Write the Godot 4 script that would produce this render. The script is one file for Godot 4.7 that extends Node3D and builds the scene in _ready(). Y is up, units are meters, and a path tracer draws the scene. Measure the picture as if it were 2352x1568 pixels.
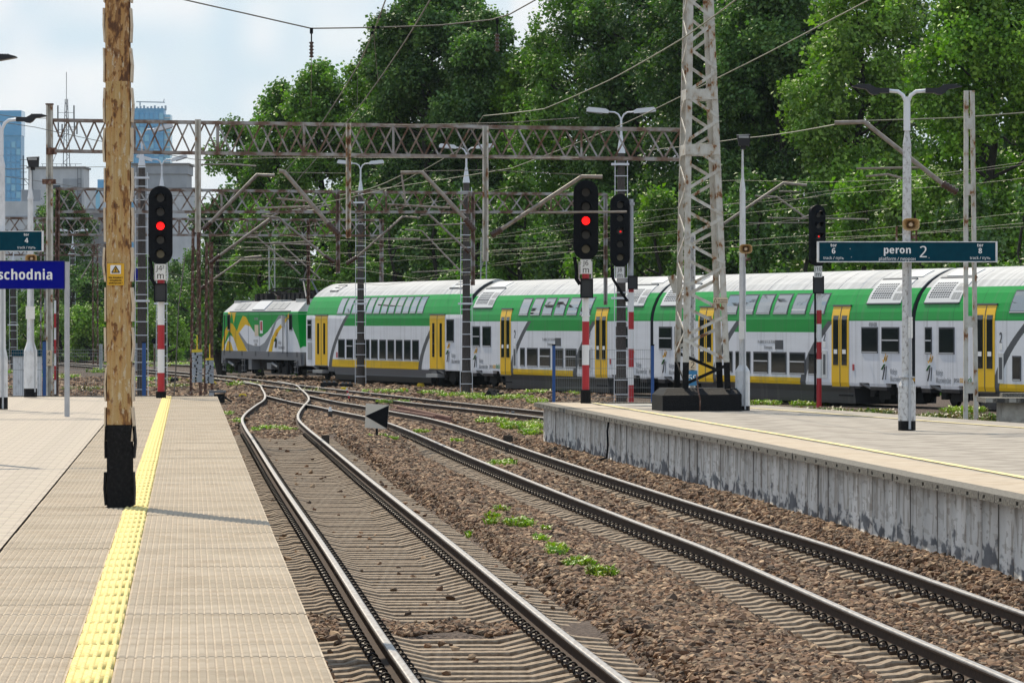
extends Node3D
# Railway station approach: two platforms, two tracks joining, a double-deck train, catenary, poplars.
# Units are metres, y is up, rail tops of the near tracks lie at y = 0. W() turns a sight line of the survey and a distance into a point of the place.

const F := 12500.0
const EYE := 2.5
var M := {}
var rng := RandomNumberGenerator.new()

func W(x, y, z): return Vector3((x - 1176.0) * z / F, EYE + (742.0 - y) * z / F, -z)
func GZ(y, h): return F * (EYE - h) / (y - 742.0)
func G(x, y, h): return W(x, y, GZ(y, h))
func r(a, b): return rng.randf_range(a, b)

# ---------------------------------------------------------------- nodes
func thing(called, label, category, at = Vector3.ZERO, turn = 0.0, group = "", kind = ""):
	var o = Node3D.new()
	o.name = called
	o.position = at
	o.rotation.y = turn
	o.set_meta("label", label)
	if category: o.set_meta("category", category)
	if group: o.set_meta("group", group)
	if kind: o.set_meta("kind", kind)
	add_child(o, true)
	return o

func part(parent, called, mesh, m, at = Vector3.ZERO, kind = ""):
	var o = MeshInstance3D.new()
	o.name = called
	o.mesh = mesh.commit() if mesh is SurfaceTool else mesh
	o.material_override = m
	o.position = at
	if kind: o.set_meta("kind", kind)
	parent.add_child(o, true)
	return o

func wpart(parent, called, st, m, kind = ""):      # a part whose shape was given in world coordinates
	return part(parent, called, st, m, -parent.position, kind)

func solo(called, st, m, label, category, group = "", kind = "", at = Vector3.ZERO):
	var o = part(self, called, st, m, at, kind)
	o.set_meta("label", label)
	if category: o.set_meta("category", category)
	if group: o.set_meta("group", group)
	return o

func copies(parent, called, mesh, m, buf, kind = "stuff", colors = true):
	var mm = MultiMesh.new()
	mm.transform_format = MultiMesh.TRANSFORM_3D
	mm.use_colors = colors
	mm.mesh = mesh
	mm.instance_count = buf.size() / (16 if colors else 12)
	mm.buffer = buf
	var o = MultiMeshInstance3D.new()
	o.name = called
	o.multimesh = mm
	o.material_override = m
	if kind: o.set_meta("kind", kind)
	parent.add_child(o, true)
	return o

func push(buf, b, o, c):
	buf.append_array(PackedFloat32Array([b.x.x, b.y.x, b.z.x, o.x, b.x.y, b.y.y, b.z.y, o.y, b.x.z, b.y.z, b.z.z, o.z, c.r, c.g, c.b, 1.0]))

# ---------------------------------------------------------------- shapes
func mb(smooth = false):
	var st = SurfaceTool.new()
	st.begin(Mesh.PRIMITIVE_TRIANGLES)
	st.set_smooth_group(0 if smooth else -1)
	return st

func fin(st):
	st.generate_normals()
	return st.commit()

func tri(st, a, b, c):
	st.add_vertex(a); st.add_vertex(c); st.add_vertex(b)

func quad(st, a, b, c, d):          # counter-clockwise seen from outside
	st.add_vertex(a); st.add_vertex(c); st.add_vertex(b)
	st.add_vertex(a); st.add_vertex(d); st.add_vertex(c)

func hexa(st, p):                   # 8 corners: bottom four counter-clockwise from above, then the top four
	quad(st, p[3], p[2], p[1], p[0])
	quad(st, p[4], p[5], p[6], p[7])
	for i in 4:
		var j = (i + 1) % 4
		quad(st, p[i], p[j], p[4 + j], p[4 + i])

func box(st, c, s, b = Basis()):
	var x = b.x * s.x * 0.5
	var y = b.y * s.y * 0.5
	var z = b.z * s.z * 0.5
	hexa(st, [c - x - y + z, c + x - y + z, c + x - y - z, c - x - y - z, c - x + y + z, c + x + y + z, c + x + y - z, c - x + y - z])

func bar(st, a, b, w, h = 0.0, up = Vector3(0.013, 1, 0.02)):
	if h == 0.0: h = w
	var d = (b - a).normalized()
	if absf(d.dot(up.normalized())) > 0.97: up = Vector3(0.02, 0.01, 1)
	var x = d.cross(up).normalized()
	var y = x.cross(d)
	box(st, (a + b) * 0.5, Vector3(w, h, a.distance_to(b)), Basis(x, y, -d))

func tube(st, pts, rad, n = 8, caps = true):
	var rings = []
	var side = Vector3.ZERO
	for i in pts.size():
		var d = (pts[mini(i + 1, pts.size() - 1)] - pts[maxi(i - 1, 0)]).normalized()
		if side == Vector3.ZERO:
			side = d.cross(Vector3(0.1, 1, 0.03) if absf(d.y) < 0.95 else Vector3(1, 0.05, 0)).normalized()
		side = (side - d * side.dot(d)).normalized()
		var up = side.cross(d)
		var q = rad[i] if rad is Array else rad
		var ring = []
		for k in n:
			var t = TAU * k / n
			ring.append(pts[i] + (side * cos(t) + up * sin(t)) * q)
		rings.append(ring)
	for i in pts.size() - 1:
		for k in n:
			var j = (k + 1) % n
			quad(st, rings[i][j], rings[i][k], rings[i + 1][k], rings[i + 1][j])
	if caps:
		st.set_smooth_group(-1)
		for k in range(1, n - 1):
			tri(st, rings[0][0], rings[0][k], rings[0][k + 1])
			tri(st, rings[-1][0], rings[-1][k + 1], rings[-1][k])
		st.set_smooth_group(0)

func pole(a, b, r0, r1 = -1.0, n = 12):
	var st = mb(true)
	tube(st, [a, b], [r0, r1 if r1 >= 0.0 else r0], n)
	return fin(st)

func bars(list, w, h = 0.0):
	var st = mb()
	for l in list: bar(st, l[0], l[1], w, h)
	return fin(st)

func boxm(c, s, b = Basis()):
	var st = mb()
	box(st, c, s, b)
	return fin(st)

func prism(st, outline, z0, z1):    # outline in x and y, counter-clockwise seen from +z
	var tris = Geometry2D.triangulate_polygon(outline)
	var n = outline.size()
	for i in range(0, tris.size(), 3):
		var a = outline[tris[i]]
		var b = outline[tris[i + 1]]
		var c = outline[tris[i + 2]]
		if (b - a).cross(c - a) < 0.0:
			var t = b
			b = c
			c = t
		tri(st, Vector3(a.x, a.y, z1), Vector3(b.x, b.y, z1), Vector3(c.x, c.y, z1))
		tri(st, Vector3(a.x, a.y, z0), Vector3(c.x, c.y, z0), Vector3(b.x, b.y, z0))
	for i in n:
		var p = outline[i]
		var q = outline[(i + 1) % n]
		quad(st, Vector3(p.x, p.y, z0), Vector3(q.x, q.y, z0), Vector3(q.x, q.y, z1), Vector3(p.x, p.y, z1))

func words(parent, txt, m, at, cap, depth = 0.004, bold = true, turn = 0.0, align = HORIZONTAL_ALIGNMENT_CENTER, italic = false, squeeze = 1.0):
	var f = SystemFont.new()
	f.font_names = PackedStringArray(["Droid Sans"])
	f.font_weight = 700 if bold else 400
	f.font_italic = italic
	var t = TextMesh.new()
	t.text = txt
	t.font = f
	t.font_size = 48
	t.pixel_size = cap / 48.0 / 0.714
	t.depth = depth
	t.horizontal_alignment = align
	var o = part(parent, "lettering", t, m, at)
	o.rotation.y = turn
	o.scale.x = squeeze
	return o

# ---------------------------------------------------------------- materials
func mat(c, rough = 0.7, metal = 0.0):
	var m = StandardMaterial3D.new()
	m.albedo_color = Color(c.r, c.g, c.b).linear_to_srgb()
	m.roughness = rough
	m.metallic = metal
	return m

func ntex(stops, freq, sd, octaves = 5, size = 512, normal = false, bump = 4.0):
	var n = FastNoiseLite.new()
	n.noise_type = FastNoiseLite.TYPE_SIMPLEX_SMOOTH
	n.seed = sd
	n.frequency = freq
	n.fractal_octaves = octaves
	n.fractal_gain = 0.55
	var t = NoiseTexture2D.new()
	t.width = size
	t.height = size
	t.seamless = true
	t.noise = n
	if normal:
		t.as_normal_map = true
		t.bump_strength = bump
	elif stops:
		var g = Gradient.new()
		var offs = PackedFloat32Array()
		var cols = PackedColorArray()
		for s in stops:
			offs.append(s[0])
			cols.append(s[1].linear_to_srgb())
		g.offsets = offs
		g.colors = cols
		t.color_ramp = g
	return t

func nmat(stops, freq, scale, rough, sd, bump = 0.0, metal = 0.0, octaves = 5):
	var m = StandardMaterial3D.new()
	m.albedo_texture = ntex(stops, freq, sd, octaves)
	m.roughness = rough
	m.metallic = metal
	m.uv1_triplanar = true
	m.uv1_world_triplanar = true
	m.uv1_scale = scale
	if bump > 0.0:
		m.normal_enabled = true
		m.normal_texture = ntex(null, freq * 2.0, sd + 50, 4, 256, true, bump)
	return m

func C(a, b, c): return Color(a, b, c)

func materials():
	var rust = C(0.10, 0.035, 0.012)
	var rust2 = C(0.20, 0.075, 0.022)
	M.white_paint = nmat([[0.0, C(0.42, 0.42, 0.42)], [0.35, C(0.66, 0.67, 0.69)], [1.0, C(0.76, 0.77, 0.79)]], 0.012, Vector3(1.3, 0.6, 1.3), 0.6, 1)
	M.tan_rust = rust_paint(0.13, 201, C(0.45, 0.295, 0.115), C(0.53, 0.42, 0.245))
	M.plate_rust = nmat([[0.0, rust2], [0.2, C(0.38, 0.22, 0.12)], [0.32, C(0.58, 0.46, 0.33)], [1.0, C(0.66, 0.56, 0.42)]], 0.012, Vector3(2.4, 1.2, 2.4), 0.7, 3, 2.0)
	M.mast_paint = nmat([[0.0, rust], [0.18, rust2], [0.25, C(0.32, 0.23, 0.14)], [0.34, C(0.42, 0.385, 0.335)], [0.55, C(0.50, 0.485, 0.44)], [1.0, C(0.58, 0.57, 0.53)]], 0.012, Vector3(0.8, 0.45, 0.8), 0.6, 4, 1.5)
	M.gantry_paint = nmat([[0.0, C(0.06, 0.03, 0.02)], [0.34, C(0.13, 0.066, 0.04)], [0.48, C(0.21, 0.155, 0.125)], [0.62, C(0.31, 0.295, 0.285)], [1.0, C(0.42, 0.425, 0.43)]], 0.010, Vector3(0.35, 0.35, 0.35), 0.65, 5)
	M.rust_steel = nmat([[0.0, C(0.035, 0.018, 0.012)], [0.45, C(0.09, 0.04, 0.025)], [0.62, C(0.16, 0.075, 0.045)], [0.8, C(0.28, 0.24, 0.22)], [1.0, C(0.36, 0.34, 0.33)]], 0.012, Vector3(1.2, 0.6, 1.2), 0.8, 6)
	M.peeled = nmat([[0.0, C(0.12, 0.10, 0.09)], [0.22, C(0.22, 0.2, 0.19)], [0.32, C(0.55, 0.55, 0.55)], [1.0, C(0.68, 0.69, 0.7)]], 0.014, Vector3(2.5, 1.2, 2.5), 0.75, 7, 2.0)
	M.dark_concrete = nmat([[0.0, C(0.055, 0.048, 0.045)], [0.5, C(0.085, 0.075, 0.07)], [1.0, C(0.12, 0.107, 0.1)]], 0.03, Vector3(1, 1, 1), 0.9, 8)
	M.galv = nmat([[0.0, C(0.30, 0.31, 0.31)], [0.5, C(0.40, 0.41, 0.41)], [1.0, C(0.5, 0.5, 0.49)]], 0.02, Vector3(1, 1, 1), 0.5, 9, 0.0, 0.2)
	M.tube_arm = nmat([[0.0, C(0.10, 0.065, 0.045)], [0.35, C(0.22, 0.185, 0.155)], [1.0, C(0.34, 0.31, 0.28)]], 0.012, Vector3(0.8, 0.8, 0.8), 0.55, 10)
	M.insulator = nmat([[0.0, C(0.03, 0.012, 0.008)], [1.0, C(0.09, 0.04, 0.025)]], 0.02, Vector3(4, 4, 4), 0.35, 11)
	M.wire = mat(C(0.13, 0.125, 0.11), 0.6, 0.3)
	M.wire_pale = mat(C(0.25, 0.25, 0.19), 0.6, 0.2)
	M.black = nmat([[0.0, C(0.006, 0.007, 0.009)], [1.0, C(0.014, 0.015, 0.018)]], 0.02, Vector3(2, 2, 2), 0.55, 12)
	M.black_paint = nmat([[0.0, C(0.008, 0.008, 0.009)], [0.7, C(0.018, 0.018, 0.019)], [1.0, C(0.045, 0.042, 0.04)]], 0.02, Vector3(2.2, 2.2, 2.2), 0.6, 13, 3.0)
	M.signal_white = mat(C(0.78, 0.78, 0.78), 0.4)
	M.signal_red = mat(C(0.42, 0.012, 0.02), 0.4)
	M.board_grey = mat(C(0.055, 0.057, 0.06), 0.45)
	M.plate_white = nmat([[0.0, rust2], [0.14, C(0.5, 0.4, 0.3)], [0.2, C(0.74, 0.73, 0.7)], [1.0, C(0.78, 0.77, 0.75)]], 0.02, Vector3(2.4, 2.4, 2.4), 0.5, 14)
	M.lens = mat(C(0.022, 0.019, 0.014), 0.4)
	M.lens_pale = mat(C(0.11, 0.097, 0.055), 0.4)
	M.red_on = mat(C(0.5, 0.01, 0.01), 0.3)
	M.red_on.emission_enabled = true
	M.red_on.emission = Color(1.0, 0.02, 0.02)
	M.red_on.emission_energy_multiplier = 2.2
	M.red_dim = mat(C(0.4, 0.01, 0.01), 0.3)
	M.red_dim.emission_enabled = true
	M.red_dim.emission = Color(1.0, 0.02, 0.03)
	M.red_dim.emission_energy_multiplier = 1.0
	M.sign_teal = nmat([[0.0, C(0.001, 0.038, 0.062)], [1.0, C(0.002, 0.050, 0.078)]], 0.01, Vector3(1, 1, 1), 0.35, 15)
	M.sign_blue = mat(C(0.001, 0.004, 0.23), 0.45)
	M.sign_blue_dark = mat(C(0.003, 0.005, 0.12), 0.4)
	M.board_pale = mat(C(0.70, 0.66, 0.57), 0.5)
	M.edge_dark = mat(C(0.05, 0.048, 0.045), 0.9)
	M.tan_dark = rust_paint(-0.06, 202, C(0.44, 0.27, 0.11), C(0.62, 0.54, 0.40))
	M.mast_rust = nmat([[0.0, C(0.07, 0.025, 0.01)], [0.34, C(0.2, 0.085, 0.03)], [0.44, C(0.42, 0.30, 0.18)], [0.6, C(0.52, 0.48, 0.42)], [1.0, C(0.6, 0.58, 0.54)]], 0.012, Vector3(0.8, 0.5, 0.8), 0.7, 43)
	M.print_white = mat(C(0.8, 0.8, 0.8), 0.5)
	M.print_black = mat(C(0.012, 0.012, 0.012), 0.5)
	M.sign_yellow = mat(C(0.68, 0.37, 0.01), 0.4)
	M.cream = mat(C(0.62, 0.50, 0.36), 0.5)
	M.grey_paint = nmat([[0.0, C(0.36, 0.37, 0.39)], [1.0, C(0.46, 0.47, 0.49)]], 0.02, Vector3(1, 0.5, 1), 0.5, 16)
	M.lamp_white = mat(C(0.72, 0.74, 0.78), 0.4)
	M.lamp_dark = mat(C(0.04, 0.042, 0.048), 0.4)
	M.horn = nmat([[0.0, C(0.42, 0.27, 0.12)], [1.0, C(0.62, 0.44, 0.22)]], 0.02, Vector3(3, 3, 3), 0.5, 17)
	M.blue_post = mat(C(0.008, 0.075, 0.27), 0.4)
	M.fence_wire = mat(C(0.22, 0.24, 0.25), 0.5, 0.4)
	M.rail = nmat([[0.0, C(0.024, 0.016, 0.012)], [0.6, C(0.055, 0.035, 0.025)], [1.0, C(0.11, 0.066, 0.043)]], 0.02, Vector3(1.5, 1.5, 1.5), 0.7, 18)
	M.rail_top = nmat([[0.0, C(0.19, 0.165, 0.145)], [0.5, C(0.28, 0.265, 0.255)], [1.0, C(0.36, 0.355, 0.35)]], 0.01, Vector3(3, 3, 0.5), 0.42, 19, 0.0, 0.65)
	M.rail_red = nmat([[0.0, C(0.12, 0.05, 0.035)], [1.0, C(0.24, 0.11, 0.08)]], 0.02, Vector3(1, 1, 1), 0.8, 20)
	M.clip = nmat([[0.0, C(0.010, 0.009, 0.009)], [1.0, C(0.03, 0.025, 0.022)]], 0.03, Vector3(5, 5, 5), 0.5, 21)
	M.clip_plate = mat(C(0.085, 0.06, 0.047), 0.55, 0.1)
	M.sleeper = nmat([[0.0, C(0.085, 0.055, 0.034)], [0.35, C(0.20, 0.145, 0.096)], [0.65, C(0.30, 0.23, 0.16)], [1.0, C(0.42, 0.34, 0.25)]], 0.016, Vector3(1.3, 1.3, 1.3), 0.9, 22, 3.0)
	M.bed = nmat([[0.0, C(0.025, 0.017, 0.013)], [0.4, C(0.06, 0.04, 0.03)], [0.6, C(0.11, 0.075, 0.058)], [0.8, C(0.17, 0.13, 0.10)], [1.0, C(0.26, 0.21, 0.18)]], 0.06, Vector3(0.45, 0.45, 0.45), 0.95, 23, 8.0)
	M.soil = nmat([[0.0, C(0.05, 0.045, 0.03)], [0.45, C(0.10, 0.08, 0.055)], [0.7, C(0.15, 0.125, 0.09)], [1.0, C(0.08, 0.11, 0.035)]], 0.015, Vector3(0.12, 0.12, 0.12), 0.95, 24)
	M.stone = mat(C(1, 1, 1), 0.85)
	M.stone.vertex_color_use_as_albedo = true
	M.leaf = mat(C(1, 1, 1), 0.55)
	M.leaf.vertex_color_use_as_albedo = true
	M.leaf.backlight_enabled = true
	M.leaf.backlight = Color(0.30, 0.50, 0.035).linear_to_srgb()
	M.weed = mat(C(1, 1, 1), 0.5)
	M.weed.vertex_color_use_as_albedo = true
	M.weed.backlight_enabled = true
	M.weed.backlight = Color(0.34, 0.46, 0.05).linear_to_srgb()
	M.bark = nmat([[0.0, C(0.018, 0.015, 0.012)], [1.0, C(0.06, 0.05, 0.04)]], 0.02, Vector3(0.8, 0.3, 0.8), 0.9, 25)
	M.slab3 = nmat([[0.0, C(0.324, 0.255, 0.181)], [0.45, C(0.396, 0.326, 0.239)], [1.0, C(0.477, 0.396, 0.302)]], 0.012, Vector3(0.4, 0.4, 0.4), 0.9, 44)
	M.slab = nmat([[0.0, C(0.324, 0.251, 0.172)], [0.45, C(0.427, 0.348, 0.256)], [1.0, C(0.495, 0.418, 0.323)]], 0.012, Vector3(0.4, 0.4, 0.4), 0.9, 26)
	M.slab2 = nmat([[0.0, C(0.342, 0.273, 0.202)], [0.45, C(0.441, 0.365, 0.273)], [1.0, C(0.513, 0.436, 0.340)]], 0.012, Vector3(0.4, 0.4, 0.4), 0.9, 27)
	M.tactile = nmat([[0.0, C(0.40, 0.32, 0.15)], [0.2, C(0.60, 0.475, 0.15)], [0.5, C(0.72, 0.59, 0.21)], [1.0, C(0.80, 0.70, 0.37)]], 0.02, Vector3(1.1, 1.1, 1.1), 0.85, 28, 0.0, 0.0, 6)
	M.yellow_line = nmat([[0.0, C(0.42, 0.36, 0.24)], [0.3, C(0.66, 0.55, 0.24)], [1.0, C(0.78, 0.67, 0.34)]], 0.03, Vector3(1.5, 1.5, 1.5), 0.7, 29)
	M.asphalt = nmat([[0.0, C(0.16, 0.14, 0.115)], [0.35, C(0.26, 0.23, 0.195)], [0.65, C(0.34, 0.305, 0.26)], [1.0, C(0.42, 0.385, 0.335)]], 0.012, Vector3(0.2, 0.2, 0.2), 0.9, 30, 1.0)
	M.edge_stone = nmat([[0.0, C(0.05, 0.046, 0.038)], [0.4, C(0.12, 0.112, 0.095)], [1.0, C(0.25, 0.235, 0.205)]], 0.03, Vector3(1.2, 1.2, 1.2), 0.9, 31, 4.0)
	M.concrete = nmat([[0.0, C(0.22, 0.21, 0.19)], [0.5, C(0.36, 0.345, 0.31)], [1.0, C(0.48, 0.46, 0.42)]], 0.012, Vector3(0.6, 0.6, 0.6), 0.9, 32, 2.0)
	M.joint_dark = nmat([[0.0, C(0.035, 0.03, 0.026)], [0.6, C(0.09, 0.08, 0.07)], [1.0, C(0.2, 0.19, 0.17)]], 0.02, Vector3(1.5, 0.7, 1.5), 0.95, 45)
	M.wood = nmat([[0.0, C(0.03, 0.025, 0.02)], [1.0, C(0.08, 0.065, 0.05)]], 0.02, Vector3(2, 2, 2), 0.9, 33)
	M.coach_silver = mat(C(0.60, 0.61, 0.62), 0.35)
	M.coach_yellow = mat(C(0.80, 0.48, 0.004), 0.35)
	M.coach_frame = mat(C(0.06, 0.065, 0.075), 0.4)
	M.coach_glass = mat(C(0.012, 0.016, 0.019), 0.05)
	M.coach_glass.metallic_specular = 0.26
	M.coach_trim = mat(C(0.5, 0.51, 0.53), 0.4)
	M.coach_grey = mat(C(0.08, 0.085, 0.095), 0.4)
	for q in [M.coach_yellow, M.coach_frame, M.coach_grey]: q.metallic_specular = 0.25
	M.bogie = nmat([[0.0, C(0.010, 0.010, 0.011)], [0.7, C(0.025, 0.024, 0.024)], [1.0, C(0.05, 0.047, 0.045)]], 0.02, Vector3(1, 1, 1), 0.75, 34)
	M.machine = mat(C(0.13, 0.135, 0.145), 0.6)
	M.steel = mat(C(0.4, 0.41, 0.43), 0.35, 0.6)
	M.box_yellow = mat(C(0.75, 0.55, 0.02), 0.5)
	M.tower_glass = mat(C(0.06, 0.31, 0.57), 0.18, 0.1)
	M.tower_frame = mat(C(0.07, 0.30, 0.52), 0.4)
	M.tower_pale = mat(C(0.19, 0.48, 0.66), 0.25)
	M.plaster = nmat([[0.0, C(0.46, 0.48, 0.5)], [1.0, C(0.58, 0.59, 0.61)]], 0.012, Vector3(0.15, 0.08, 0.15), 0.9, 35)
	M.plaster_grey = nmat([[0.0, C(0.30, 0.32, 0.35)], [1.0, C(0.38, 0.40, 0.43)]], 0.012, Vector3(0.15, 0.08, 0.15), 0.9, 36)
	M.plaster_dark = nmat([[0.0, C(0.16, 0.16, 0.17)], [1.0, C(0.24, 0.24, 0.25)]], 0.012, Vector3(0.15, 0.08, 0.15), 0.9, 37)
	M.window = mat(C(0.03, 0.04, 0.05), 0.15)
	M.weights = nmat([[0.0, C(0.30, 0.34, 0.38)], [1.0, C(0.48, 0.52, 0.56)]], 0.03, Vector3(2, 2, 2), 0.8, 38)
	for q in [M.black, M.black_paint, M.board_grey, M.clip, M.rail, M.bogie, M.dark_concrete, M.lamp_dark, M.print_black, M.sign_blue, M.sign_teal]: q.metallic_specular = 0.18
	# white paint worn off in dark patches, printed along the planks of the platform wall
	M.plank = StandardMaterial3D.new()
	M.plank.roughness = 0.8
	M.plank.albedo_texture = plank_texture()
	M.paver = paver_material()

func plank_texture():              # u runs over eight planks, v from the bottom to the top; tar that someone brushed along the foot of the wall shows through worn paint
	var w = 1024
	var h = 512
	var n = FastNoiseLite.new()
	n.seed = 91
	n.frequency = 0.02
	n.fractal_octaves = 4
	var im = Image.create(w, h, false, Image.FORMAT_RGB8)
	for x in w:
		var k = x / 64
		var edge = 0.31 + 0.26 * (0.5 + n.get_noise_2d(x * 0.6, 900)) + 0.16 * n.get_noise_2d(k * 77.0, 40)
		var tone = 0.95 + 0.34 * n.get_noise_2d(k * 55.0, 5)
		for y in h:
			var v = 1.0 - float(y) / h
			var streak = n.get_noise_2d(x * 2.4, y * 0.16)
			var blot = n.get_noise_2d(x * 0.9 + 400, y * 0.5)
			var c = C(0.70, 0.69, 0.665) * (tone + 0.10 * streak)
			if blot > 0.30: c = c.lerp(C(0.36, 0.33, 0.29), 0.45)
			var run = n.get_noise_2d(x * 3.1 + 700, y * 0.09)
			if run > 0.16 and v > 0.45: c = c.lerp(C(0.27, 0.225, 0.18), minf(0.6, (run - 0.16) * 4.0))
			var tar = smoothstep(0.0, 0.08, edge - v + 0.14 * streak + 0.10 * blot) * smoothstep(-0.22, 0.10, n.get_noise_2d(x * 1.1 + 90, y * 0.35 + 60) + 0.02)
			c = c.lerp(C(0.045, 0.055, 0.075), tar * 0.85)
			if blot < -0.34 and streak > 0.18: c = c.lerp(C(0.20, 0.16, 0.13), 0.5)
			im.set_pixel(x, y, c.linear_to_srgb())
	return ImageTexture.create_from_image(im)

func rust_paint(level, sd, paint, pale):     # old paint: crisp rust patches with runs below them, fine brush lines, cracks
	var w = 256
	var h = 1024
	var n = FastNoiseLite.new()
	n.seed = sd
	n.frequency = 0.012
	n.fractal_octaves = 6
	n.fractal_gain = 0.6
	var im = Image.create(w, h, false, Image.FORMAT_RGB8)
	var run = PackedFloat32Array()
	run.resize(w)
	for pass_no in 2:
		for y in h:
			for x in w:
				var ang = TAU * x / w
				var px = cos(ang) * 62.0
				var pz = sin(ang) * 62.0
				var p = 0.75 * n.get_noise_3d(px * 1.5, y * 0.85, pz * 1.5) + 0.35 * n.get_noise_3d(px * 0.5 + 30.0, y * 0.22, pz * 0.5)
				var q = n.get_noise_3d(px * 3.0, y * 0.05 + 400.0, pz * 3.0)
				var core = smoothstep(level, level + 0.10, p + 0.25 * q)
				run[x] = maxf(run[x] * (0.986 + 0.006 * q), core)
				if pass_no == 0: continue
				var c = paint.lerp(pale, smoothstep(-0.25, 0.45, q))
				c = c * (1.0 + 0.05 * n.get_noise_3d(px * 6.0, y * 0.02, pz * 6.0 + 90.0))
				c = c.lerp(C(0.42, 0.20, 0.05), run[x] * 0.7)
				if n.get_noise_3d(px * 2.2, y * 1.1 + 900.0, pz * 2.2) > 0.30: c = c.lerp(C(0.60, 0.54, 0.42), 0.6)
				c = c.lerp(C(0.20, 0.085, 0.024), core * 0.85)
				c = c.lerp(C(0.085, 0.034, 0.014), smoothstep(level + 0.14, level + 0.30, p) * 0.9)
				if absf(n.get_noise_3d(px * 1.3 + 50.0, y * 0.9 + 77.0, pz * 1.3)) < 0.012: c = c.lerp(C(0.23, 0.11, 0.035), 0.7)
				im.set_pixel(x, y, c.linear_to_srgb())
	var m = StandardMaterial3D.new()
	m.albedo_texture = ImageTexture.create_from_image(im)
	m.roughness = 0.75
	m.uv1_triplanar = true
	m.uv1_world_triplanar = true
	m.uv1_scale = Vector3(1.9, 0.5, 1.9)
	return m

func paver_material():             # small concrete pavers 20 x 10 cm, joints as relief
	var w = 512
	var im = Image.create(w, w, false, Image.FORMAT_RGB8)
	var hm = Image.create(w, w, false, Image.FORMAT_RGB8)
	im.fill(C(0.20, 0.175, 0.14).linear_to_srgb())
	hm.fill(Color(0.25, 0.25, 0.25))
	rng.seed = 5
	for row in 16:
		for col in range(-1, 8):
			var t = r(0.82, 1.14)
			var c = C(0.42 * t, 0.365 * t * r(0.98, 1.02), 0.30 * t * r(0.96, 1.03))
			var rect = Rect2i(col * 64 + (row % 2) * 32 + 1, row * 32 + 1, 62, 30)
			im.fill_rect(rect, c.linear_to_srgb())
			var g = r(0.7, 0.95)
			hm.fill_rect(rect, Color(g, g, g))
	var m = StandardMaterial3D.new()
	m.albedo_texture = ImageTexture.create_from_image(im)
	hm.bump_map_to_normal_map(2.0)
	m.normal_enabled = true
	m.normal_texture = ImageTexture.create_from_image(hm)
	m.roughness = 0.9
	m.uv1_scale = Vector3(0.625, 0.625, 1)
	return m

# ---------------------------------------------------------------- sky
func cloud(n, az, el):
	var a = n.get_noise_2d(az * 30.0, el * 60.0) * 0.5 + 0.5
	var b = n.get_noise_2d(az * 9.0 + 300.0, el * 26.0) * 0.5 + 0.5
	var c = smoothstep(0.37, 0.66, b * 0.6 + a * 0.4) * 0.85
	var dx = (az + 2.95) / 0.95
	var dy = (el - 2.62) / 0.46
	var heap = 1.0 - sqrt(dx * dx + dy * dy * (1.0 if dy > 0.0 else 0.35)) + (a - 0.5) * 0.9
	return maxf(c, smoothstep(0.0, 0.28, heap)) * (1.0 - smoothstep(35.0, 75.0, el) * 0.6)

func sky_at(n, az, el):
	var t = clampf(el / 90.0, 0.0, 1.0)
	var low = C(0.82, 0.885, 0.915)
	var mid = C(0.63, 0.78, 0.885)
	var high = C(0.16, 0.33, 0.62)
	var c = low.lerp(mid, smoothstep(0.0, 4.2, el)) if el < 4.2 else mid.lerp(high, pow(clampf((el - 4.2) / 86.0, 0.0, 1.0), 0.6))
	if el < 0.0: c = C(0.30, 0.29, 0.27)
	else: c = c.lerp(C(0.97, 0.972, 0.972), cloud(n, az, el))
	return c.linear_to_srgb()

func sky():
	var n = FastNoiseLite.new()
	n.seed = 12
	n.frequency = 0.05
	n.fractal_octaves = 5
	var im = Image.create(1024, 512, false, Image.FORMAT_RGB8)
	for y in 512:
		var el = 90.0 - (y + 0.5) * 180.0 / 512.0
		for x in 1024:
			im.set_pixel(x, y, sky_at(n, (x + 0.5) * 360.0 / 1024.0 - 180.0, el) if el > -1.0 else Color(0.58, 0.57, 0.55))
	im.resize(4096, 2048, Image.INTERPOLATE_BILINEAR)
	for y in range(964, 1026):
		for x in range(1948, 2148):
			im.set_pixel(x, y, sky_at(n, (x + 0.5) * 360.0 / 4096.0 - 180.0, 90.0 - (y + 0.5) * 180.0 / 2048.0))
	return ImageTexture.create_from_image(im)

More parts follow.
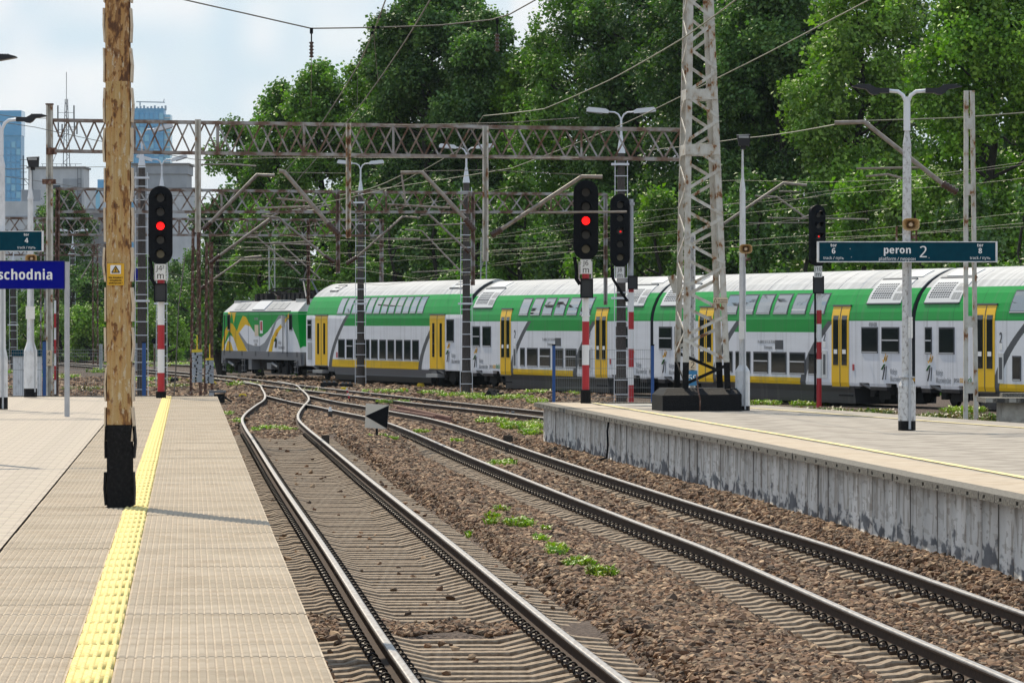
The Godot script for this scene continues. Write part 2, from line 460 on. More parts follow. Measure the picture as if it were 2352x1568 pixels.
func _ready():
	rng.seed = 7
	var cam = Camera3D.new()
	cam.name = "camera"
	cam.position = Vector3(0, EYE, 0)
	cam.rotation.x = -atan(42.0 / F)
	cam.fov = rad_to_deg(2.0 * atan(784.0 / F))
	cam.near = 1.0
	cam.far = 9000.0
	add_child(cam)
	cam.current = true
	var env = Environment.new()
	env.background_mode = Environment.BG_SKY
	var pan = PanoramaSkyMaterial.new()
	pan.panorama = sky()
	env.sky = Sky.new()
	env.sky.sky_material = pan
	env.background_energy_multiplier = 1.0
	env.tonemap_mode = Environment.TONE_MAPPER_LINEAR
	env.tonemap_exposure = 1.04
	env.sdfgi_enabled = true
	env.ssao_enabled = true
	env.ssil_enabled = true
	env.fog_enabled = true
	env.fog_density = 0.00004
	env.fog_light_color = Color(0.86, 0.94, 1.0)
	var we = WorldEnvironment.new()
	we.name = "daylight"
	we.environment = env
	add_child(we)
	var sun = DirectionalLight3D.new()
	sun.name = "sun"
	sun.light_energy = 1.6
	sun.light_color = Color(1.0, 0.945, 0.85)
	sun.light_angular_distance = 0.5
	sun.shadow_enabled = true
	var az = Vector3(-0.36, 0, -0.933)
	var el = deg_to_rad(48.0)
	var to_sun = az * cos(el) + Vector3.UP * sin(el)
	add_child(sun)
	sun.look_at_from_position(to_sun * 50.0, Vector3.ZERO)
	materials()
	setting()
	tracks()
	left_platform()
	right_platform()
	train()
	buildings()
	trees()
	posts_and_signals()
	overhead()
	small_things()

# ---------------------------------------------------------------- ground and tracks
var TA = [[20, 1.2], [37.8, 0.07], [44.5, -0.36], [61, -1.37], [88, -3.06], [118.4, -4.92], [130.8, -5.68], [142, -6.31], [151.7, -6.69], [165.3, -7.07], [177.6, -7.38], [189.4, -7.86], [208, -8.82], [221.6, -9.58], [236, -10.9]]
var TB = [[20, 5.3], [38, 4.28], [45.4, 3.81], [60, 2.95], [69.4, 2.26], [82.3, 1.33], [104, -0.16], [132, -2.0], [144.7, -3.03], [154.3, -4.1], [165.3, -5.26], [173.6, -6.27], [189.4, -7.86]]
var TC = [[120, 4.6], [130, 3.5], [145, 1.6], [154.3, 0.27], [173.6, -2.6], [205.6, -7.2], [222, -9.5], [242, -12.0], [260, -14.6], [281.5, -18.0], [319, -24.3], [343, -28.8], [363, -33.9], [400, -43.0]]
var TD = [[140, 21.15], [160, 15.71], [200, 4.83], [240, -6.05], [264, -12.6], [281.5, -16.5], [300, -20.0], [319, -23.5]]
var TE = [[250, 2.0], [300, -12.5], [343, -22.0], [370, -29.0], [400, -38.0]]

func at(t, z):
	var n = t.size()
	if z <= t[0][0]: return t[0][1] + (t[1][1] - t[0][1]) / (t[1][0] - t[0][0]) * (z - t[0][0])
	if z >= t[n - 1][0]: return t[n - 1][1] + (t[n - 1][1] - t[n - 2][1]) / (t[n - 1][0] - t[n - 2][0]) * (z - t[n - 1][0])
	for i in n - 1:
		if z <= t[i + 1][0]:
			var p0 = t[maxi(i - 1, 0)]
			var p1 = t[i]
			var p2 = t[i + 1]
			var p3 = t[mini(i + 2, n - 1)]
			var h = float(p2[0] - p1[0])
			var m1 = float(p2[1] - p0[1]) / (p2[0] - p0[0])
			var m2 = float(p3[1] - p1[1]) / (p3[0] - p1[0])
			var s = (z - p1[0]) / h
			return (2 * s * s * s - 3 * s * s + 1) * p1[1] + (s * s * s - 2 * s * s + s) * h * m1 + (-2 * s * s * s + 3 * s * s) * p2[1] + (s * s * s - s * s) * h * m2
	return 0.0

var bn = FastNoiseLite.new()
func bedy(x, z):
	var da = absf(x - at(TA, z)) if z < 240 else 99.0
	var db = absf(x - at(TB, z)) if z < 190 else 99.0
	var wave = bn.get_noise_2d(x * 5.0, z * 5.0) * 0.035 + bn.get_noise_2d(x * 22.0, z * 22.0) * 0.012
	if z > 178.0: return -0.19 + wave * 0.6
	var heap = -0.105 + wave
	var y = heap
	var fill_a = lerpf(-0.37, -0.165, smoothstep(122.0, 134.0, z))
	fill_a = lerpf(fill_a, -0.20, smoothstep(46.3, 46.9, z) * (1.0 - smoothstep(49.2, 49.9, z)))
	y = lerpf(fill_a, y, smoothstep(1.28, 1.60, da))
	var fill_b = lerpf(-0.30, -0.225, 1.0 - smoothstep(0.15, 0.55, db)) + wave * 0.8
	fill_b = lerpf(fill_b, -0.19, smoothstep(100.0, 130.0, z))
	y = minf(y, lerpf(fill_b, heap, smoothstep(1.20, 1.55, db)))
	if z > 130.0:
		var dc = absf(x - at(TC, z))
		y = minf(y, lerpf(-0.24, heap, smoothstep(1.2, 1.6, dc)))
	return lerpf(y, -0.19, smoothstep(160.0, 178.0, z))

func setting():
	bn.seed = 3
	bn.frequency = 0.05
	var st = mb()
	quad(st, Vector3(-4000, -0.55, 60), Vector3(4000, -0.55, 60), Vector3(4000, -0.55, -8000), Vector3(-4000, -0.55, -8000))
	part(self, "ground", fin(st), M.soil, Vector3.ZERO, "structure")
	# ballast bed: fine where it is near
	st = mb(true)
	var zs = []
	var z = 30.0
	while z < 430.0:
		zs.append(z)
		z += 0.5 if z < 60 else (1.0 if z < 180 else 4.0)
	var grid = []
	for zz in zs:
		var row = []
		var near = zz < 178.0
		for i in 61:
			var x
			if near:
				x = lerpf(at(TA, zz) - 3.2, maxf(at(TB, zz) + 5.0, at(TA, zz) + 9.5), i / 60.0)
				if zz > 128: x = lerpf(-20.0, 26.0, i / 60.0)
			else:
				x = lerpf(-60.0, 26.0, i / 60.0)
			var y = bedy(x, zz)
			if i == 0 or i == 60: y = -0.6
			row.append(Vector3(x, y, -zz))
		grid.append(row)
	for i in grid.size() - 1:
		for j in 60:
			quad(st, grid[i][j], grid[i][j + 1], grid[i + 1][j + 1], grid[i + 1][j])
	part(self, "ballast_bed", fin(st), M.bed, Vector3.ZERO, "structure")
	stones()

func stone_mesh(sd):
	rng.seed = sd
	var p = []
	var t = (1.0 + sqrt(5.0)) / 2.0
	for v in [[-1, t, 0], [1, t, 0], [-1, -t, 0], [1, -t, 0], [0, -1, t], [0, 1, t], [0, -1, -t], [0, 1, -t], [t, 0, -1], [t, 0, 1], [-t, 0, -1], [-t, 0, 1]]:
		p.append(Vector3(v[0], v[1], v[2]).normalized() * r(0.6, 1.3) * Vector3(1.2, 0.62, 0.85))
	var st = mb()
	for f in [[0, 11, 5], [0, 5, 1], [0, 1, 7], [0, 7, 10], [0, 10, 11], [1, 5, 9], [5, 11, 4], [11, 10, 2], [10, 7, 6], [7, 1, 8], [3, 9, 4], [3, 4, 2], [3, 2, 6], [3, 6, 8], [3, 8, 9], [4, 9, 5], [2, 4, 11], [6, 2, 10], [8, 6, 7], [9, 8, 1]]:
		tri(st, p[f[0]], p[f[1]], p[f[2]])
	return fin(st)

func stones():
	var meshes = []
	for i in 5: meshes.append(stone_mesh(100 + i))
	rng.seed = 77
	var bufs = []
	for i in 5: bufs.append(PackedFloat32Array())
	var tones = [C(0.140, 0.073, 0.039), C(0.188, 0.106, 0.058), C(0.093, 0.050, 0.028), C(0.255, 0.156, 0.089), C(0.154, 0.104, 0.064), C(0.215, 0.115, 0.058), C(0.071, 0.044, 0.027), C(0.384, 0.258, 0.154)]
	for band in [[36.0, 52.0, 52000, 0.018, 0.048, 5.0], [52.0, 72.0, 54000, 0.020, 0.049, 6.0], [72.0, 100.0, 54000, 0.024, 0.053, 6.6], [100.0, 135.0, 40000, 0.03, 0.06, 8.5], [135.0, 182.0, 34000, 0.035, 0.08, 12.0], [182.0, 270.0, 16000, 0.05, 0.12, 30.0]]:
		for i in band[2]:
			var z = r(band[0], band[1])
			var a = at(TA, z)
			var x = r(a - 1.9, a + 1.2 + band[5]) if z < 125.0 else (r(a - 5.0, a + band[5]) if z < 182.0 else r(-0.115 * z, 4.0))
			var da = absf(x - a)
			var db = absf(x - at(TB, z))
			var y = bedy(x, z)
			if z < 128.0:
				if da < 1.33:
					var pile = z > 46.4 and z < 49.6 and (da < 0.62 and absf(z - 48.0 - 0.3 * sin(x * 9.0)) < 0.75 or x < a - 0.95)
					if not pile and not (x < a - 1.22 and r(0, 1) < 0.35):
						if r(0, 1) > 0.004: continue
					y = maxf(y, -0.225 if da < 0.62 else -0.2)
				if db < 1.25:
					if r(0, 1) > (0.85 if db < 0.42 else 0.33): continue
					if absf(db - 0.735) < 0.13: continue
					if db < 0.5 and r(0, 1) < 0.4: y = maxf(y, -0.215)
			elif z < 190.0 and (absf(da - 0.735) < 0.12 or absf(db - 0.735) < 0.12): continue
			var s = r(band[3], band[4]) * (1.0 if r(0, 1) > 0.06 else 1.35)
			var b = Basis.from_euler(Vector3(r(-0.5, 0.5), r(0, TAU), r(-0.5, 0.5))).scaled(Vector3.ONE * s)
			var c = tones[rng.randi() % 8]
			c = c * r(0.7, 1.35)
			push(bufs[i % 5], b, Vector3(x, y + s * r(0.1, 0.5), -z), c)
	var o = thing("ballast_stones", "loose brown and grey ballast stones heaped between the tracks", "", Vector3.ZERO, 0.0, "", "stuff")
	for i in 5: copies(o, "stones", meshes[i], M.stone, bufs[i])

func sweep(st, t, off, y, outline, z0, z1, step = 1.0):
	var n = outline.size()
	var prev = null
	var z = z0
	while true:
		var m = (at(t, z + 0.2) - at(t, z - 0.2)) / 0.4
		var rt = Vector3(1, 0, m).normalized()
		var c = Vector3(at(t, z), y, -z) + rt * off
		var ring = []
		for p in outline: ring.append(c + rt * p.x + Vector3.UP * p.y)
		if prev:
			for k in n:
				var j = (k + 1) % n
				quad(st, prev[k], prev[j], ring[j], ring[k])
		prev = ring
		if z >= z1: break
		z = minf(z + step, z1)

func V(a, b): return Vector2(a, b)
func sleeper_mesh(wob):
	var st = mb()
	var xs = [-1.28, -1.05, -0.95, -0.60, -0.36, 0.36, 0.60, 0.95, 1.05, 1.28]
	var ys = [-0.212, -0.196, -0.168, -0.168, -0.222, -0.222, -0.168, -0.168, -0.196, -0.212]
	var prev = null
	for i in 10:
		var y = ys[i] + wob * sin(i * 2.3) * 0.004
		var ring = [Vector3(xs[i], -0.40, 0.155), Vector3(xs[i], -0.40, -0.155), Vector3(xs[i], y - 0.015, -0.132), Vector3(xs[i], y, -0.12), Vector3(xs[i], y, 0.12), Vector3(xs[i], y - 0.015, 0.132)]
		if prev:
			for k in range(1, 6):
				var j = (k + 1) % 6
				quad(st, prev[k], prev[j], ring[j], ring[k])
		if i == 0:
			for k in range(1, 5): tri(st, ring[0], ring[k + 1], ring[k])
		if i == 9:
			for k in range(1, 5): tri(st, ring[0], ring[k], ring[k + 1])
		prev = ring
	return fin(st)

func clip_mesh():
	var st = mb(true)
	for dz in [-0.013, 0.013]:
		for i in 12:
			for k in 5:
				var q = []
				for e in [[0, 0], [1, 0], [1, 1], [0, 1]]:
					var a = TAU * (i + e[0]) / 12.0
					var b = TAU * (k + e[1]) / 5.0
					var rr = 0.036 + 0.0085 * cos(b)
					q.append(Vector3(cos(a) * rr, sin(a) * rr - 0.118, dz + 0.0085 * sin(b)))
				quad(st, q[0], q[1], q[2], q[3])
	st.generate_normals()
	var m = st.commit()
	m.surface_set_material(0, M.clip)
	var s2 = mb()
	box(s2, Vector3(0, -0.131, 0.0), Vector3(0.058, 0.035, 0.06), Basis(Vector3.RIGHT, 0.5) * Basis(Vector3.BACK, 0.2))
	box(s2, Vector3(0.006, -0.112, 0.0), Vector3(0.02, 0.03, 0.02))
	s2.generate_normals()
	s2.commit(m)
	m.surface_set_material(1, M.clip_plate)
	return m

func track(label, t, z0, z1, y, s0, s1, clips_to, base):
	var o = thing("railway_track", label, "railway track", base, 0.0, "tracks of the station throat")
	var body = [V(-0.0625, -0.152), V(0.0625, -0.152), V(0.0625, -0.14), V(0.014, -0.118), V(0.009, -0.05), V(0.034, -0.036), V(0.034, -0.0225), V(-0.034, -0.0225), V(-0.034, -0.036), V(-0.009, -0.05), V(-0.014, -0.118), V(-0.0625, -0.14)]
	var head = [V(-0.036, -0.022), V(0.036, -0.022), V(0.036, -0.010), V(0.031, -0.003), V(0.020, 0.0), V(-0.020, 0.0), V(-0.031, -0.003), V(-0.036, -0.010)]
	for s in [-1, 1]:
		var st = mb()
		sweep(st, t, s * 0.737, y, body, z0, z1)
		var rl = part(o, "rail", fin(st), M.rail, -base)
		st = mb()
		sweep(st, t, s * 0.737, y, head, z0, z1)
		part(rl, "rail_head", fin(st), M.rail_top)
	var buf = PackedFloat32Array()
	var z = s0
	var made = 0
	var k = 0
	while z < s1:
		var m = (at(t, z + 0.2) - at(t, z - 0.2)) / 0.4
		var q = Vector3(at(t, z), y + r(-0.008, 0.004), -z)
		var sl = part(o, "sleeper", sleepers[k % 3], M.sleeper, q - base)
		sl.rotation.y = -atan(m) + r(-0.008, 0.008)
		if z < clips_to:
			for s in [-1, 1]:
				for e in [-1, 1]:
					var p = q + Basis(Vector3.UP, -atan(m)) * Vector3(s * 0.737 + e * 0.113, 0, 0)
					p.y = y
					if made < 296 and z > 37.0:
						made += 1
						var cl = part(o, "rail_clip", clipm, null, p - base)
						cl.rotation.y = -atan(m)
						cl.scale.x = -e
					elif z > 37.0:
						var b = Basis(Vector3.UP, -atan(m))
						var w = p - base
						buf.append_array(PackedFloat32Array([b.x.x, b.y.x, b.z.x, w.x, b.x.y, b.y.y, b.z.y, w.y, b.x.z, b.y.z, b.z.z, w.z]))
		z += 0.6
		k += 1
	if buf.size(): copies(o, "rail_clips", clipm, null, buf, "stuff", false)
	return o

var sleepers = []
var clipm
func tracks():
	for i in 3: sleepers.append(sleeper_mesh(i - 1.0))
	clipm = clip_mesh()
	track("railway track beside the left platform edge, bare ribbed concrete sleepers between its rails", TA, 24.0, 236.0, 0.0, 36.0, 136.0, 128.0, Vector3(0.07, 0, -37.8))
	track("railway track beside the right platform wall, stones lying over its sleepers", TB, 24.0, 189.0, -0.004, 36.0, 168.0, 132.0, Vector3(4.28, 0, -38))
	track("railway track passing between the right platform end and the train", TC, 124.0, 400.0, -0.008, 126.0, 220.0, 0.0, Vector3(0.27, 0, -154.3))
	track("railway track that the double deck train stands on", TD, 140.0, 319.0, -0.15, 160.0, 225.0, 0.0, Vector3(4.8, -0.15, -200))
	track("far railway track curving away beyond the left bushes", TE, 262.0, 400.0, -0.02, 270.0, 272.0, 0.0, Vector3(-22, 0, -343))

# ---------------------------------------------------------------- platforms
func left_platform():
	var th = atan(0.0597)
	var o = thing("left_platform", "platform with ribbed beige edge slabs and block paving under the rusty post", "platform", Vector3(0.68, 0.85, 0), th, "", "structure")
	# local: x across (0 is the edge, towards the track), -z along
	part(o, "retaining_wall", boxm(Vector3(-5.2, -0.68, -62), Vector3(10.0, 1.04, 121.6)), M.concrete)
	var rib = slab_mesh(1.034, 0.997)
	var rib_b = slab_mesh(1.034, 0.982)
	var tones = [M.slab, M.slab2, M.slab3]
	var rib2 = slab_mesh(0.79, 0.99)
	var tact = tactile_mesh()
	for i in 104:
		var z = -19.5 - i * 1.0
		var a = part(o, "edge_slab", rib if i % 3 else rib_b, tones[(i * 7 + i / 3) % 3], Vector3(-0.517, r(-0.003, 0.003), z))
		a.rotation.z = r(-0.003, 0.003)
		part(o, "inner_slab", rib2, tones[(i * 5 + i / 4) % 3], Vector3(-1.637, r(-0.003, 0.003), z))
		var tt = part(o, "tactile_tile", tact, M.tactile, Vector3(-1.138 + r(-0.003, 0.003), r(-0.001, 0.002), z))
		tt.rotation.y = r(-0.006, 0.006)
	var st = SurfaceTool.new()
	st.begin(Mesh.PRIMITIVE_TRIANGLES)
	var q = [Vector3(-10.2, -0.012, -18), Vector3(-2.056, -0.012, -18), Vector3(-2.056, -0.012, -123.2), Vector3(-10.2, -0.012, -123.2)]
	for k in [0, 2, 1, 0, 3, 2]:
		st.set_normal(Vector3.UP)
		st.set_tangent(Plane(1, 0, 0, 1))
		st.set_uv(Vector2(q[k].x, -q[k].z))
		st.add_vertex(q[k])
	part(o, "block_paving", st, M.paver)
	part(o, "end_kerb", boxm(Vector3(-5.2, -0.06, -123.3), Vector3(10.2, 0.14, 0.16)), M.edge_stone)

func slab_mesh(w, l):               # a concrete slab whose top is a grid of low flat pads
	var st = mb()
	box(st, Vector3(0, -0.080, 0), Vector3(w - 0.006, 0.15, l))
	var nx = int(round(w / 0.045))
	var nz = 22
	var px = (w - 0.02) / nx
	var pz = (l - 0.02) / nz
	for i in nx:
		for k in nz:
			var c = Vector3(-(w - 0.02) / 2 + (i + 0.5) * px, -0.005, -(l - 0.02) / 2 + (k + 0.5) * pz)
			var a = px * 0.5 - 0.003
			var b = pz * 0.5 - 0.003
			var u = 0.006
			var p = [c + Vector3(-a, 0, b), c + Vector3(a, 0, b), c + Vector3(a, 0, -b), c + Vector3(-a, 0, -b), c + Vector3(-a + u, 0.0055, b - u), c + Vector3(a - u, 0.0055, b - u), c + Vector3(a - u, 0.0055, -b + u), c + Vector3(-a + u, 0.0055, -b + u)]
			quad(st, p[4], p[5], p[6], p[7])
			for e in 4:
				var j = (e + 1) % 4
				quad(st, p[e], p[j], p[4 + j], p[4 + e])
	return fin(st)

func tactile_mesh():
	var st = mb(true)
	box(st, Vector3(0, -0.043, 0), Vector3(0.206, 0.09, 0.998))
	for k in 5:
		var x = -0.086 + k * 0.043
		var prev = null
		for s in [[-0.499, 0.72], [-0.485, 1.0], [0.0, 1.0], [0.485, 1.0], [0.499, 0.72]]:
			var ring = []
			for e in 6:
				var a = PI * e / 5.0
				ring.append(Vector3(x * 0.96 - cos(a) * 0.0125, 0.001 + sin(a) * 0.0075 * s[1], -s[0]))
			if prev:
				for e in 5: quad(st, prev[e], ring[e], ring[e + 1], prev[e + 1])
			prev = ring
	return fin(st)

# edge of the right platform as (z, x) of its front lip
var PE = [[40, 5.9], [53.2, 5.03], [70.85, 3.88], [81.8, 3.15], [92.2, 2.37], [105.6, 1.43], [119.5, 0.45]]
func far_line(z): return 3.87 + maxf(111.5 - z, -6.0) * 0.1
func pe(z): return at(PE, z)

func right_platform():
	var top = 0.76
	var o = thing("right_platform", "island platform with white plank front wall and yellow lines carrying the lattice mast", "platform", Vector3(4.0, top, -80), 0.0, "", "structure")
	var ob = -o.position
	var st = mb()
	var prev = null
	var z = 40.0
	while z <= 119.6:
		var x = pe(z)
		var back = x + far_line(z) + 1.2
		var row = [Vector3(x + 0.30, top - 0.004, -z), Vector3(back, top - 0.004, -z)]
		if prev: quad(st, prev[0], prev[1], row[1], row[0])
		prev = row
		z += 3.98
	part(o, "platform_surface", fin(st), M.asphalt, ob)
	# body under the surface
	st = mb()
	prev = null
	z = 40.0
	while z <= 119.6:
		var x = pe(z)
		var ring = [Vector3(x + 0.32, -0.5, -z), Vector3(x + far_line(z) + 1.0, -0.5, -z), Vector3(x + far_line(z) + 1.0, top - 0.02, -z), Vector3(x + 0.32, top - 0.02, -z)]
		if prev:
			for k in 4:
				var j = (k + 1) % 4
				quad(st, prev[k], prev[j], ring[j], ring[k])
		if z > 119.4 or prev == null:
			if prev == null: quad(st, ring[0], ring[1], ring[2], ring[3])
			else: quad(st, ring[3], ring[2], ring[1], ring[0])
		prev = ring
		z += 1.99
	part(o, "platform_body", fin(st), M.concrete, ob)
	# wall planks and lip stones, each 1.1 m
	z = 42.0
	var k = 0
	while z < 118.8:
		var z2 = z + 1.035
		var a = Vector3(pe(z) + 0.20 + r(-0.012, 0.012), 0, -z)
		var b = Vector3(pe(z2) + 0.20 + r(-0.012, 0.012), 0, -z2)
		var n = Vector3(-(b - a).z, 0, (b - a).x).normalized() * 0.12
		if n.x < 0: n = -n
		var ps = SurfaceTool.new()
		ps.begin(Mesh.PRIMITIVE_TRIANGLES)
		var u0 = (k % 16) / 16.0 + 0.004
		var u1 = u0 + 0.054
		var lo = Vector3(0, -0.30, 0)
		var hi = Vector3(0, top - 0.085, 0)
		for f in [[b, a, u0, u1], [a, a + n, u1, u1 - 0.002], [b + n, b, u0, u0 + 0.002]]:
			var c = [f[0] + lo, f[1] + lo, f[1] + hi, f[0] + hi]
			var uv = [V(f[2], 1.0), V(f[3], 1.0), V(f[3], 0.0), V(f[2], 0.0)]
			for i in [0, 2, 1, 0, 3, 2]:
				ps.set_uv(uv[i])
				ps.add_vertex(c[i])
		ps.generate_normals()
		part(o, "wall_plank", ps, M.plank, ob)
		var zj = z + 1.1
		var j0 = Vector3(pe(z2) + 0.205, 0, -z2)
		var j1 = Vector3(pe(zj) + 0.205, 0, -zj)
		var js = mb()
		hexa(js, [j0 + lo, j0 + n * 0.9 + lo, j1 + n * 0.9 + lo, j1 + lo, j0 + hi, j0 + n * 0.9 + hi, j1 + n * 0.9 + hi, j1 + hi])
		part(o, "joint_filling", fin(js), M.joint_dark, ob)
		# lip stone with a pocket in its face
		st = mb()
		var e0 = Vector3(pe(z - 0.006) + r(-0.008, 0.008), 0, -z + 0.006)
		var e1 = Vector3(pe(z + 1.088) + r(-0.008, 0.008), 0, -z - 1.088)
		var dirv = (e1 - e0).normalized()
		var inn = Vector3(-dirv.z, 0, dirv.x)
		if inn.x < 0: inn = -inn
		var L = e0.distance_to(e1)
		var h = 0.088 + r(-0.004, 0.004)
		# the face in three pieces round the pocket
		for sg in [[0.0, L * 0.60, 0.0], [L * 0.60, L * 0.74, 0.03], [L * 0.74, L, 0.0]]:
			var c0 = e0 + dirv * sg[0] + inn * sg[2]
			var c1 = e0 + dirv * sg[1] + inn * sg[2]
			var d0 = e0 + dirv * sg[0] + inn * 0.31
			var d1 = e0 + dirv * sg[1] + inn * 0.31
			var y1 = Vector3.UP * (top + 0.004)
			var y0 = Vector3.UP * (top + 0.004 - h)
			hexa(st, [c0 + y0, d0 + y0, d1 + y0, c1 + y0, c0 + y1, d0 + y1, d1 + y1, c1 + y1])
		var p0 = e0 + dirv * L * 0.60
		var p1 = e0 + dirv * L * 0.74
		for yy in [[top + 0.003, top - 0.022], [top - 0.062, top - 0.083]]:
			hexa(st, [p0 + Vector3.UP * yy[1], p0 + inn * 0.05 + Vector3.UP * yy[1], p1 + inn * 0.05 + Vector3.UP * yy[1], p1 + Vector3.UP * yy[1], p0 + Vector3.UP * yy[0], p0 + inn * 0.05 + Vector3.UP * yy[0], p1 + inn * 0.05 + Vector3.UP * yy[0], p1 + Vector3.UP * yy[0]])
		part(o, "lip_stone", fin(st), M.edge_stone, ob)
		# the edge slab behind the lip, beige
		st = mb()
		var s0 = e0 + inn * 0.312
		var s1 = e1 + inn * 0.312
		var w = inn * 0.78
		hexa(st, [s0 + Vector3.UP * (top - 0.05), s0 + w + Vector3.UP * (top - 0.05), s1 + w + Vector3.UP * (top - 0.05), s1 + Vector3.UP * (top - 0.05), s0 + Vector3.UP * (top + 0.003), s0 + w + Vector3.UP * (top + 0.001), s1 + w + Vector3.UP * (top + 0.001), s1 + Vector3.UP * (top + 0.003)])
		part(o, "edge_slab", fin(st), M.slab2 if k % 3 else M.slab, ob)
		z += 1.1
		k += 1
	# end face and end lip
	part(o, "end_wall", boxm(Vector3(pe(119.2) + 2.3, 0.18, -118.95), Vector3(4.0, 0.98, 0.2)), M.plaster, ob)
	part(o, "end_lip", boxm(Vector3(pe(119.2) + 2.25, top - 0.043, -119.35), Vector3(4.4, 0.095, 0.5)), M.edge_stone, ob)
	# the two painted lines
	for side in 2:
		st = mb()
		prev = null
		z = 42.0
		while z <= 118.6:
			var wob = r(-0.008, 0.008)
			var c = pe(z) + (1.27 if side == 0 else far_line(z)) + wob
			var row = [Vector3(c - 0.068 + r(-0.008, 0.008), top + 0.007, -z), Vector3(c + 0.068 + r(-0.008, 0.008), top + 0.007, -z)]
			if prev: quad(st, prev[0], prev[1], row[1], row[0])
			prev = row
			z += 0.5
		part(o, "yellow_line", fin(st), M.yellow_line, ob)
	# cracks filled with weeds read as lines: thin sunken joints between slabs
	solo("loose_cable", cable([Vector3(pe(101) + 0.05, top - 0.05, -101), Vector3(pe(101) + 0.02, 0.5, -101.0), Vector3(pe(100.8) + 0.01, 0.25, -100.6), Vector3(pe(100.8) + 0.0, 0.0, -101.2), Vector3(pe(101) - 0.2, -0.08, -101.8)], 0.022), M.black, "black cable hanging down the white plank wall of the right platform", "cable")

func cable(pts, rad):
	var st = mb(true)
	tube(st, pts, rad, 6)
	return fin(st)

# ---------------------------------------------------------------- train
# The train stands on a straight line; its near side lies on x = 57.78 + 0.272 z. Local axes of a vehicle: x along (towards the right), y up, z out of the near side.
const TURN := -1.3048
func tz(px): return 57.78 / (0.272 + (px - 1176.0) / F)
func train_point(px): return Vector3(57.78 - 0.272 * tz(px), 0, -tz(px))

var PROF = [[-1.0, 0.10], [0.3, 0.06], [0.6, 0.0], [2.62, 0.0], [2.85, 0.03], [3.10, 0.10], [3.40, 0.23], [3.60, 0.37], [3.80, 0.57], [3.98, 0.83], [4.10, 1.07], [4.17, 1.25], [4.20, 1.42]]
var LOCO = [[-1.0, 0.03], [0.3, 0.03], [2.98, 0.0], [3.06, 0.05], [3.5, 0.5], [3.56, 1.42]]
var prof = []
func inset(y):
	for i in prof.size() - 1:
		if y <= prof[i + 1][0]:
			return lerpf(prof[i][1], prof[i + 1][1], clampf((y - prof[i][0]) / (prof[i + 1][0] - prof[i][0]), 0, 1))
	return prof[-1][1]
func skin(u, y, out):
	var d = inset(y + 0.02) - inset(y - 0.02)
	var n = Vector3(0, d, 0.04).normalized()
	return Vector3(u, y, -inset(y)) + n * out

func patch(st, u0, u1, y0, y1, out, lean = 0.0):      # a plate that follows the side of the vehicle
	var n = 1 + int((y1 - y0) / 0.14)
	var prev = null
	for i in n + 1:
		var y = lerpf(y0, y1, float(i) / n)
		var s = lean * float(i) / n
		var row = [skin(u0 + s, y, -0.02), skin(u0 + s, y, out), skin(u1 + s, y, out), skin(u1 + s, y, -0.02)]
		if prev:
			for k in 3: quad(st, prev[k], prev[k + 1], row[k + 1], row[k])
		else: quad(st, row[0], row[3], row[2], row[1])
		prev = row
	quad(st, prev[0], prev[1], prev[2], prev[3])

func plate(o, called, u0, u1, y0, y1, out, m, lean = 0.0):
	var st = mb()
	patch(st, u0, u1, y0, y1, out, lean)
	return part(o, called, fin(st), m)

func shell(o, called, L, ylow, cuts, tex, ymax, rake = null):
	# cuts: [u, lowest y] steps along the vehicle; ends raked by rake(y) where given
	var ys = []
	for p in prof:
		if p[0] > ylow: ys.append(p[0])
	var st = SurfaceTool.new()
	st.begin(Mesh.PRIMITIVE_TRIANGLES)
	st.set_smooth_group(-1)
	var us = [0.0]
	for c in cuts:
		if c[0] > 0.0: us.append(c[0])
	us.append(L)
	for i in us.size() - 1:
		var low = cuts[i][1]
		var rows = []
		rows.append(low)
		for y in ys:
			if y > low + 0.02: rows.append(y)
		var ring0 = []
		for side in 2:
			for k in rows.size():
				var y = rows[k] if side == 0 else rows[rows.size() - 1 - k]
				var z = -inset(y) if side == 0 else -2.84 + inset(y)
				ring0.append(Vector3(0, y, z))
		var n = ring0.size()
		var a = []
		var b = []
		for p in ring0:
			var rk = (interp(rake, p.y) if rake else 0.0)
			a.append(p + Vector3(us[i] + (rk if i == 0 else 0.0), 0, 0))
			b.append(p + Vector3(us[i + 1] - (rk if i == us.size() - 2 else 0.0), 0, 0))
		for k in n:
			var j = (k + 1) % n
			var q = [a[k], b[k], b[j], a[j]]
			for e in [0, 2, 1, 0, 3, 2]:
				st.set_uv(Vector2(q[e].x / L, 1.0 - (q[e].y + 0.2) / ymax))
				st.add_vertex(q[e])
		for k in range(1, n - 1):
			for q in [[a[0], a[k + 1], a[k]], [b[0], b[k], b[k + 1]]]:
				for e in [0, 2, 1]:
					st.set_uv(Vector2(q[e].x / L, 1.0 - (q[e].y + 0.2) / ymax))
					st.add_vertex(q[e])
	return part(o, called, fin(st), tex)

func interp(t, y):
	for i in t.size() - 1:
		if y <= t[i + 1][0]: return lerpf(t[i][1], t[i + 1][1], clampf((y - t[i][0]) / (t[i + 1][0] - t[i][0]), 0, 1))
	return t[-1][1]

func livery(w, h, L, ymax, fn):
	var im = Image.create(w, h, false, Image.FORMAT_RGB8)
	for y in h:
		for x in w:
			im.set_pixel(x, y, fn.call((x + 0.5) / w * L, (1.0 - (y + 0.5) / h) * ymax - 0.2).linear_to_srgb())
	var m = StandardMaterial3D.new()
	m.albedo_texture = ImageTexture.create_from_image(im)
	m.roughness = 0.4
	m.metallic_specular = 0.2
	return m

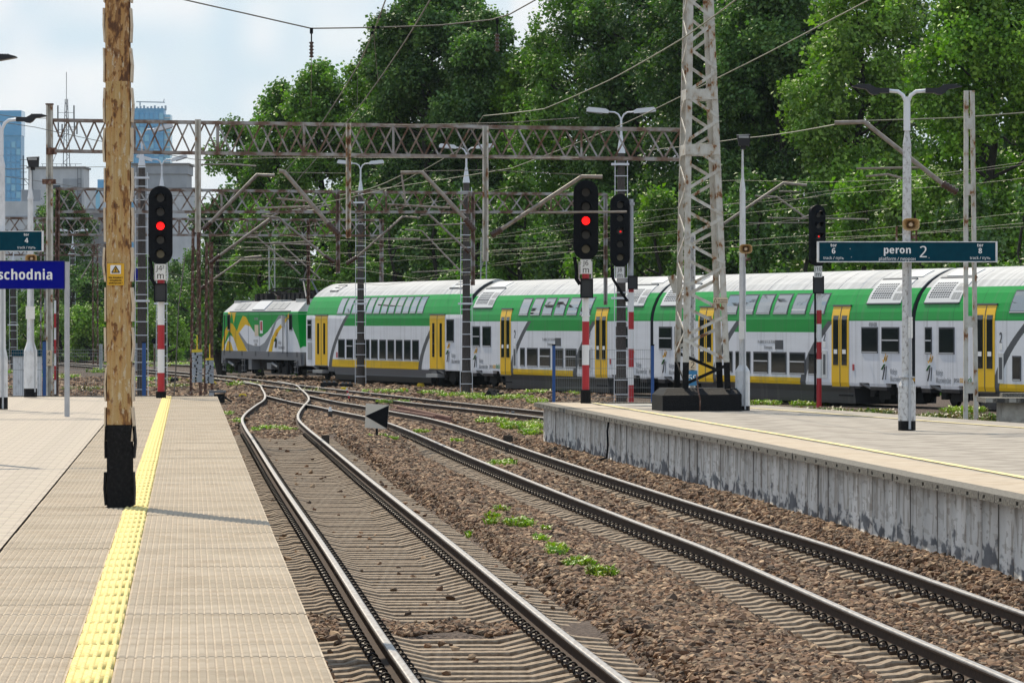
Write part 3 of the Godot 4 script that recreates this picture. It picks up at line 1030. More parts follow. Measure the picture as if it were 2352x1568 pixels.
var dirt = FastNoiseLite.new()
var GREEN = C(0.006, 0.29, 0.045)
var WHITE = C(0.72, 0.735, 0.78)
var YEL = C(0.74, 0.46, 0.006)
var SWOOSH = C(0.085, 0.09, 0.10)
var SKIRT = C(0.04, 0.041, 0.045)

func coach_paint(u, y, d):
	# d: left and right swoosh feet, the green's low line in the middle, heights
	var t = clampf((y - 0.5) / (d.g0 - 0.5), 0.0, 1.3)
	var s = pow(t, 1.7) * d.lean
	var l = d.a + s
	var q = d.b + s
	var c = WHITE
	var g = dirt.get_noise_2d(u * 1.6, y * 30.0)
	if y > d.roof: c = C(0.49, 0.50, 0.51) * (1.0 + 0.30 * dirt.get_noise_2d(u * 26.0, y * 5.0))
	elif y > d.g0: c = GREEN
	elif y < d.skirt and (u > l or u < d.a) : c = SKIRT
	elif u > l and u < q:
		if y > d.g1: c = GREEN
		elif y < d.y1 and y >= d.skirt: c = YEL
	if y <= d.g0 and y > d.skirt - 0.3:
		if u > l - 0.02 and u < l + 0.55: c = SWOOSH
		if u > q - 0.02 and u < q + 0.55: c = SWOOSH
	if y < d.skirt: c = SKIRT
	if y < 0.05: c = SKIRT * 0.75
	var streak = dirt.get_noise_2d(u * 22.0, y * 1.5 + 50.0)
	c = c.lerp(C(0.16, 0.15, 0.135), 0.16 * smoothstep(0.12, 0.5, streak))
	if y > 0.6 and y < 3.5 and absf(fposmod(u, 2.35) - 1.1) < 0.014: c = c * 0.6
	return c * (1.0 + 0.07 * g)

func logo(o, u, y, k = 1.0):
	# orange flower, green leaf, two grey rails and the operator's name
	for f in [[-0.10, 0.30, -0.02, 0.44], [0.0, 0.28, 0.02, 0.58], [0.08, 0.30, 0.22, 0.48], [-0.14, 0.26, -0.22, 0.34]]:
		var st = mb()
		bar(st, Vector3(u + f[0] * k, y + f[1] * k, 0.004), Vector3(u + f[2] * k, y + f[3] * k, 0.004), 0.05 * k, 0.008)
		part(o, "logo", fin(st), M.sign_yellow)
	var st = mb()
	bar(st, Vector3(u - 0.30 * k, y + 0.03 * k, 0.004), Vector3(u - 0.02 * k, y + 0.20 * k, 0.004), 0.11 * k, 0.008)
	part(o, "logo", fin(st), M.logo_green)
	st = mb()
	bar(st, Vector3(u - 0.24 * k, y - 0.28 * k, 0.004), Vector3(u - 0.02 * k, y + 0.12 * k, 0.004), 0.06 * k, 0.008)
	bar(st, Vector3(u + 0.02 * k, y - 0.28 * k, 0.004), Vector3(u + 0.10 * k, y + 0.14 * k, 0.004), 0.06 * k, 0.008)
	part(o, "logo", fin(st), M.coach_frame)
	words(o, "Koleje", M.text_grey, Vector3(u + 0.45 * k, y - 0.02, 0.004), 0.17 * k, 0.004, false, 0.0, HORIZONTAL_ALIGNMENT_LEFT)
	words(o, "Mazowieckie", M.text_grey, Vector3(u + 0.45 * k, y - 0.25 * k, 0.004), 0.17 * k, 0.004, false, 0.0, HORIZONTAL_ALIGNMENT_LEFT)

func pane(o, u0, u1, y0, y1, lean = 0.0, split = -1.0, m = null):
	var st = mb()
	patch(st, u0, u1, y0, y1, 0.012, lean)
	var w = part(o, "window", fin(st), M.coach_frame)
	plate(w, "pane", u0 + 0.08, u1 - 0.08, y0 + 0.06, y1 - 0.05, 0.017, m if m else M.coach_glass, lean)
	plate(w, "sill", u0 + 0.06, u1 - 0.06, y0 + 0.015, y0 + 0.045, 0.024, M.coach_trim, 0.0)
	if split > 0.0: plate(w, "bar", u0 + 0.06, u1 - 0.06, split - 0.02, split + 0.02, 0.024, M.coach_trim)
	return w

func door(o, u0, u1, y0, y1, w0, w1, narrow, round_ends = false):
	var mid = (u0 + u1) * 0.5
	var d = plate(o, "door", u0, u1, y0, y1, 0.014, M.coach_yellow)
	plate(d, "seal", mid - 0.03, mid + 0.03, y0 + 0.01, y1 - 0.02, 0.02, M.coach_frame)
	for s in [[u0, mid], [mid, u1]]:
		var w = s[1] - s[0]
		plate(d, "pane", s[0] + w * narrow, s[1] - w * narrow, w0, w1, 0.021, M.coach_glass)
	plate(d, "lintel", u0 - 0.06, u1 + 0.06, y1 - 0.01, y1 + 0.035, 0.05, M.coach_frame)
	plate(d, "step", u0 - 0.05, u1 + 0.05, y0 - 0.05, y0 - 0.01, 0.04, M.coach_frame)
	if round_ends:
		for s in [u0 + (mid - u0) * 0.5, mid + (u1 - mid) * 0.5]:
			plate(d, "notice", s - 0.10, s + 0.10, w0 - 0.01, w0 + 0.0, 0.022, M.coach_frame)
	else:
		for s in [[u0, mid], [mid, u1]]: plate(d, "notice", s[0] + 0.25, s[1] - 0.25, w0 + 0.36, w0 + 0.50, 0.025, M.print_white)
	return d

func grille(o, u0, u1, y0, y1):
	var g = plate(o, "roof_grille", u0, u1, y0, y1, 0.03, M.coach_silver)
	var st = mb()
	var nu = 9
	var ny = 7
	var ua = lerpf(u0, u1, 0.08)
	var ub = lerpf(u0, u1, 0.68)
	for i in nu:
		for k in ny:
			var a = lerpf(ua, ub, float(i) / nu)
			var b = lerpf(y0 + 0.16, y1 - 0.12, float(k) / ny)
			patch(st, a, a + (ub - ua) / nu * 0.66, b, b + (y1 - y0 - 0.28) / ny * 0.62, 0.034)
	part(g, "slot", fin(st), M.coach_frame)
	for k in 2:
		var c = lerpf(y0, y1, 0.28 + 0.36 * k)
		for e in 2: plate(g, "louvre", lerpf(u0, u1, 0.74 + 0.12 * e), lerpf(u0, u1, 0.84 + 0.12 * e), c - 0.1, c + 0.1, 0.036, M.louvre)
	plate(g, "rim", u0, u1, y0 - 0.02, y0 + 0.015, 0.045, M.coach_frame)
	plate(g, "rim", u0, u1, y1 - 0.015, y1 + 0.02, 0.045, M.coach_frame)

func bogie(o, u, low = -0.02):
	var st = mb()
	for z in [-0.42, -2.40]:
		box(st, Vector3(u, 0.42, z), Vector3(3.3, 0.20, 0.16))
		box(st, Vector3(u, 0.30, z + (0.08 if z > -1 else -0.08)), Vector3(1.1, 0.34, 0.2))
		for e in [-1.25, 1.25]:
			box(st, Vector3(u + e, 0.36, z + 0.06), Vector3(0.42, 0.36, 0.2))
	box(st, Vector3(u, 0.45, -1.42), Vector3(0.7, 0.25, 2.0))
	var b = part(o, "bogie", fin(st), M.bogie)
	for e in [-1.25, 1.25]:
		var w = mb(true)
		for z in [-0.66, -2.16]:
			tube(w, [Vector3(u + e, 0.445 + low, z - 0.07), Vector3(u + e, 0.445 + low, z + 0.07)], 0.46, 20)
		tube(w, [Vector3(u + e, 0.445 + low, -2.2), Vector3(u + e, 0.445 + low, -0.6)], 0.09, 8)
		part(b, "wheelset", fin(w), M.bogie)
	for e in [-0.7, 0.75]:
		part(b, "spring", cable([Vector3(u + e, 0.28, -0.28), Vector3(u + e, 0.62, -0.28)], 0.14), M.bogie)
	part(b, "damper", cable([Vector3(u - 1.9, 0.62, -0.1), Vector3(u - 0.7, 0.46, -0.1)], 0.075), M.machine)
	part(b, "brake_hose", cable([Vector3(u + 1.7, 0.6, -0.15), Vector3(u + 1.9, 0.3, -0.12), Vector3(u + 2.1, 0.25, -0.15), Vector3(u + 2.2, 0.6, -0.2)], 0.025), M.black)

func bellows(o, L, y0, y1):
	var st = mb()
	for k in 3:
		patch(st, L + 0.02 + k * 0.13, L + 0.12 + k * 0.13, y0, y1, -0.05 - 0.03 * (k % 2))
	box(st, Vector3(L + 0.2, (y0 + 3.2) * 0.5, -1.42), Vector3(0.36, 3.2 - y0, 2.3))
	part(o, "gangway", fin(st), M.coach_frame)

func sundeck(label, px0, px1, design, ends):
	prof = PROF
	var at0 = train_point(px0)
	var z0 = tz(px0)
	var L = (z0 - tz(px1)) * 1.0363 - 0.45
	var o = thing("passenger_coach", label, "train coach", at0, TURN, "double deck coaches of the green and white train")
	var k = L / design.L
	var u = func(x): return design.u.call(x) * k
	shell(o, "body", L, -0.2, [[0.0, 0.55], [0.5, 0.38], [1.3, 0.62], [2.3, 0.40], [3.9, 0.62], [4.9, 0.44], [5.6, -0.05], [L - 5.4, 0.44], [L - 4.9, 0.62], [L - 3.9, 0.40], [L - 2.3, 0.62], [L - 1.3, 0.38], [L - 0.5, 0.55]], M.livery2, 4.6)
	bellows(o, L, 0.5, 4.15)
	# doors
	for d in [[1605, 1638], [1911, 1950]]:
		door(o, u.call(d[0]), u.call(d[1]), 0.48, 3.04, 1.16, 2.74, 0.2)
		words(o, "2", M.coach_frame, Vector3(u.call(d[0]) - (0.75 if d[0] > 1700 else -2.15), 2.05, 0.006), 0.34)
		plate(o, "route_display", u.call(d[0]) - (0.95 if d[0] > 1700 else -1.95), u.call(d[0]) - (0.45 if d[0] > 1700 else -2.4), 0.74, 1.62, 0.02, M.coach_silver)
		plate(o, "notice", u.call(d[0]) - (0.82 if d[0] > 1700 else -2.05), u.call(d[0]) - (0.6 if d[0] > 1700 else -2.3), 0.85, 1.5, 0.026, M.coach_grey)
		plate(o, "notice", u.call(d[0]) - (0.85 if d[0] > 1700 else -2.05), u.call(d[0]) - (0.62 if d[0] > 1700 else -2.28), 1.72, 1.92, 0.01, M.print_white)
	# upper and lower windows in the middle
	var n = 0
	for p in [1661, 1698, 1735, 1774, 1815, 1858]:
		pane(o, u.call(p), u.call(p + 30 + n), 2.79, 3.47, 0.0, 2.93 if n % 3 == 1 else -1.0, M.upper_glass)
		n += 1
	n = 0
	for p in [[1668, 1683], [1690, 1724], [1731, 1765], [1772, 1807], [1814, 1850], [1857, 1890]]:
		pane(o, u.call(p[0]), u.call(p[1]), 0.82, 1.55, 0.0, 1.24 if n == 4 or n == 2 else -1.0)
		n += 1
	plate(o, "route_screen", u.call(1781), u.call(1799), 1.64, 1.94, 0.012, M.coach_frame)
	words(o, "PL-KMKOL 50 51 26-78 046-7", M.text_grey, Vector3(u.call(1762), 1.88, 0.006), 0.11, 0.003, false)
	words(o, "B bmnopuvz", M.text_grey, Vector3(u.call(1765), 1.70, 0.006), 0.11, 0.003, false)
	# windows at the ends
	for p in ends: pane(o, u.call(p[0]), u.call(p[1]), 1.56, 2.38, 0.0, 1.97 if p[2] else -1.0)
	for p in [1528, 2034]:
		logo(o, u.call(p), 1.02, 1.0)
		words(o, "pesa", M.text_grey, Vector3(u.call(p) + 2.3, 0.80, 0.006), 0.16, 0.003, true)
		words(o, "sun", M.sign_yellow, Vector3(u.call(p) + 2.8, 0.80, 0.006), 0.18, 0.003, true)
		words(o, "deck", M.logo_green, Vector3(u.call(p) + 3.35, 0.80, 0.006), 0.18, 0.003, true)
	words(o, "4169-020", M.text_grey, Vector3(u.call(2005), 2.46, 0.006), 0.13, 0.003, true)
	grille(o, u.call(1985), u.call(2062), 3.10, 3.86)
	grille(o, u.call(1512), u.call(1572), 3.10, 3.86)
	plate(o, "roof_hatch", u.call(2030), u.call(2068), 3.93, 4.12, 0.03, M.coach_silver)
	plate(o, "roof_hatch", u.call(1516), u.call(1562), 3.93, 4.12, 0.03, M.coach_silver)
	for p in [1580, 1660, 1740, 1820, 1900, 1975]:      # joints of the roof sheets
		plate(o, "roof_seam", u.call(p), u.call(p) + 0.05, 3.6, 4.19, 0.012, M.coach_trim)
	plate(o, "lamp_red", u.call(1959), u.call(1959) + 0.15, 1.0, 1.2, 0.02, M.signal_red)
	bogie(o, 3.1)
	bogie(o, L - 3.1)
	var st = mb()
	box(st, Vector3(L * 0.5, 0.02, -1.42), Vector3(L - 11.4, 0.2, 2.3))
	for e in [5.9, L - 6.3]: box(st, Vector3(e, 0.2, -0.1), Vector3(1.3, 0.05, 0.16))
	part(o, "underframe", fin(st), M.bogie)
	return o

func train():
	dirt.seed = 9
	dirt.frequency = 0.08
	M.logo_green = mat(C(0.03, 0.22, 0.05), 0.4)
	M.text_grey = mat(C(0.24, 0.25, 0.27), 0.5)
	M.louvre = mat(C(0.30, 0.31, 0.32), 0.5)
	M.upper_glass = mat(C(0.012, 0.016, 0.019), 0.03)
	M.upper_glass.metallic_specular = 0.75
	M.upper_glass.clearcoat_enabled = true       # double glazing: a second pair of mirroring faces
	M.upper_glass.clearcoat = 1.0
	M.upper_glass.clearcoat_roughness = 0.03
	# the pattern of a coach is measured on the third one
	var zz = tz(1501)
	var design = {"L": (zz - tz(2103)) * 1.0363 - 0.45, "u": func(x): return (zz - tz(x)) * 1.0363}
	var d2 = {"a": design.u.call(1634), "b": design.u.call(1838), "lean": 2.9, "g0": 2.58, "g1": 2.2, "roof": 3.58, "skirt": 0.5, "y1": 0.72}
	M.livery2 = livery(1100, 300, design.L, 4.6, func(u, y): return coach_paint(u, y, d2))
	sundeck("green and white double deck coach coupled right behind the round windowed coach", 1074, 1501, design, [[1514, 1540, true], [1548, 1575, false], [1979, 2030, true]])
	sundeck("green and white double deck coach seen through the lattice mast", 1501, 2103, design, [[1514, 1544, true], [1550, 1578, false], [1979, 2017, false], [2025, 2066, true]])
	sundeck("green and white double deck coach cut off by the right picture edge", 2103, 2922, design, [[1518, 1530, true], [1542, 1569, false], [1979, 2017, false], [2025, 2066, true]])
	first_coach()
	loco()

func first_coach():
	prof = PROF.duplicate(true)
	for p in prof:
		if p[0] > 2.5: p[0] += 0.09
	var z0 = tz(703)
	var U = func(x): return (z0 - tz(x)) * 1.0363
	var L = U.call(1066)
	var o = thing("passenger_coach", "green and white double deck coach with round ended door windows behind the locomotive", "train coach", train_point(703), TURN, "double deck coaches of the green and white train")
	var d = {"a": U.call(762) - 0.6, "b": U.call(960), "lean": 3.3, "g0": 2.86, "g1": 2.39, "roof": 3.68, "skirt": 0.57, "y1": 0.90}
	M.livery1 = livery(1100, 300, L, 4.7, func(u, y):
		var c = coach_paint(u, y, d)
		if y < 0.24: c = C(0.012, 0.012, 0.013)
		elif y < 0.57: c = C(0.13, 0.135, 0.145)
		return c)
	shell(o, "body", L, -0.2, [[0.0, 0.55], [4.2, 0.35], [5.4, 0.02], [L - 5.6, 0.35], [L - 4.6, 0.55]], M.livery1, 4.7)
	bellows(o, L, 0.5, 4.2)
	for q in [[724, 752], [987, 1021]]:
		var dr = door(o, U.call(q[0]), U.call(q[1]), 0.62, 2.84, 1.12, 2.50, 0.36, true)
		part(dr, "folding_step", boxm(Vector3(U.call(q[0] + 12), 0.34, 0.0), Vector3(1.9, 0.14, 0.3)), M.steel)
	for i in 12:
		var a = lerpf(772.0, 972.0, i / 12.0)
		pane(o, U.call(a), U.call(a + 14.2), 2.90, 3.62, 0.0, -1.0, M.upper_glass)
	for i in 10:
		var a = lerpf(776.5, 946.5, i / 9.0)
		pane(o, U.call(a), U.call(a + 15.0), 0.93, 1.80, 0.0, 1.5 if i == 1 else -1.0)
	pane(o, U.call(706), U.call(715), 1.75, 2.66, 0.0, 2.42)
	plate(o, "vent_panel", U.call(707), U.call(716), 0.86, 1.62, 0.015, M.louvre)
	pane(o, U.call(1025), U.call(1042), 1.72, 2.66)
	logo(o, U.call(1030), 1.2, 1.0)
	grille(o, U.call(728), U.call(746), 3.93, 4.16)
	grille(o, U.call(1000), U.call(1030), 3.93, 4.16)
	plate(o, "notice", U.call(772), U.call(775), 0.98, 1.22, 0.01, M.signal_red)
	bogie(o, 2.7)
	bogie(o, L - 2.8)
	var st = mb()
	box(st, Vector3(L * 0.5, 0.12, -1.42), Vector3(L - 10.6, 0.36, 2.3))
	part(o, "underframe", fin(st), M.bogie)

func loco_paint(u, y, L):
	var t = u / L                 # 0 at the left end
	var h = (y - 1.18) / 1.84     # 0 at the grey sill, 1 at the roof edge
	var c = GREEN
	if h > 1.0: return C(0.50, 0.50, 0.51) * (1.0 + 0.2 * dirt.get_noise_2d(u * 9.0, y * 9.0))
	if h < 0.0: return C(0.16, 0.165, 0.18)
	# white wave
	var wave = 0.36 - 0.34 * cos((t - 0.34) * TAU / 0.56) * (1.0 if t < 0.9 else 0.0)
	var crest = interp([[0.0, -0.2], [0.04, 0.1], [0.12, 0.42], [0.19, 0.30], [0.25, 0.5], [0.32, 0.68], [0.38, 0.64], [0.46, 0.42], [0.52, 0.36], [0.60, 0.5], [0.70, 0.78], [0.78, 0.86], [0.86, 0.80], [0.90, 0.62], [0.96, 0.3], [1.0, 0.0]], t)
	if h < crest: c = WHITE
	# grey wave under the valley, rising to the right
	var g_hi = interp([[0.22, 0.56], [0.27, 0.40], [0.34, 0.2], [0.42, 0.14], [0.50, 0.13], [0.56, 0.22], [0.62, 0.42], [0.68, 0.72], [0.74, 0.92], [0.80, 0.92], [0.86, 0.84]], t)
	var g_lo = interp([[0.22, 0.5], [0.27, 0.28], [0.34, 0.02], [0.40, -0.1], [0.56, -0.1], [0.60, 0.12], [0.66, 0.46], [0.71, 0.76], [0.75, 0.84], [0.80, 0.85], [0.86, 0.82]], t)
	if t > 0.22 and t < 0.86 and h < g_hi and h > g_lo: c = C(0.23, 0.245, 0.27)
	# yellow bands
	var y1 = interp([[0.0, 0.1], [0.06, 0.55], [0.11, 0.74], [0.16, 0.70], [0.22, 0.48], [0.30, 0.18], [0.36, -0.1]], t)
	var y0 = interp([[0.0, -0.3], [0.05, 0.2], [0.10, 0.50], [0.14, 0.46], [0.19, 0.2], [0.235, -0.1], [0.36, -0.4]], t)
	if t < 0.36 and h < y1 and h > y0: c = YEL
	var w1 = interp([[0.04, -0.1], [0.09, 0.26], [0.13, 0.22], [0.17, -0.05]], t)
	if t < 0.17 and t > 0.05 and h < w1: c = YEL
	var a1 = interp([[0.21, 0.5], [0.25, 0.74], [0.29, 0.91], [0.33, 0.88], [0.38, 0.68], [0.43, 0.48], [0.475, 0.42]], t)
	if t > 0.215 and t < 0.475 and h < a1 and h > maxf(crest, 0.45 if t < 0.3 else 0.0): c = YEL
	var b1 = interp([[0.60, -0.05], [0.64, 0.30], [0.70, 0.55], [0.78, 0.73], [0.835, 0.88], [0.86, 0.99]], t)
	var b0 = interp([[0.60, -0.3], [0.645, -0.05], [0.68, 0.28], [0.74, 0.52], [0.82, 0.74], [0.86, 0.86]], t)
	if t > 0.60 and t < 0.86 and h < b1 and h > b0: c = YEL
	for f in [[0.115, 0.72], [0.17, 0.70]]:
		if absf(t - f[0] - 0.02 * (h - 0.7)) < (h - f[1]) * 0.09: c = YEL
	if h > 0.94 and h < 0.955: c = c.lerp(WHITE, 0.4)
	return c * (1.0 + 0.05 * dirt.get_noise_2d(u * 2.0, y * 20.0))

func loco():
	prof = LOCO
	var z0 = tz(506)
	var U = func(x): return (z0 - tz(x)) * 1.0363
	var L = U.call(690)
	var o = thing("locomotive", "electric locomotive in green, white and yellow waves with raised pantograph", "locomotive", train_point(506), TURN)
	var m = livery(720, 300, L, 4.0, func(u, y): return loco_paint(u, y, L))
	var rake = [[0.0, 0.0], [1.2, 0.05], [1.9, 0.2], [3.0, 0.62], [3.6, 1.1]]
	shell(o, "body", L, 0.0, [[0.0, 0.55], [1.1, 0.80], [L - 1.1, 0.55]], m, 4.0, rake)
	# cab doors, side windows, rails
	for q in [[1.55, 2.15, 1.02], [L - 2.4, L - 1.75, 1.02]]:
		pane(o, q[0], q[1], 2.15, 2.92)
	for q in [1.15, 2.4, L - 3.4, L - 2.55]:
		var rl = mb(true)
		tube(rl, [Vector3(q, 1.1, 0.06), Vector3(q, 2.9, 0.06)], 0.022, 6)
		part(o, "handrail", fin(rl), M.coach_frame)
	for q in [L - 4.6]: plate(o, "mirror", q + 1.05, q + 1.3, 2.35, 2.85, 0.12, M.coach_trim)
	for q in [3.4, 6.2, L * 0.5, L - 6.0]: plate(o, "body_seam", q, q + 0.03, 1.2, 2.98, 0.006, M.coach_grey)
	for q in [0.6, 4.6, 7.6, 10.4, L - 3.0, L - 1.0]: plate(o, "jacking_socket", q, q + 0.25, 0.95, 1.18, 0.006, M.coach_frame)
	plate(o, "poster", U.call(584), U.call(592.5), 1.9, 2.42, 0.008, M.cream)
	plate(o, "poster", U.call(596), U.call(602.5), 2.02, 2.62, 0.008, M.print_white)
	plate(o, "poster", U.call(597.2), U.call(601.5), 2.16, 2.58, 0.012, M.signal_red)
	words(o, "EU47-004", M.text_grey, Vector3(U.call(588), 2.70, 0.012), 0.13, 0.003, true)
	words(o, "91 51 1150", M.text_grey, Vector3(U.call(587), 1.66, 0.012), 0.13, 0.003, true)
	words(o, "PL-KM", M.text_grey, Vector3(U.call(587), 1.5, 0.012), 0.12, 0.003, true)
	logo(o, U.call(634), 1.62, 0.95)
	# rear cab face, towards the coaches
	var face = mb()
	box(face, Vector3(L + 0.005, 2.45, -1.42), Vector3(0.02, 0.75, 1.9), Basis(Vector3.BACK, 0.36))
	part(o, "cab_window", fin(face), M.coach_glass)
	part(o, "buffer_beam", boxm(Vector3(L + 0.05, 0.85, -1.42), Vector3(0.3, 0.5, 2.6)), M.machine)
	part(o, "handrail", cable([Vector3(L + 0.10, 1.25, -0.45), Vector3(L + 0.1, 2.2, -0.45), Vector3(L - 0.05, 2.25, -0.35)], 0.02), M.coach_frame)
	for z in [-0.55, -2.3]:
		part(o, "buffer", cable([Vector3(L + 0.1, 0.9, z), Vector3(L + 0.6, 0.9, z), Vector3(L + 0.62, 0.9, z)], [0.1, 0.1, 0.24]), M.bogie)
		part(o, "buffer", cable([Vector3(-0.5, 0.9, z), Vector3(-0.48, 0.9, z), Vector3(0.1, 0.9, z)], [0.24, 0.1, 0.1]), M.bogie)
	# roof: sloping panels with louvres, raised hoods, aerials
	for q in [[2.6, 3.75], [3.85, 5.0], [L - 7.6, L - 6.6], [L - 6.5, L - 5.2], [L - 5.1, L - 3.9]]:
		plate(o, "louvre_panel", q[0], q[1], 3.14, 3.44, 0.02, M.louvre)
	plate(o, "roof_panel", 6.6, L - 8.0, 3.12, 3.5, 0.05, M.coach_silver)
	plate(o, "gutter", 2.0, L - 2.2, 3.02, 3.06, 0.03, M.coach_frame)
	part(o, "roof_hood", boxm(Vector3(1.7, 3.42, -1.42), Vector3(1.5, 0.34, 1.9)), M.galv)
	part(o, "roof_hood", boxm(Vector3(L * 0.5, 3.45, -1.42), Vector3(4.2, 0.3, 1.7)), M.galv)
	part(o, "roof_hood", boxm(Vector3(L - 2.2, 3.44, -1.42), Vector3(1.7, 0.36, 1.9)), M.galv)
	var st = mb()
	for q in [3.2, 4.4, 5.4, L - 8.0, L - 7.0, L - 6.2, L - 5.2, L - 4.2]:
		box(st, Vector3(q, 3.72, -1.2), Vector3(0.5, 0.34, 0.3))
		box(st, Vector3(q, 3.8, -1.9), Vector3(0.2, 0.5, 0.2))
	bar(st, Vector3(2.5, 3.9, -1.3), Vector3(L - 3.0, 3.92, -1.3), 0.06)
	part(o, "roof_gear", fin(st), M.bogie)
	pantograph(o, 7.6, 3.75, 0.35, true)
	pantograph(o, L - 3.6, 3.7, 1.62, false)
	for q in [3.4, L - 4.4]:
		bogie(o, q, 0.1)
	st = mb()
	box(st, Vector3(L * 0.5, 0.55, -1.42), Vector3(3.4, 0.45, 2.0))
	part(o, "underframe", fin(st), M.bogie)
	part(o, "equipment_box", boxm(Vector3(6.4, 0.55, -0.3), Vector3(0.7, 0.5, 0.5)), M.machine)
	part(o, "equipment_box", boxm(Vector3(L - 6.8, 0.5, -0.3), Vector3(0.9, 0.3, 0.5)), M.machine)
	for q in [0.9, L - 0.9, 5.2]:
		st = mb()
		for k in 3: box(st, Vector3(q, 0.25 + 0.24 * k, 0.0), Vector3(0.5, 0.03, 0.12))
		for e in [-0.24, 0.24]: box(st, Vector3(q + e, 0.5, 0.0), Vector3(0.03, 0.62, 0.04))
		part(o, "step_ladder", fin(st), M.machine)

func pantograph(o, u, y, rise, folded):
	var st = mb(true)
	var n = st
	for z in [-1.1, -1.74]:
		tube(n, [Vector3(u, y, z), Vector3(u - 1.2, y + rise * 0.5, -1.42 + (z + 1.42) * 0.6)], [0.05, 0.04], 8)
		tube(n, [Vector3(u - 1.2, y + rise * 0.5, -1.42 + (z + 1.42) * 0.6), Vector3(u + 0.5, y + rise, -1.42 + (z + 1.42) * 0.9)], [0.035, 0.025], 8)
	tube(n, [Vector3(u - 1.2, y + rise * 0.5, -1.05), Vector3(u - 1.2, y + rise * 0.5, -1.8)], 0.045, 8)
	var p = part(o, "pantograph", fin(st), M.machine if not folded else M.bogie)
	st = mb(true)
	for e in [0.3, 0.7]:
		tube(st, [Vector3(u + e, y + rise - 0.14, -0.55), Vector3(u + e, y + rise + 0.02, -0.75), Vector3(u + e, y + rise + 0.04, -1.42), Vector3(u + e, y + rise + 0.02, -2.1), Vector3(u + e, y + rise - 0.14, -2.3)], 0.03, 6)
	part(p, "contact_strip", fin(st), M.bogie)
	st = mb(true)
	tube(st, [Vector3(u + 0.3, y - 0.25, -1.1), Vector3(u + 0.3, y + 0.05, -1.1)], 0.09, 8)
	tube(st, [Vector3(u - 0.8, y - 0.25, -1.7), Vector3(u - 0.8, y + 0.05, -1.7)], 0.09, 8)
	part(p, "insulator", fin(st), M.insulator)

# ---------------------------------------------------------------- buildings
func panes(o, x0, y0, dx, dy, nx, ny, s, z, called, m, mm = null):
	var mesh = boxm(Vector3.ZERO, s)
	for i in nx:
		for k in ny:
			part(o, called, mesh, (mm if mm and (i * 7 + k * 5) % 6 == 0 else m), Vector3(x0 + i * dx, y0 + k * dy, z))

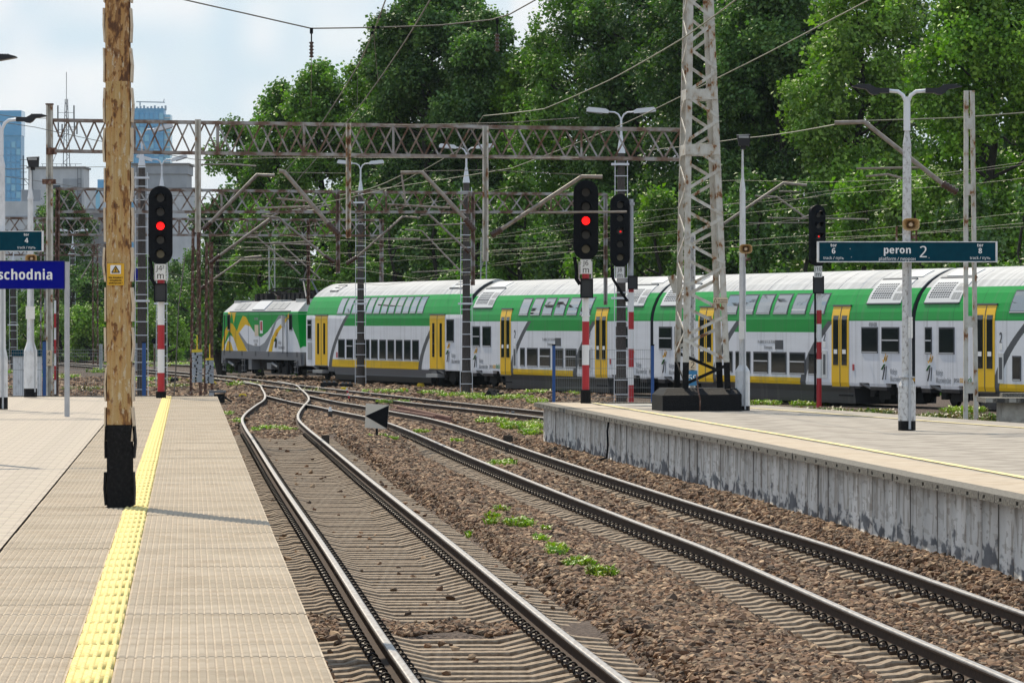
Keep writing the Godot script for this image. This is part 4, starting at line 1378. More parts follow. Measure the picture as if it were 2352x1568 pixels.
func buildings():
	var Z = 3500.0
	var k = Z / F
	# left glass tower
	var p = W(6, 742, Z)
	var o = thing("office_tower", "blue glass office tower with flat top at the left picture edge", "skyscraper", Vector3(p.x, -0.5, p.z))
	var w = 90 * k
	var h = 469 * k + 3.0
	part(o, "core", boxm(Vector3(0, h * 0.5, 0), Vector3(w, h, w)), M.tower_frame)
	part(o, "crown", boxm(Vector3(0, h - 3, 0), Vector3(w + 0.8, 16.0, w + 0.8)), M.tower_glass)
	panes(o, -w * 0.5 + w / 16, h - 17, w / 8, -4.6, 8, 12, Vector3(w / 8 - 0.5, 3.9, 0.6), w * 0.5 + 0.2, "window", M.tower_glass, M.tower_pale)
	p = W(346, 742, Z)
	o = thing("office_tower", "blue glass office tower with window cleaning crane on its roof behind the grey block", "skyscraper", Vector3(p.x, -0.5, p.z))
	w = 78 * k
	h = 492 * k + 3.0
	part(o, "core", boxm(Vector3(-2, h * 0.5, 0), Vector3(w, h, w)), M.tower_frame)
	part(o, "corner_frame", boxm(Vector3(w * 0.5 + 0.2, h * 0.5 - 2, 0), Vector3(4.0, h - 4, w * 0.9)), M.tower_pale)
	panes(o, -w * 0.5 + w / 14 - 2, h - 5, w / 7, -4.7, 7, 12, Vector3(w / 7 - 0.4, 4.1, 0.6), w * 0.5 + 0.2, "window", M.tower_glass, M.tower_pale)
	for i in 12: part(o, "corner_bar", boxm(Vector3(w * 0.5 + 0.4, h - 6 - i * 4.7, w * 0.45 + 0.3), Vector3(3.8, 0.8, 0.6)), M.plaster)
	var st = mb()
	bar(st, Vector3(-7, h + 2, 0), Vector3(-7, h + 5.0, 0), 0.8)
	bar(st, Vector3(-9.5, h + 4.6, 0), Vector3(9, h + 4.2, 0), 0.7)
	bar(st, Vector3(8, h + 4, 0), Vector3(8.6, h + 6.4, 0), 0.5)
	for i in 9: box(st, Vector3(-9 + i * 2.3, h + 0.6, 0), Vector3(1.2, 1.6 + 0.8 * (i % 3), 2))
	part(o, "roof_crane", fin(st), M.plaster_grey)
	p = W(228, 742, 3300)
	o = thing("office_tower", "pale blue tower top just left of the rusty post, far away", "skyscraper", Vector3(p.x, -0.5, p.z))
	part(o, "core", boxm(Vector3(0, 42, 0), Vector3(12, 84, 12)), M.tower_pale)
	part(o, "crown", boxm(Vector3(2, 87, 0), Vector3(6, 6, 8)), M.tower_glass)
	# grey block with flat roof
	Z = 620.0
	k = Z / F
	p = W(367, 742, Z)
	o = thing("grey_building", "tall plain grey block with flat roof and aerial under the glass tower", "building", Vector3(p.x, -0.5, p.z))
	w = 122 * k
	h = 362 * k + 3.0
	part(o, "wall", boxm(Vector3(0, h * 0.5, -5), Vector3(w, h, 10)), M.plaster_grey)
	part(o, "cornice", boxm(Vector3(0, h - 0.4, -5), Vector3(w + 0.3, 1.1, 10.3)), M.plaster_grey)
	part(o, "roof", boxm(Vector3(0, h + 0.2, -5), Vector3(w + 0.7, 0.16, 10.7)), M.plaster_dark)
	part(o, "panel", boxm(Vector3(-1.0, h - 4.2, 0.1), Vector3(0.7, 2.6, 0.2)), M.plaster)
	part(o, "drainpipe", bars([[Vector3(-w * 0.5 + 0.4, 0, 0.1), Vector3(-w * 0.5 + 0.4, h, 0.1)], [Vector3(0.3, h - 7, 0.2), Vector3(0.3, h - 2, 0.2)], [Vector3(-0.7, h - 8.5, 0.2), Vector3(0.3, h - 5, 0.2)]], 0.14), M.plaster_dark)
	for q in [[-1.9, 4.2], [0.2, 4.2], [2.2, 4.2]]: part(o, "window", boxm(Vector3(q[0], h - 12.0 - q[1], 0.05), Vector3(0.9, 1.6, 0.12)), M.window)
	# pale block of flats with balcony
	Z = 560.0
	k = Z / F
	p = W(418, 742, Z)
	o = thing("apartment_house", "pale plastered block of flats with a railed balcony behind the red signal", "building", Vector3(p.x, -0.5, p.z))
	w = 66 * k
	h = 306 * k + 3.0
	part(o, "wall", boxm(Vector3(0, h * 0.5, -4), Vector3(w, h, 8)), M.plaster)
	part(o, "roof", boxm(Vector3(0, h + 0.12, -4), Vector3(w + 0.5, 0.24, 8.5)), M.plaster_dark)
	for q in [[0.45, 9.0], [0.45, 5.6], [-0.7, 9.0], [-0.7, 5.6], [1.15, 9.0], [0.45, 2.4], [-0.7, 2.4], [1.15, 5.6]]:
		var wn = part(o, "window", boxm(Vector3(q[0], q[1], 0.04), Vector3(0.62, 1.35, 0.12)), M.lamp_white)
		for e in [-0.15, 0.15]: part(wn, "pane", boxm(Vector3(q[0] + e, q[1], 0.11), Vector3(0.24, 1.2, 0.03)), M.window)
	part(o, "balcony", boxm(Vector3(0.9, 7.2, 0.5), Vector3(1.7, 0.14, 1.0)), M.plaster)
	st = mb()
	for i in 13: bar(st, Vector3(0.1 + i * 0.13, 7.27, 0.95), Vector3(0.1 + i * 0.13, 8.0, 0.95), 0.035)
	bar(st, Vector3(0.05, 8.0, 0.95), Vector3(1.75, 8.0, 0.95), 0.05)
	part(o, "balcony_railing", fin(st), M.machine)
	# concrete tower with ladder and mast
	Z = 640.0
	k = Z / F
	p = W(128, 742, Z)
	o = thing("concrete_tower", "grey concrete roof tower with side ladder and dark window beyond the left gantry post", "building", Vector3(p.x, -0.5, p.z))
	w = 128 * k
	h = 356 * k + 3.0
	part(o, "wall", boxm(Vector3(0, h * 0.5, -4), Vector3(w, h, 8)), M.plaster)
	part(o, "grey_panel", boxm(Vector3(1.9, h - 6, 0.02), Vector3(2.2, 9.5, 0.1)), M.plaster_grey)
	part(o, "roof", boxm(Vector3(0, h + 0.1, -4), Vector3(w + 0.4, 0.2, 8.4)), M.plaster_dark)
	part(o, "window", boxm(Vector3(-0.15, h - 2.7, 0.06), Vector3(1.3, 1.4, 0.12)), M.window)
	for e in 12: part(o, "window", boxm(Vector3(-2.6 + (e % 2) * 1.6, h - 9 - (e / 2) * 2.4, 0.06), Vector3(0.7, 1.2, 0.12)), M.window)
	st = mb()
	for e in [2.55, 2.95]: bar(st, Vector3(e, 4, 0.3), Vector3(e, h, 0.3), 0.06)
	for i in 26: bar(st, Vector3(2.55, 5 + i * 0.6, 0.3), Vector3(2.95, 5 + i * 0.6, 0.3), 0.05)
	for e in [-3.1, -2.75]: bar(st, Vector3(e, 4, 0.3), Vector3(e, h + 0.6, 0.3), 0.09)
	for i in 8: bar(st, Vector3(-1.6 + i * 0.55, h, -0.2), Vector3(-1.6 + i * 0.55, h + 0.5, -0.2), 0.05)
	bar(st, Vector3(-1.8, h + 0.5, -0.2), Vector3(3, h + 0.5, -0.2), 0.05)
	part(o, "ladder", fin(st), M.machine)
	st = mb()
	var bx = 1.05
	for e in [[-0.4, 0.0], [0.4, 0.0], [0.0, -0.6]]: bar(st, Vector3(bx + e[0], h, -2 + e[1]), Vector3(bx + e[0] * 0.35, h + 8.2, -2 + e[1] * 0.35), 0.09)
	for i in 11:
		var t = 1.0 - i / 11.0 * 0.65
		var s = 1.0 if i % 2 else -1.0
		bar(st, Vector3(bx - 0.4 * t * s, h + i * 0.72, -2), Vector3(bx + 0.4 * t * s, h + i * 0.72 + 0.7, -2), 0.06)
	bar(st, Vector3(bx, h + 8, -2), Vector3(bx, h + 11.4, -2), 0.07)
	for q in [[-0.95, 4.6], [0.95, 4.6], [-1.0, 6.6], [0.9, 6.6], [1.25, 4.9], [-0.5, 4.4]]:
		box(st, Vector3(bx + q[0], h + q[1], -1.9), Vector3(0.16, 1.7, 0.16))
		bar(st, Vector3(bx, h + q[1], -2), Vector3(bx + q[0], h + q[1], -1.9), 0.05)
	bar(st, Vector3(bx - 1.9, h, -2), Vector3(bx - 0.1, h + 4.6, -2), 0.06)
	wthing("antenna_mast", st, M.machine, o.position, "lattice antenna mast with panel aerials standing on the concrete tower roof", "antenna")
	# low white building and dark house
	Z = 520.0
	k = Z / F
	p = W(60, 742, Z)
	o = thing("white_building", "low white building with stepped parapet below the left glass tower", "building", Vector3(p.x, -0.5, p.z))
	h = 280 * k + 3.0
	part(o, "wall", boxm(Vector3(-0.5, h * 0.5, -3), Vector3(8.5, h, 6)), M.plaster)
	part(o, "cornice", boxm(Vector3(-0.5, h - 1.5, -2.95), Vector3(8.6, 0.2, 6.2)), M.plaster_grey)
	for q in [[-3.0, 1.4], [0.4, 1.8], [2.5, 0.9]]: part(o, "parapet", boxm(Vector3(q[0], h + 0.5, -0.6), Vector3(q[1], 1.2, 1.0)), M.plaster_grey)
	for i in 5: part(o, "window", boxm(Vector3(-3.6 + i * 1.5, h - 3.4, 0.04), Vector3(0.7, 1.3, 0.12)), M.window)
	st = mb()
	bar(st, Vector3(-0.4, h, -1), Vector3(-0.4, h + 4.4, -1), 0.1)
	for i in 6: bar(st, Vector3(-0.75, h + 1.0 + i * 0.6, -1), Vector3(-0.05, h + 1.0 + i * 0.6, -1), 0.05)
	bar(st, Vector3(-0.4, h + 2.2, -1), Vector3(1.4, h + 0.2, -1), 0.06)
	part(o, "aerial", fin(st), M.machine)
	p = W(200, 742, 540)
	o = thing("dark_house", "dark grey house with flat chimneys half hidden by the left tree", "building", Vector3(p.x, -0.5, p.z))
	part(o, "wall", boxm(Vector3(0.5, 7.0, -3), Vector3(5.0, 14.0, 6)), M.plaster_dark)
	part(o, "roof", boxm(Vector3(0.5, 14.2, -3), Vector3(5.4, 0.3, 6.4)), M.plaster_dark)
	for q in [0.2, 1.7]: part(o, "chimney", boxm(Vector3(q, 15.4, -1), Vector3(1.0, 2.0, 0.8)), M.plaster)
	for i in 4: part(o, "window", boxm(Vector3(-1.3 + i * 1.1, 12.2, 0.05), Vector3(0.5, 1.1, 0.12)), M.window)

func wthing(called, st, m, base, label, cat, group = ""):
	return solo(called, fin(st), m, label, cat, group, "", base)

# ---------------------------------------------------------------- vegetation
func cluster_mesh(sd, n, spread, size):
	rng.seed = sd
	var st = mb()
	for i in n:
		var c = Vector3(r(-1, 1), r(-1, 1), r(-1, 1)).normalized() * r(0.15, 1.0) * spread
		var b = Basis.from_euler(Vector3(r(-1.1, 1.1), r(0, TAU), r(-1.1, 1.1)))
		var l = size * r(0.75, 1.25)
		var w = l * r(0.36, 0.46)
		var p0 = c - b.z * l * 0.5
		var p1 = c + b.z * l * 0.5
		var f = b.y * w * 0.22
		tri(st, p0, c + b.x * w + f - b.z * l * 0.06, p1)
		tri(st, p0, p1, c - b.x * w + f - b.z * l * 0.06)
	return fin(st)

var leaf_meshes = []
func tone(pal):
	var c = pal[rng.randi() % pal.size()]
	return c * r(0.75, 1.3)

var DARK = [C(0.089, 0.166, 0.040), C(0.114, 0.201, 0.049), C(0.077, 0.148, 0.045), C(0.150, 0.234, 0.056)]
var MID = [C(0.111, 0.215, 0.032), C(0.146, 0.267, 0.039), C(0.103, 0.184, 0.037), C(0.188, 0.297, 0.046)]
var LIGHT = [C(0.161, 0.272, 0.040), C(0.205, 0.309, 0.051), C(0.140, 0.235, 0.040), C(0.237, 0.345, 0.056)]
var BRIGHT = [C(0.128, 0.248, 0.024), C(0.171, 0.304, 0.029), C(0.107, 0.200, 0.028), C(0.214, 0.336, 0.037)]

func tree(label, cx, top, hw, Z, pal, sd, density = 1.0, low = 0.13, lean = 0.0, shape = 0, called = "poplar_tree", group = "tall trees behind the train"):
	rng.seed = sd
	var base = W(cx, 742, Z)
	base.y = -0.4
	var H = (742.0 - top) * Z / F + EYE + 0.4
	var R = hw * Z / F * (1.4 if shape == 0 else 1.2)
	var o = thing(called, label, "tree", base, 0.0, group)
	var st = mb(true)
	var tp = []
	var tr = []
	for i in 9:
		var t = i / 8.0
		tp.append(Vector3(lean * H * t * t + 0.18 * sin(i * 1.7 + sd), H * 0.93 * t, 0.2 * sin(i * 1.3)))
		tr.append(lerpf(0.021 * H + 0.05, 0.03, pow(t, 0.8)))
	tube(st, tp, tr, 9)
	part(o, "trunk", fin(st), M.bark)
	var buf = [PackedFloat32Array(), PackedFloat32Array(), PackedFloat32Array()]
	var limbs = mb(true)
	var nc = int(clampf(H * R * 1.6, 20, 140))
	for i in nc:
		var t = low + (1.0 - low) * (pow((i + r(0, 1)) / nc, 0.9))
		var env = 1.0
		if shape == 0: env = sqrt(maxf(0.0, 1.0 - pow(t, 5.0))) * (0.62 + 0.38 * smoothstep(low, low + 0.3, t))
		else: env = sqrt(maxf(0.02, 1.0 - pow((t - 0.45) / 0.56, 2.0)))
		var a = r(0, TAU)
		var rr = R * env * sqrt(r(0.05, 1.0)) * 0.95
		var c = Vector3(cos(a) * rr + lean * H * t * t, H * t, sin(a) * rr)
		var cs = r(0.75, 1.35) * clampf(R / 3.6, 0.5, 1.15) * (0.7 if t > 0.92 else 1.0)
		if t + cs / H > 1.0: c.y = H - cs
		var ti = clampf((c.y - rr * 0.7) / (H * 0.93), 0.02, 0.98)
		var s0 = tp[int(ti * 8.0)].lerp(tp[mini(int(ti * 8.0) + 1, 8)], ti * 8.0 - int(ti * 8.0))
		if i % 2 == 0: tube(limbs, [s0, s0.lerp(c, 0.5) + Vector3(0, -0.12 * rr, 0), c], [lerpf(0.17, 0.05, t) * clampf(H / 18.0, 0.5, 1.2), lerpf(0.10, 0.04, t), 0.02], 5)
		var n = int(78 * density * cs * cs)
		var kind = r(0.62, 1.45)
		for k in n:
			var d = Vector3(r(-1, 1), r(-0.8, 1), r(-1, 1))
			d = d.normalized() * pow(r(0.06, 1.0), 0.45) * cs * Vector3(1.1, 0.95, 1.1)
			var b = Basis.from_euler(Vector3(r(-0.4, 0.4), r(0, TAU), r(-0.4, 0.4))).scaled(Vector3.ONE * r(0.8, 1.25))
			push(buf[k % 3], b, c + d, tone(pal) * kind)
	part(o, "limbs", fin(limbs), M.bark)
	for i in 3: copies(o, "crown", leaf_meshes[i], M.leaf, buf[i])
	return o

func trees():
	for i in 3: leaf_meshes.append(cluster_mesh(300 + i, 17, 0.44, 0.175))
	tree("leafy poplar farthest left of the tree row, beside the open sky", 548, 275, 66, 300, MID, 11, 1.0)
	tree("round topped poplar rising behind the locomotive", 640, 190, 70, 292, MID, 12, 1.0)
	tree("poplar behind the front of the first coach, lower than the tall one to its right", 738, 140, 78, 288, MID, 13, 1.0)
	tree("narrow poplar filling the gap left of the tall dark poplar", 845, 132, 70, 284, BRIGHT, 14, 1.0)
	tree("tall dark poplar with the highest top left of the sky gap", 985, -60, 120, 276, DARK, 15, 1.05)
	tree("poplar with a ragged crown left of the sky gap", 1105, 20, 88, 272, DARK, 16, 1.0)
	tree("bright lower poplar under the narrow sky gap", 1215, 82, 76, 270, BRIGHT, 17, 1.0)
	tree("tall poplar right of the sky gap with thin see through crown", 1330, -80, 110, 262, MID, 18, 0.42)
	tree("tall dark poplar with a forked trunk behind the double lamp", 1462, -120, 130, 258, DARK, 19, 0.40)
	tree("broad dark poplar behind the lattice mast", 1640, -160, 135, 250, DARK, 20, 0.62)
	tree("dense dark poplar right of the lattice mast", 1800, -160, 120, 244, DARK, 21, 0.95)
	tree("pale green tree with drooping twigs behind the platform sign lamp", 1975, -60, 115, 226, LIGHT, 22, 0.66)
	tree("tree with a leaning dark trunk between the pale tree and the bright tree", 2105, -120, 95, 232, MID, 23, 0.36, 0.3, -0.06)
	tree("bright green tree at the right picture edge", 2275, -80, 130, 214, BRIGHT, 24, 0.85)
	tree("dark tree cut off by the right picture edge, behind the bright one", 2390, -160, 120, 240, DARK, 25, 0.9)
	# second row: lower trees right behind the train
	var low = [[505, 425, 62, DARK], [600, 470, 62, MID], [700, 450, 66, DARK], [800, 430, 66, MID], [900, 440, 68, DARK], [1000, 410, 70, DARK], [1100, 430, 68, MID], [1200, 400, 70, MID], [1300, 430, 70, DARK], [1400, 440, 72, BRIGHT], [1510, 430, 72, BRIGHT], [1620, 420, 74, DARK], [1740, 400, 78, DARK], [1860, 410, 78, DARK], [1990, 380, 76, BRIGHT], [2110, 420, 78, LIGHT], [2230, 410, 80, DARK], [2350, 430, 80, DARK]]
	var spots = ["left of the locomotive roof", "above the locomotive front", "above the locomotive pantograph", "behind the ladder lamp post of the first coach", "behind the middle of the first coach", "behind the right door of the first coach", "behind the joint of the first two coaches", "left of the large red signal", "right behind the large red signal", "behind the second signal", "between the second signal and the lattice mast", "behind the foot of the lattice mast", "behind the white floodlight mast", "behind the signal half hidden by the platform sign", "left above the platform sign", "right above the platform sign", "behind the double leg catenary mast", "at the right picture edge"]
	for i in low.size():
		var q = low[i]
		var Z = 282.0 - (q[0] - 500.0) * 0.045
		tree("bushy young tree " + spots[i], q[0], q[1], q[2], Z, q[3], 40 + i, 1.15, 0.06, 0.0, 1, "young_tree", "young trees close behind the train")
	# left: single tree before the houses and the bushes along the line
	tree("dark leafy tree in front of the white building on the left", 145, 435, 66, 470, DARK, 61, 1.2, 0.2, 0.0, 1, "leafy_tree", "")
	tree("dark tree right of the rusty post, in front of the flats", 468, 560, 46, 420, DARK, 62, 1.2, 0.1, 0.0, 1, "leafy_tree", "")
	var bush = [[30, 600, 52], [98, 640, 44], [165, 610, 50], [225, 640, 40], [290, 600, 46], [345, 590, 40], [395, 600, 42], [442, 620, 42], [488, 640, 40], [70, 700, 46], [140, 705, 44], [205, 700, 44], [262, 705, 40], [325, 690, 40], [380, 700, 40]]
	var wh = ["at the left picture edge", "behind the floodlight post", "behind the pale gantry post", "left of the rusty post, dark", "hidden by the rusty post", "right beside the rusty post", "behind the left red signal", "left of the counterweight stacks", "behind the counterweight stacks", "low and bright beside the white cabinet", "low and bright behind the grey sign post", "low and bright left of the rusty post", "low and bright behind the rusty post", "low and bright right of the rusty post", "low and bright under the left signal"]
	for i in bush.size():
		var q = bush[i]
		tree("leafy bush " + wh[i], q[0], q[1], q[2], 395 - i % 3 * 6 - (0 if i < 9 else 14), DARK if i < 9 else LIGHT, 70 + i, 0.95, 0.05, 0.0, 1, "tall_bush", "bushes beyond the far rails")

func mirrored_trees():                 # the side windows of the train look left along the line: more bushes stand there
	for i in 16:
		tree("bushy tree beyond the far rails, outside the picture on the left", -150 - i * 230, 480 + (i * 37) % 90, 165, 398 - i % 3 * 5, DARK if i % 3 else MID, 400 + i, 0.5, 0.05, 0.0, 1, "tall_bush", "bushes beyond the far rails")

func weed_mesh(sd, n, h):
	rng.seed = sd
	var st = mb()
	for i in n:
		var a = r(0, TAU)
		var d = Vector3(cos(a), 0, sin(a))
		var s = Vector3(-d.z, 0, d.x)
		var b = d * r(0, 0.05)
		var l = h * r(0.5, 1.0)
		var out = d * l * r(0.25, 0.8)
		var w = l * r(0.08, 0.20)
		var m = b + out * 0.5 + Vector3.UP * l * 0.75
		var e = b + out + Vector3.UP * l * r(0.6, 1.0)
		tri(st, b, m + s * w, m - s * w)
		tri(st, m - s * w, m + s * w, e)
	return fin(st)

var weed_meshes = []
var GRASS = [C(0.25, 0.40, 0.035), C(0.32, 0.46, 0.04), C(0.17, 0.31, 0.035), C(0.36, 0.42, 0.08), C(0.28, 0.27, 0.09)]
var DRY = [C(0.26, 0.22, 0.09), C(0.17, 0.21, 0.055), C(0.22, 0.15, 0.08), C(0.12, 0.18, 0.04)]
func weeds(label, quads, pal, scale = 1.0, y = -0.1):
	# quads: [px, py, half width px, half depth m, count]
	var buf = [PackedFloat32Array(), PackedFloat32Array()]
	for q in quads:
		var c = G(q[0], q[1], y)
		var hx = q[2] * (-c.z) / F
		for i in int(q[4] * 1.8):
			var a = r(0, TAU)
			var rr = sqrt(r(0, 1)) * r(0.5, 1.0)
			var p = c + Vector3(cos(a) * rr * hx, 0, sin(a) * rr * q[3])
			var yy = bedy(p.x, -p.z) if y < 0.3 and -p.z < 175.0 else y
			var s = r(0.5, 1.2) * scale
			push(buf[i % 2], Basis(Vector3.UP, r(0, TAU)).scaled(Vector3(s, s * r(0.7, 1.2), s)), Vector3(p.x, yy, p.z), tone(pal))
	var o = thing("weeds", label, "", Vector3.ZERO, 0.0, "", "stuff")
	for i in 2: copies(o, "leaves", weed_meshes[i], M.weed, buf[i])

func vegetation():
	mirrored_trees()
	for i in 2: weed_meshes.append(weed_mesh(500 + i, 11, 0.16))
	rng.seed = 8
	weeds("bright green weeds in a diagonal strip on the stones between the two near tracks", [[1150, 1178, 16, 0.25, 22], [1135, 1195, 18, 0.2, 14], [1192, 1212, 36, 0.55, 90], [1080, 1205, 8, 0.15, 6], [1130, 1212, 12, 0.15, 10], [1240, 1245, 12, 0.5, 24], [1280, 1270, 22, 0.7, 60], [1330, 1300, 34, 0.4, 90], [1385, 1325, 34, 0.3, 80], [1255, 1222, 4, 0.2, 8]], GRASS, 0.8)
	weeds("grass patch in front of the right platform corner", [[1200, 985, 58, 2.6, 520], [1130, 972, 40, 1.5, 180], [1240, 965, 26, 1.5, 120], [1220, 1000, 26, 0.9, 90]], GRASS, 1.15)
	weeds("grass along the rails in front of the coaches", [[1150, 915, 90, 4.0, 420], [1235, 925, 26, 3.0, 150], [1060, 910, 70, 2.5, 160], [880, 902, 60, 2.0, 110], [990, 905, 40, 2.0, 90]], GRASS, 1.0, -0.15)
	weeds("low weeds between the rails of the right track", [[1150, 1055, 36, 0.8, 120], [1165, 1052, 16, 0.4, 40], [965, 987, 22, 0.7, 50], [1050, 1007, 14, 0.5, 26], [900, 925, 50, 1.4, 60]], GRASS, 0.8)
	weeds("weeds between the rails where the left track bends", [[625, 981, 34, 1.4, 110], [660, 984, 20, 0.8, 40], [588, 985, 10, 1.0, 24], [545, 965, 14, 2.5, 60], [520, 950, 16, 3.0, 60], [880, 1003, 40, 0.4, 30], [1008, 1305, 10, 0.08, 4]], GRASS, 0.8)
	weeds("dry weeds and grass at the far edge of the right platform", [[1750, 944, 60, 1.0, 60], [1900, 948, 60, 1.0, 140], [2000, 952, 60, 1.2, 220], [2160, 962, 60, 1.2, 260], [2260, 966, 50, 1.2, 200], [2210, 958, 16, 0.6, 60], [1830, 946, 30, 0.6, 60]], DRY, 1.4, -0.05)
	weeds("green weeds under the coaches beyond the right platform", [[1240, 905, 40, 2.0, 120], [1330, 907, 40, 2.0, 120], [1740, 930, 60, 1.5, 120], [1860, 932, 50, 1.5, 120], [2210, 955, 60, 1.4, 160]], GRASS, 1.2, -0.2)
	weeds("patchy grass on the stones around the far left rails", [[420, 842, 90, 9.0, 420], [250, 856, 50, 7.0, 140], [330, 880, 80, 5.0, 200], [120, 872, 70, 6.0, 140], [60, 858, 60, 6.0, 110], [560, 890, 40, 3.0, 70], [300, 838, 60, 9.0, 220]], GRASS, 1.8, -0.25)
	weeds("dry grass beyond the left platform end", [[200, 900, 90, 3.0, 220], [380, 893, 70, 4.0, 240], [60, 898, 60, 3.0, 120], [470, 880, 50, 4.0, 120], [700, 905, 60, 3.0, 100]], DRY, 1.5, -0.25)

# ---------------------------------------------------------------- posts, signals, signs
func stadium(w, h, n = 10):
	var p = PackedVector2Array()
	var q = w * 0.5
	for i in n + 1: p.append(V(cos(PI * i / n) * q, h * 0.5 - q + sin(PI * i / n) * q))
	for i in n + 1: p.append(V(-cos(PI * i / n) * q, -h * 0.5 + q - sin(PI * i / n) * q))
	return p

func disc(c, rad, d):
	var st = mb(true)
	tube(st, [c, c + Vector3(0, 0, d)], rad, 16)
	return fin(st)

func hood(rad, l):                  # the visor over a lens: an open half pipe, longer at the top
	var st = mb(true)
	for i in 12:
		var q = []
		for e in [0, 1]:
			var a = deg_to_rad(-20.0 + 220.0 * (i + e) / 12.0)
			var k = l * (0.35 + 0.65 * maxf(0.0, sin(a)))
			q.append([Vector3(cos(a) * rad, sin(a) * rad, 0.0), Vector3(cos(a) * rad * 1.05, sin(a) * rad * 1.02 - 0.01, k)])
		quad(st, q[0][0], q[0][1], q[1][1], q[1][0])
		quad(st, q[0][0] * 0.93, q[1][0] * 0.93, q[1][1] * 0.95 + Vector3(0, 0, 0.004), q[0][1] * 0.95 + Vector3(0, 0, 0.004))
	return fin(st)

func signal_head(o, c, w, h, turn, red, code, plate_h):
	var hd = part(o, "signal_head", null, M.black, c)
	hd.rotation.y = turn
	var st = mb()
	prism(st, stadium(w, h, 14), -0.05, 0.0)
	prism(st, stadium(w * 0.55, h * 0.94, 8), -0.28, -0.051)
	hd.mesh = fin(st)
	for i in 5:
		var y = h * 0.5 - h * (0.155 + 0.177 * i)
		var lens = part(hd, "lens", disc(Vector3(0, y, 0.001), w * 0.165, 0.02), M.lens)
		if i == 2:
			if red == M.red_on: lens.material_override = red
			else: part(hd, "red_glint", disc(Vector3(0.012, y - 0.012, 0.021), w * 0.05, 0.004), M.red_dim)
		if i == 4: lens.material_override = M.lens_pale
		part(hd, "visor", hood(w * 0.19, 0.24), M.black, Vector3(0, y + 0.01, 0.002))
		if i > 0: part(hd, "joint", boxm(Vector3(0, y + h * 0.0885, 0.001), Vector3(w * 0.96, 0.006, 0.006)), M.black_paint)
	var pc = c + Vector3(0, -h * 0.5 - plate_h * 0.46, 0.02)
	part(o, "number_plate", boxm(pc, Vector3(w * 0.44, plate_h, 0.012)), M.plate_white)
	words(o, code, M.print_black, pc + Vector3(0, plate_h * 0.24, 0.008), plate_h * 0.33, 0.003, false)
	words(o, "m", M.print_black, pc + Vector3(0, -plate_h * 0.24, 0.008), plate_h * 0.40, 0.003, false)

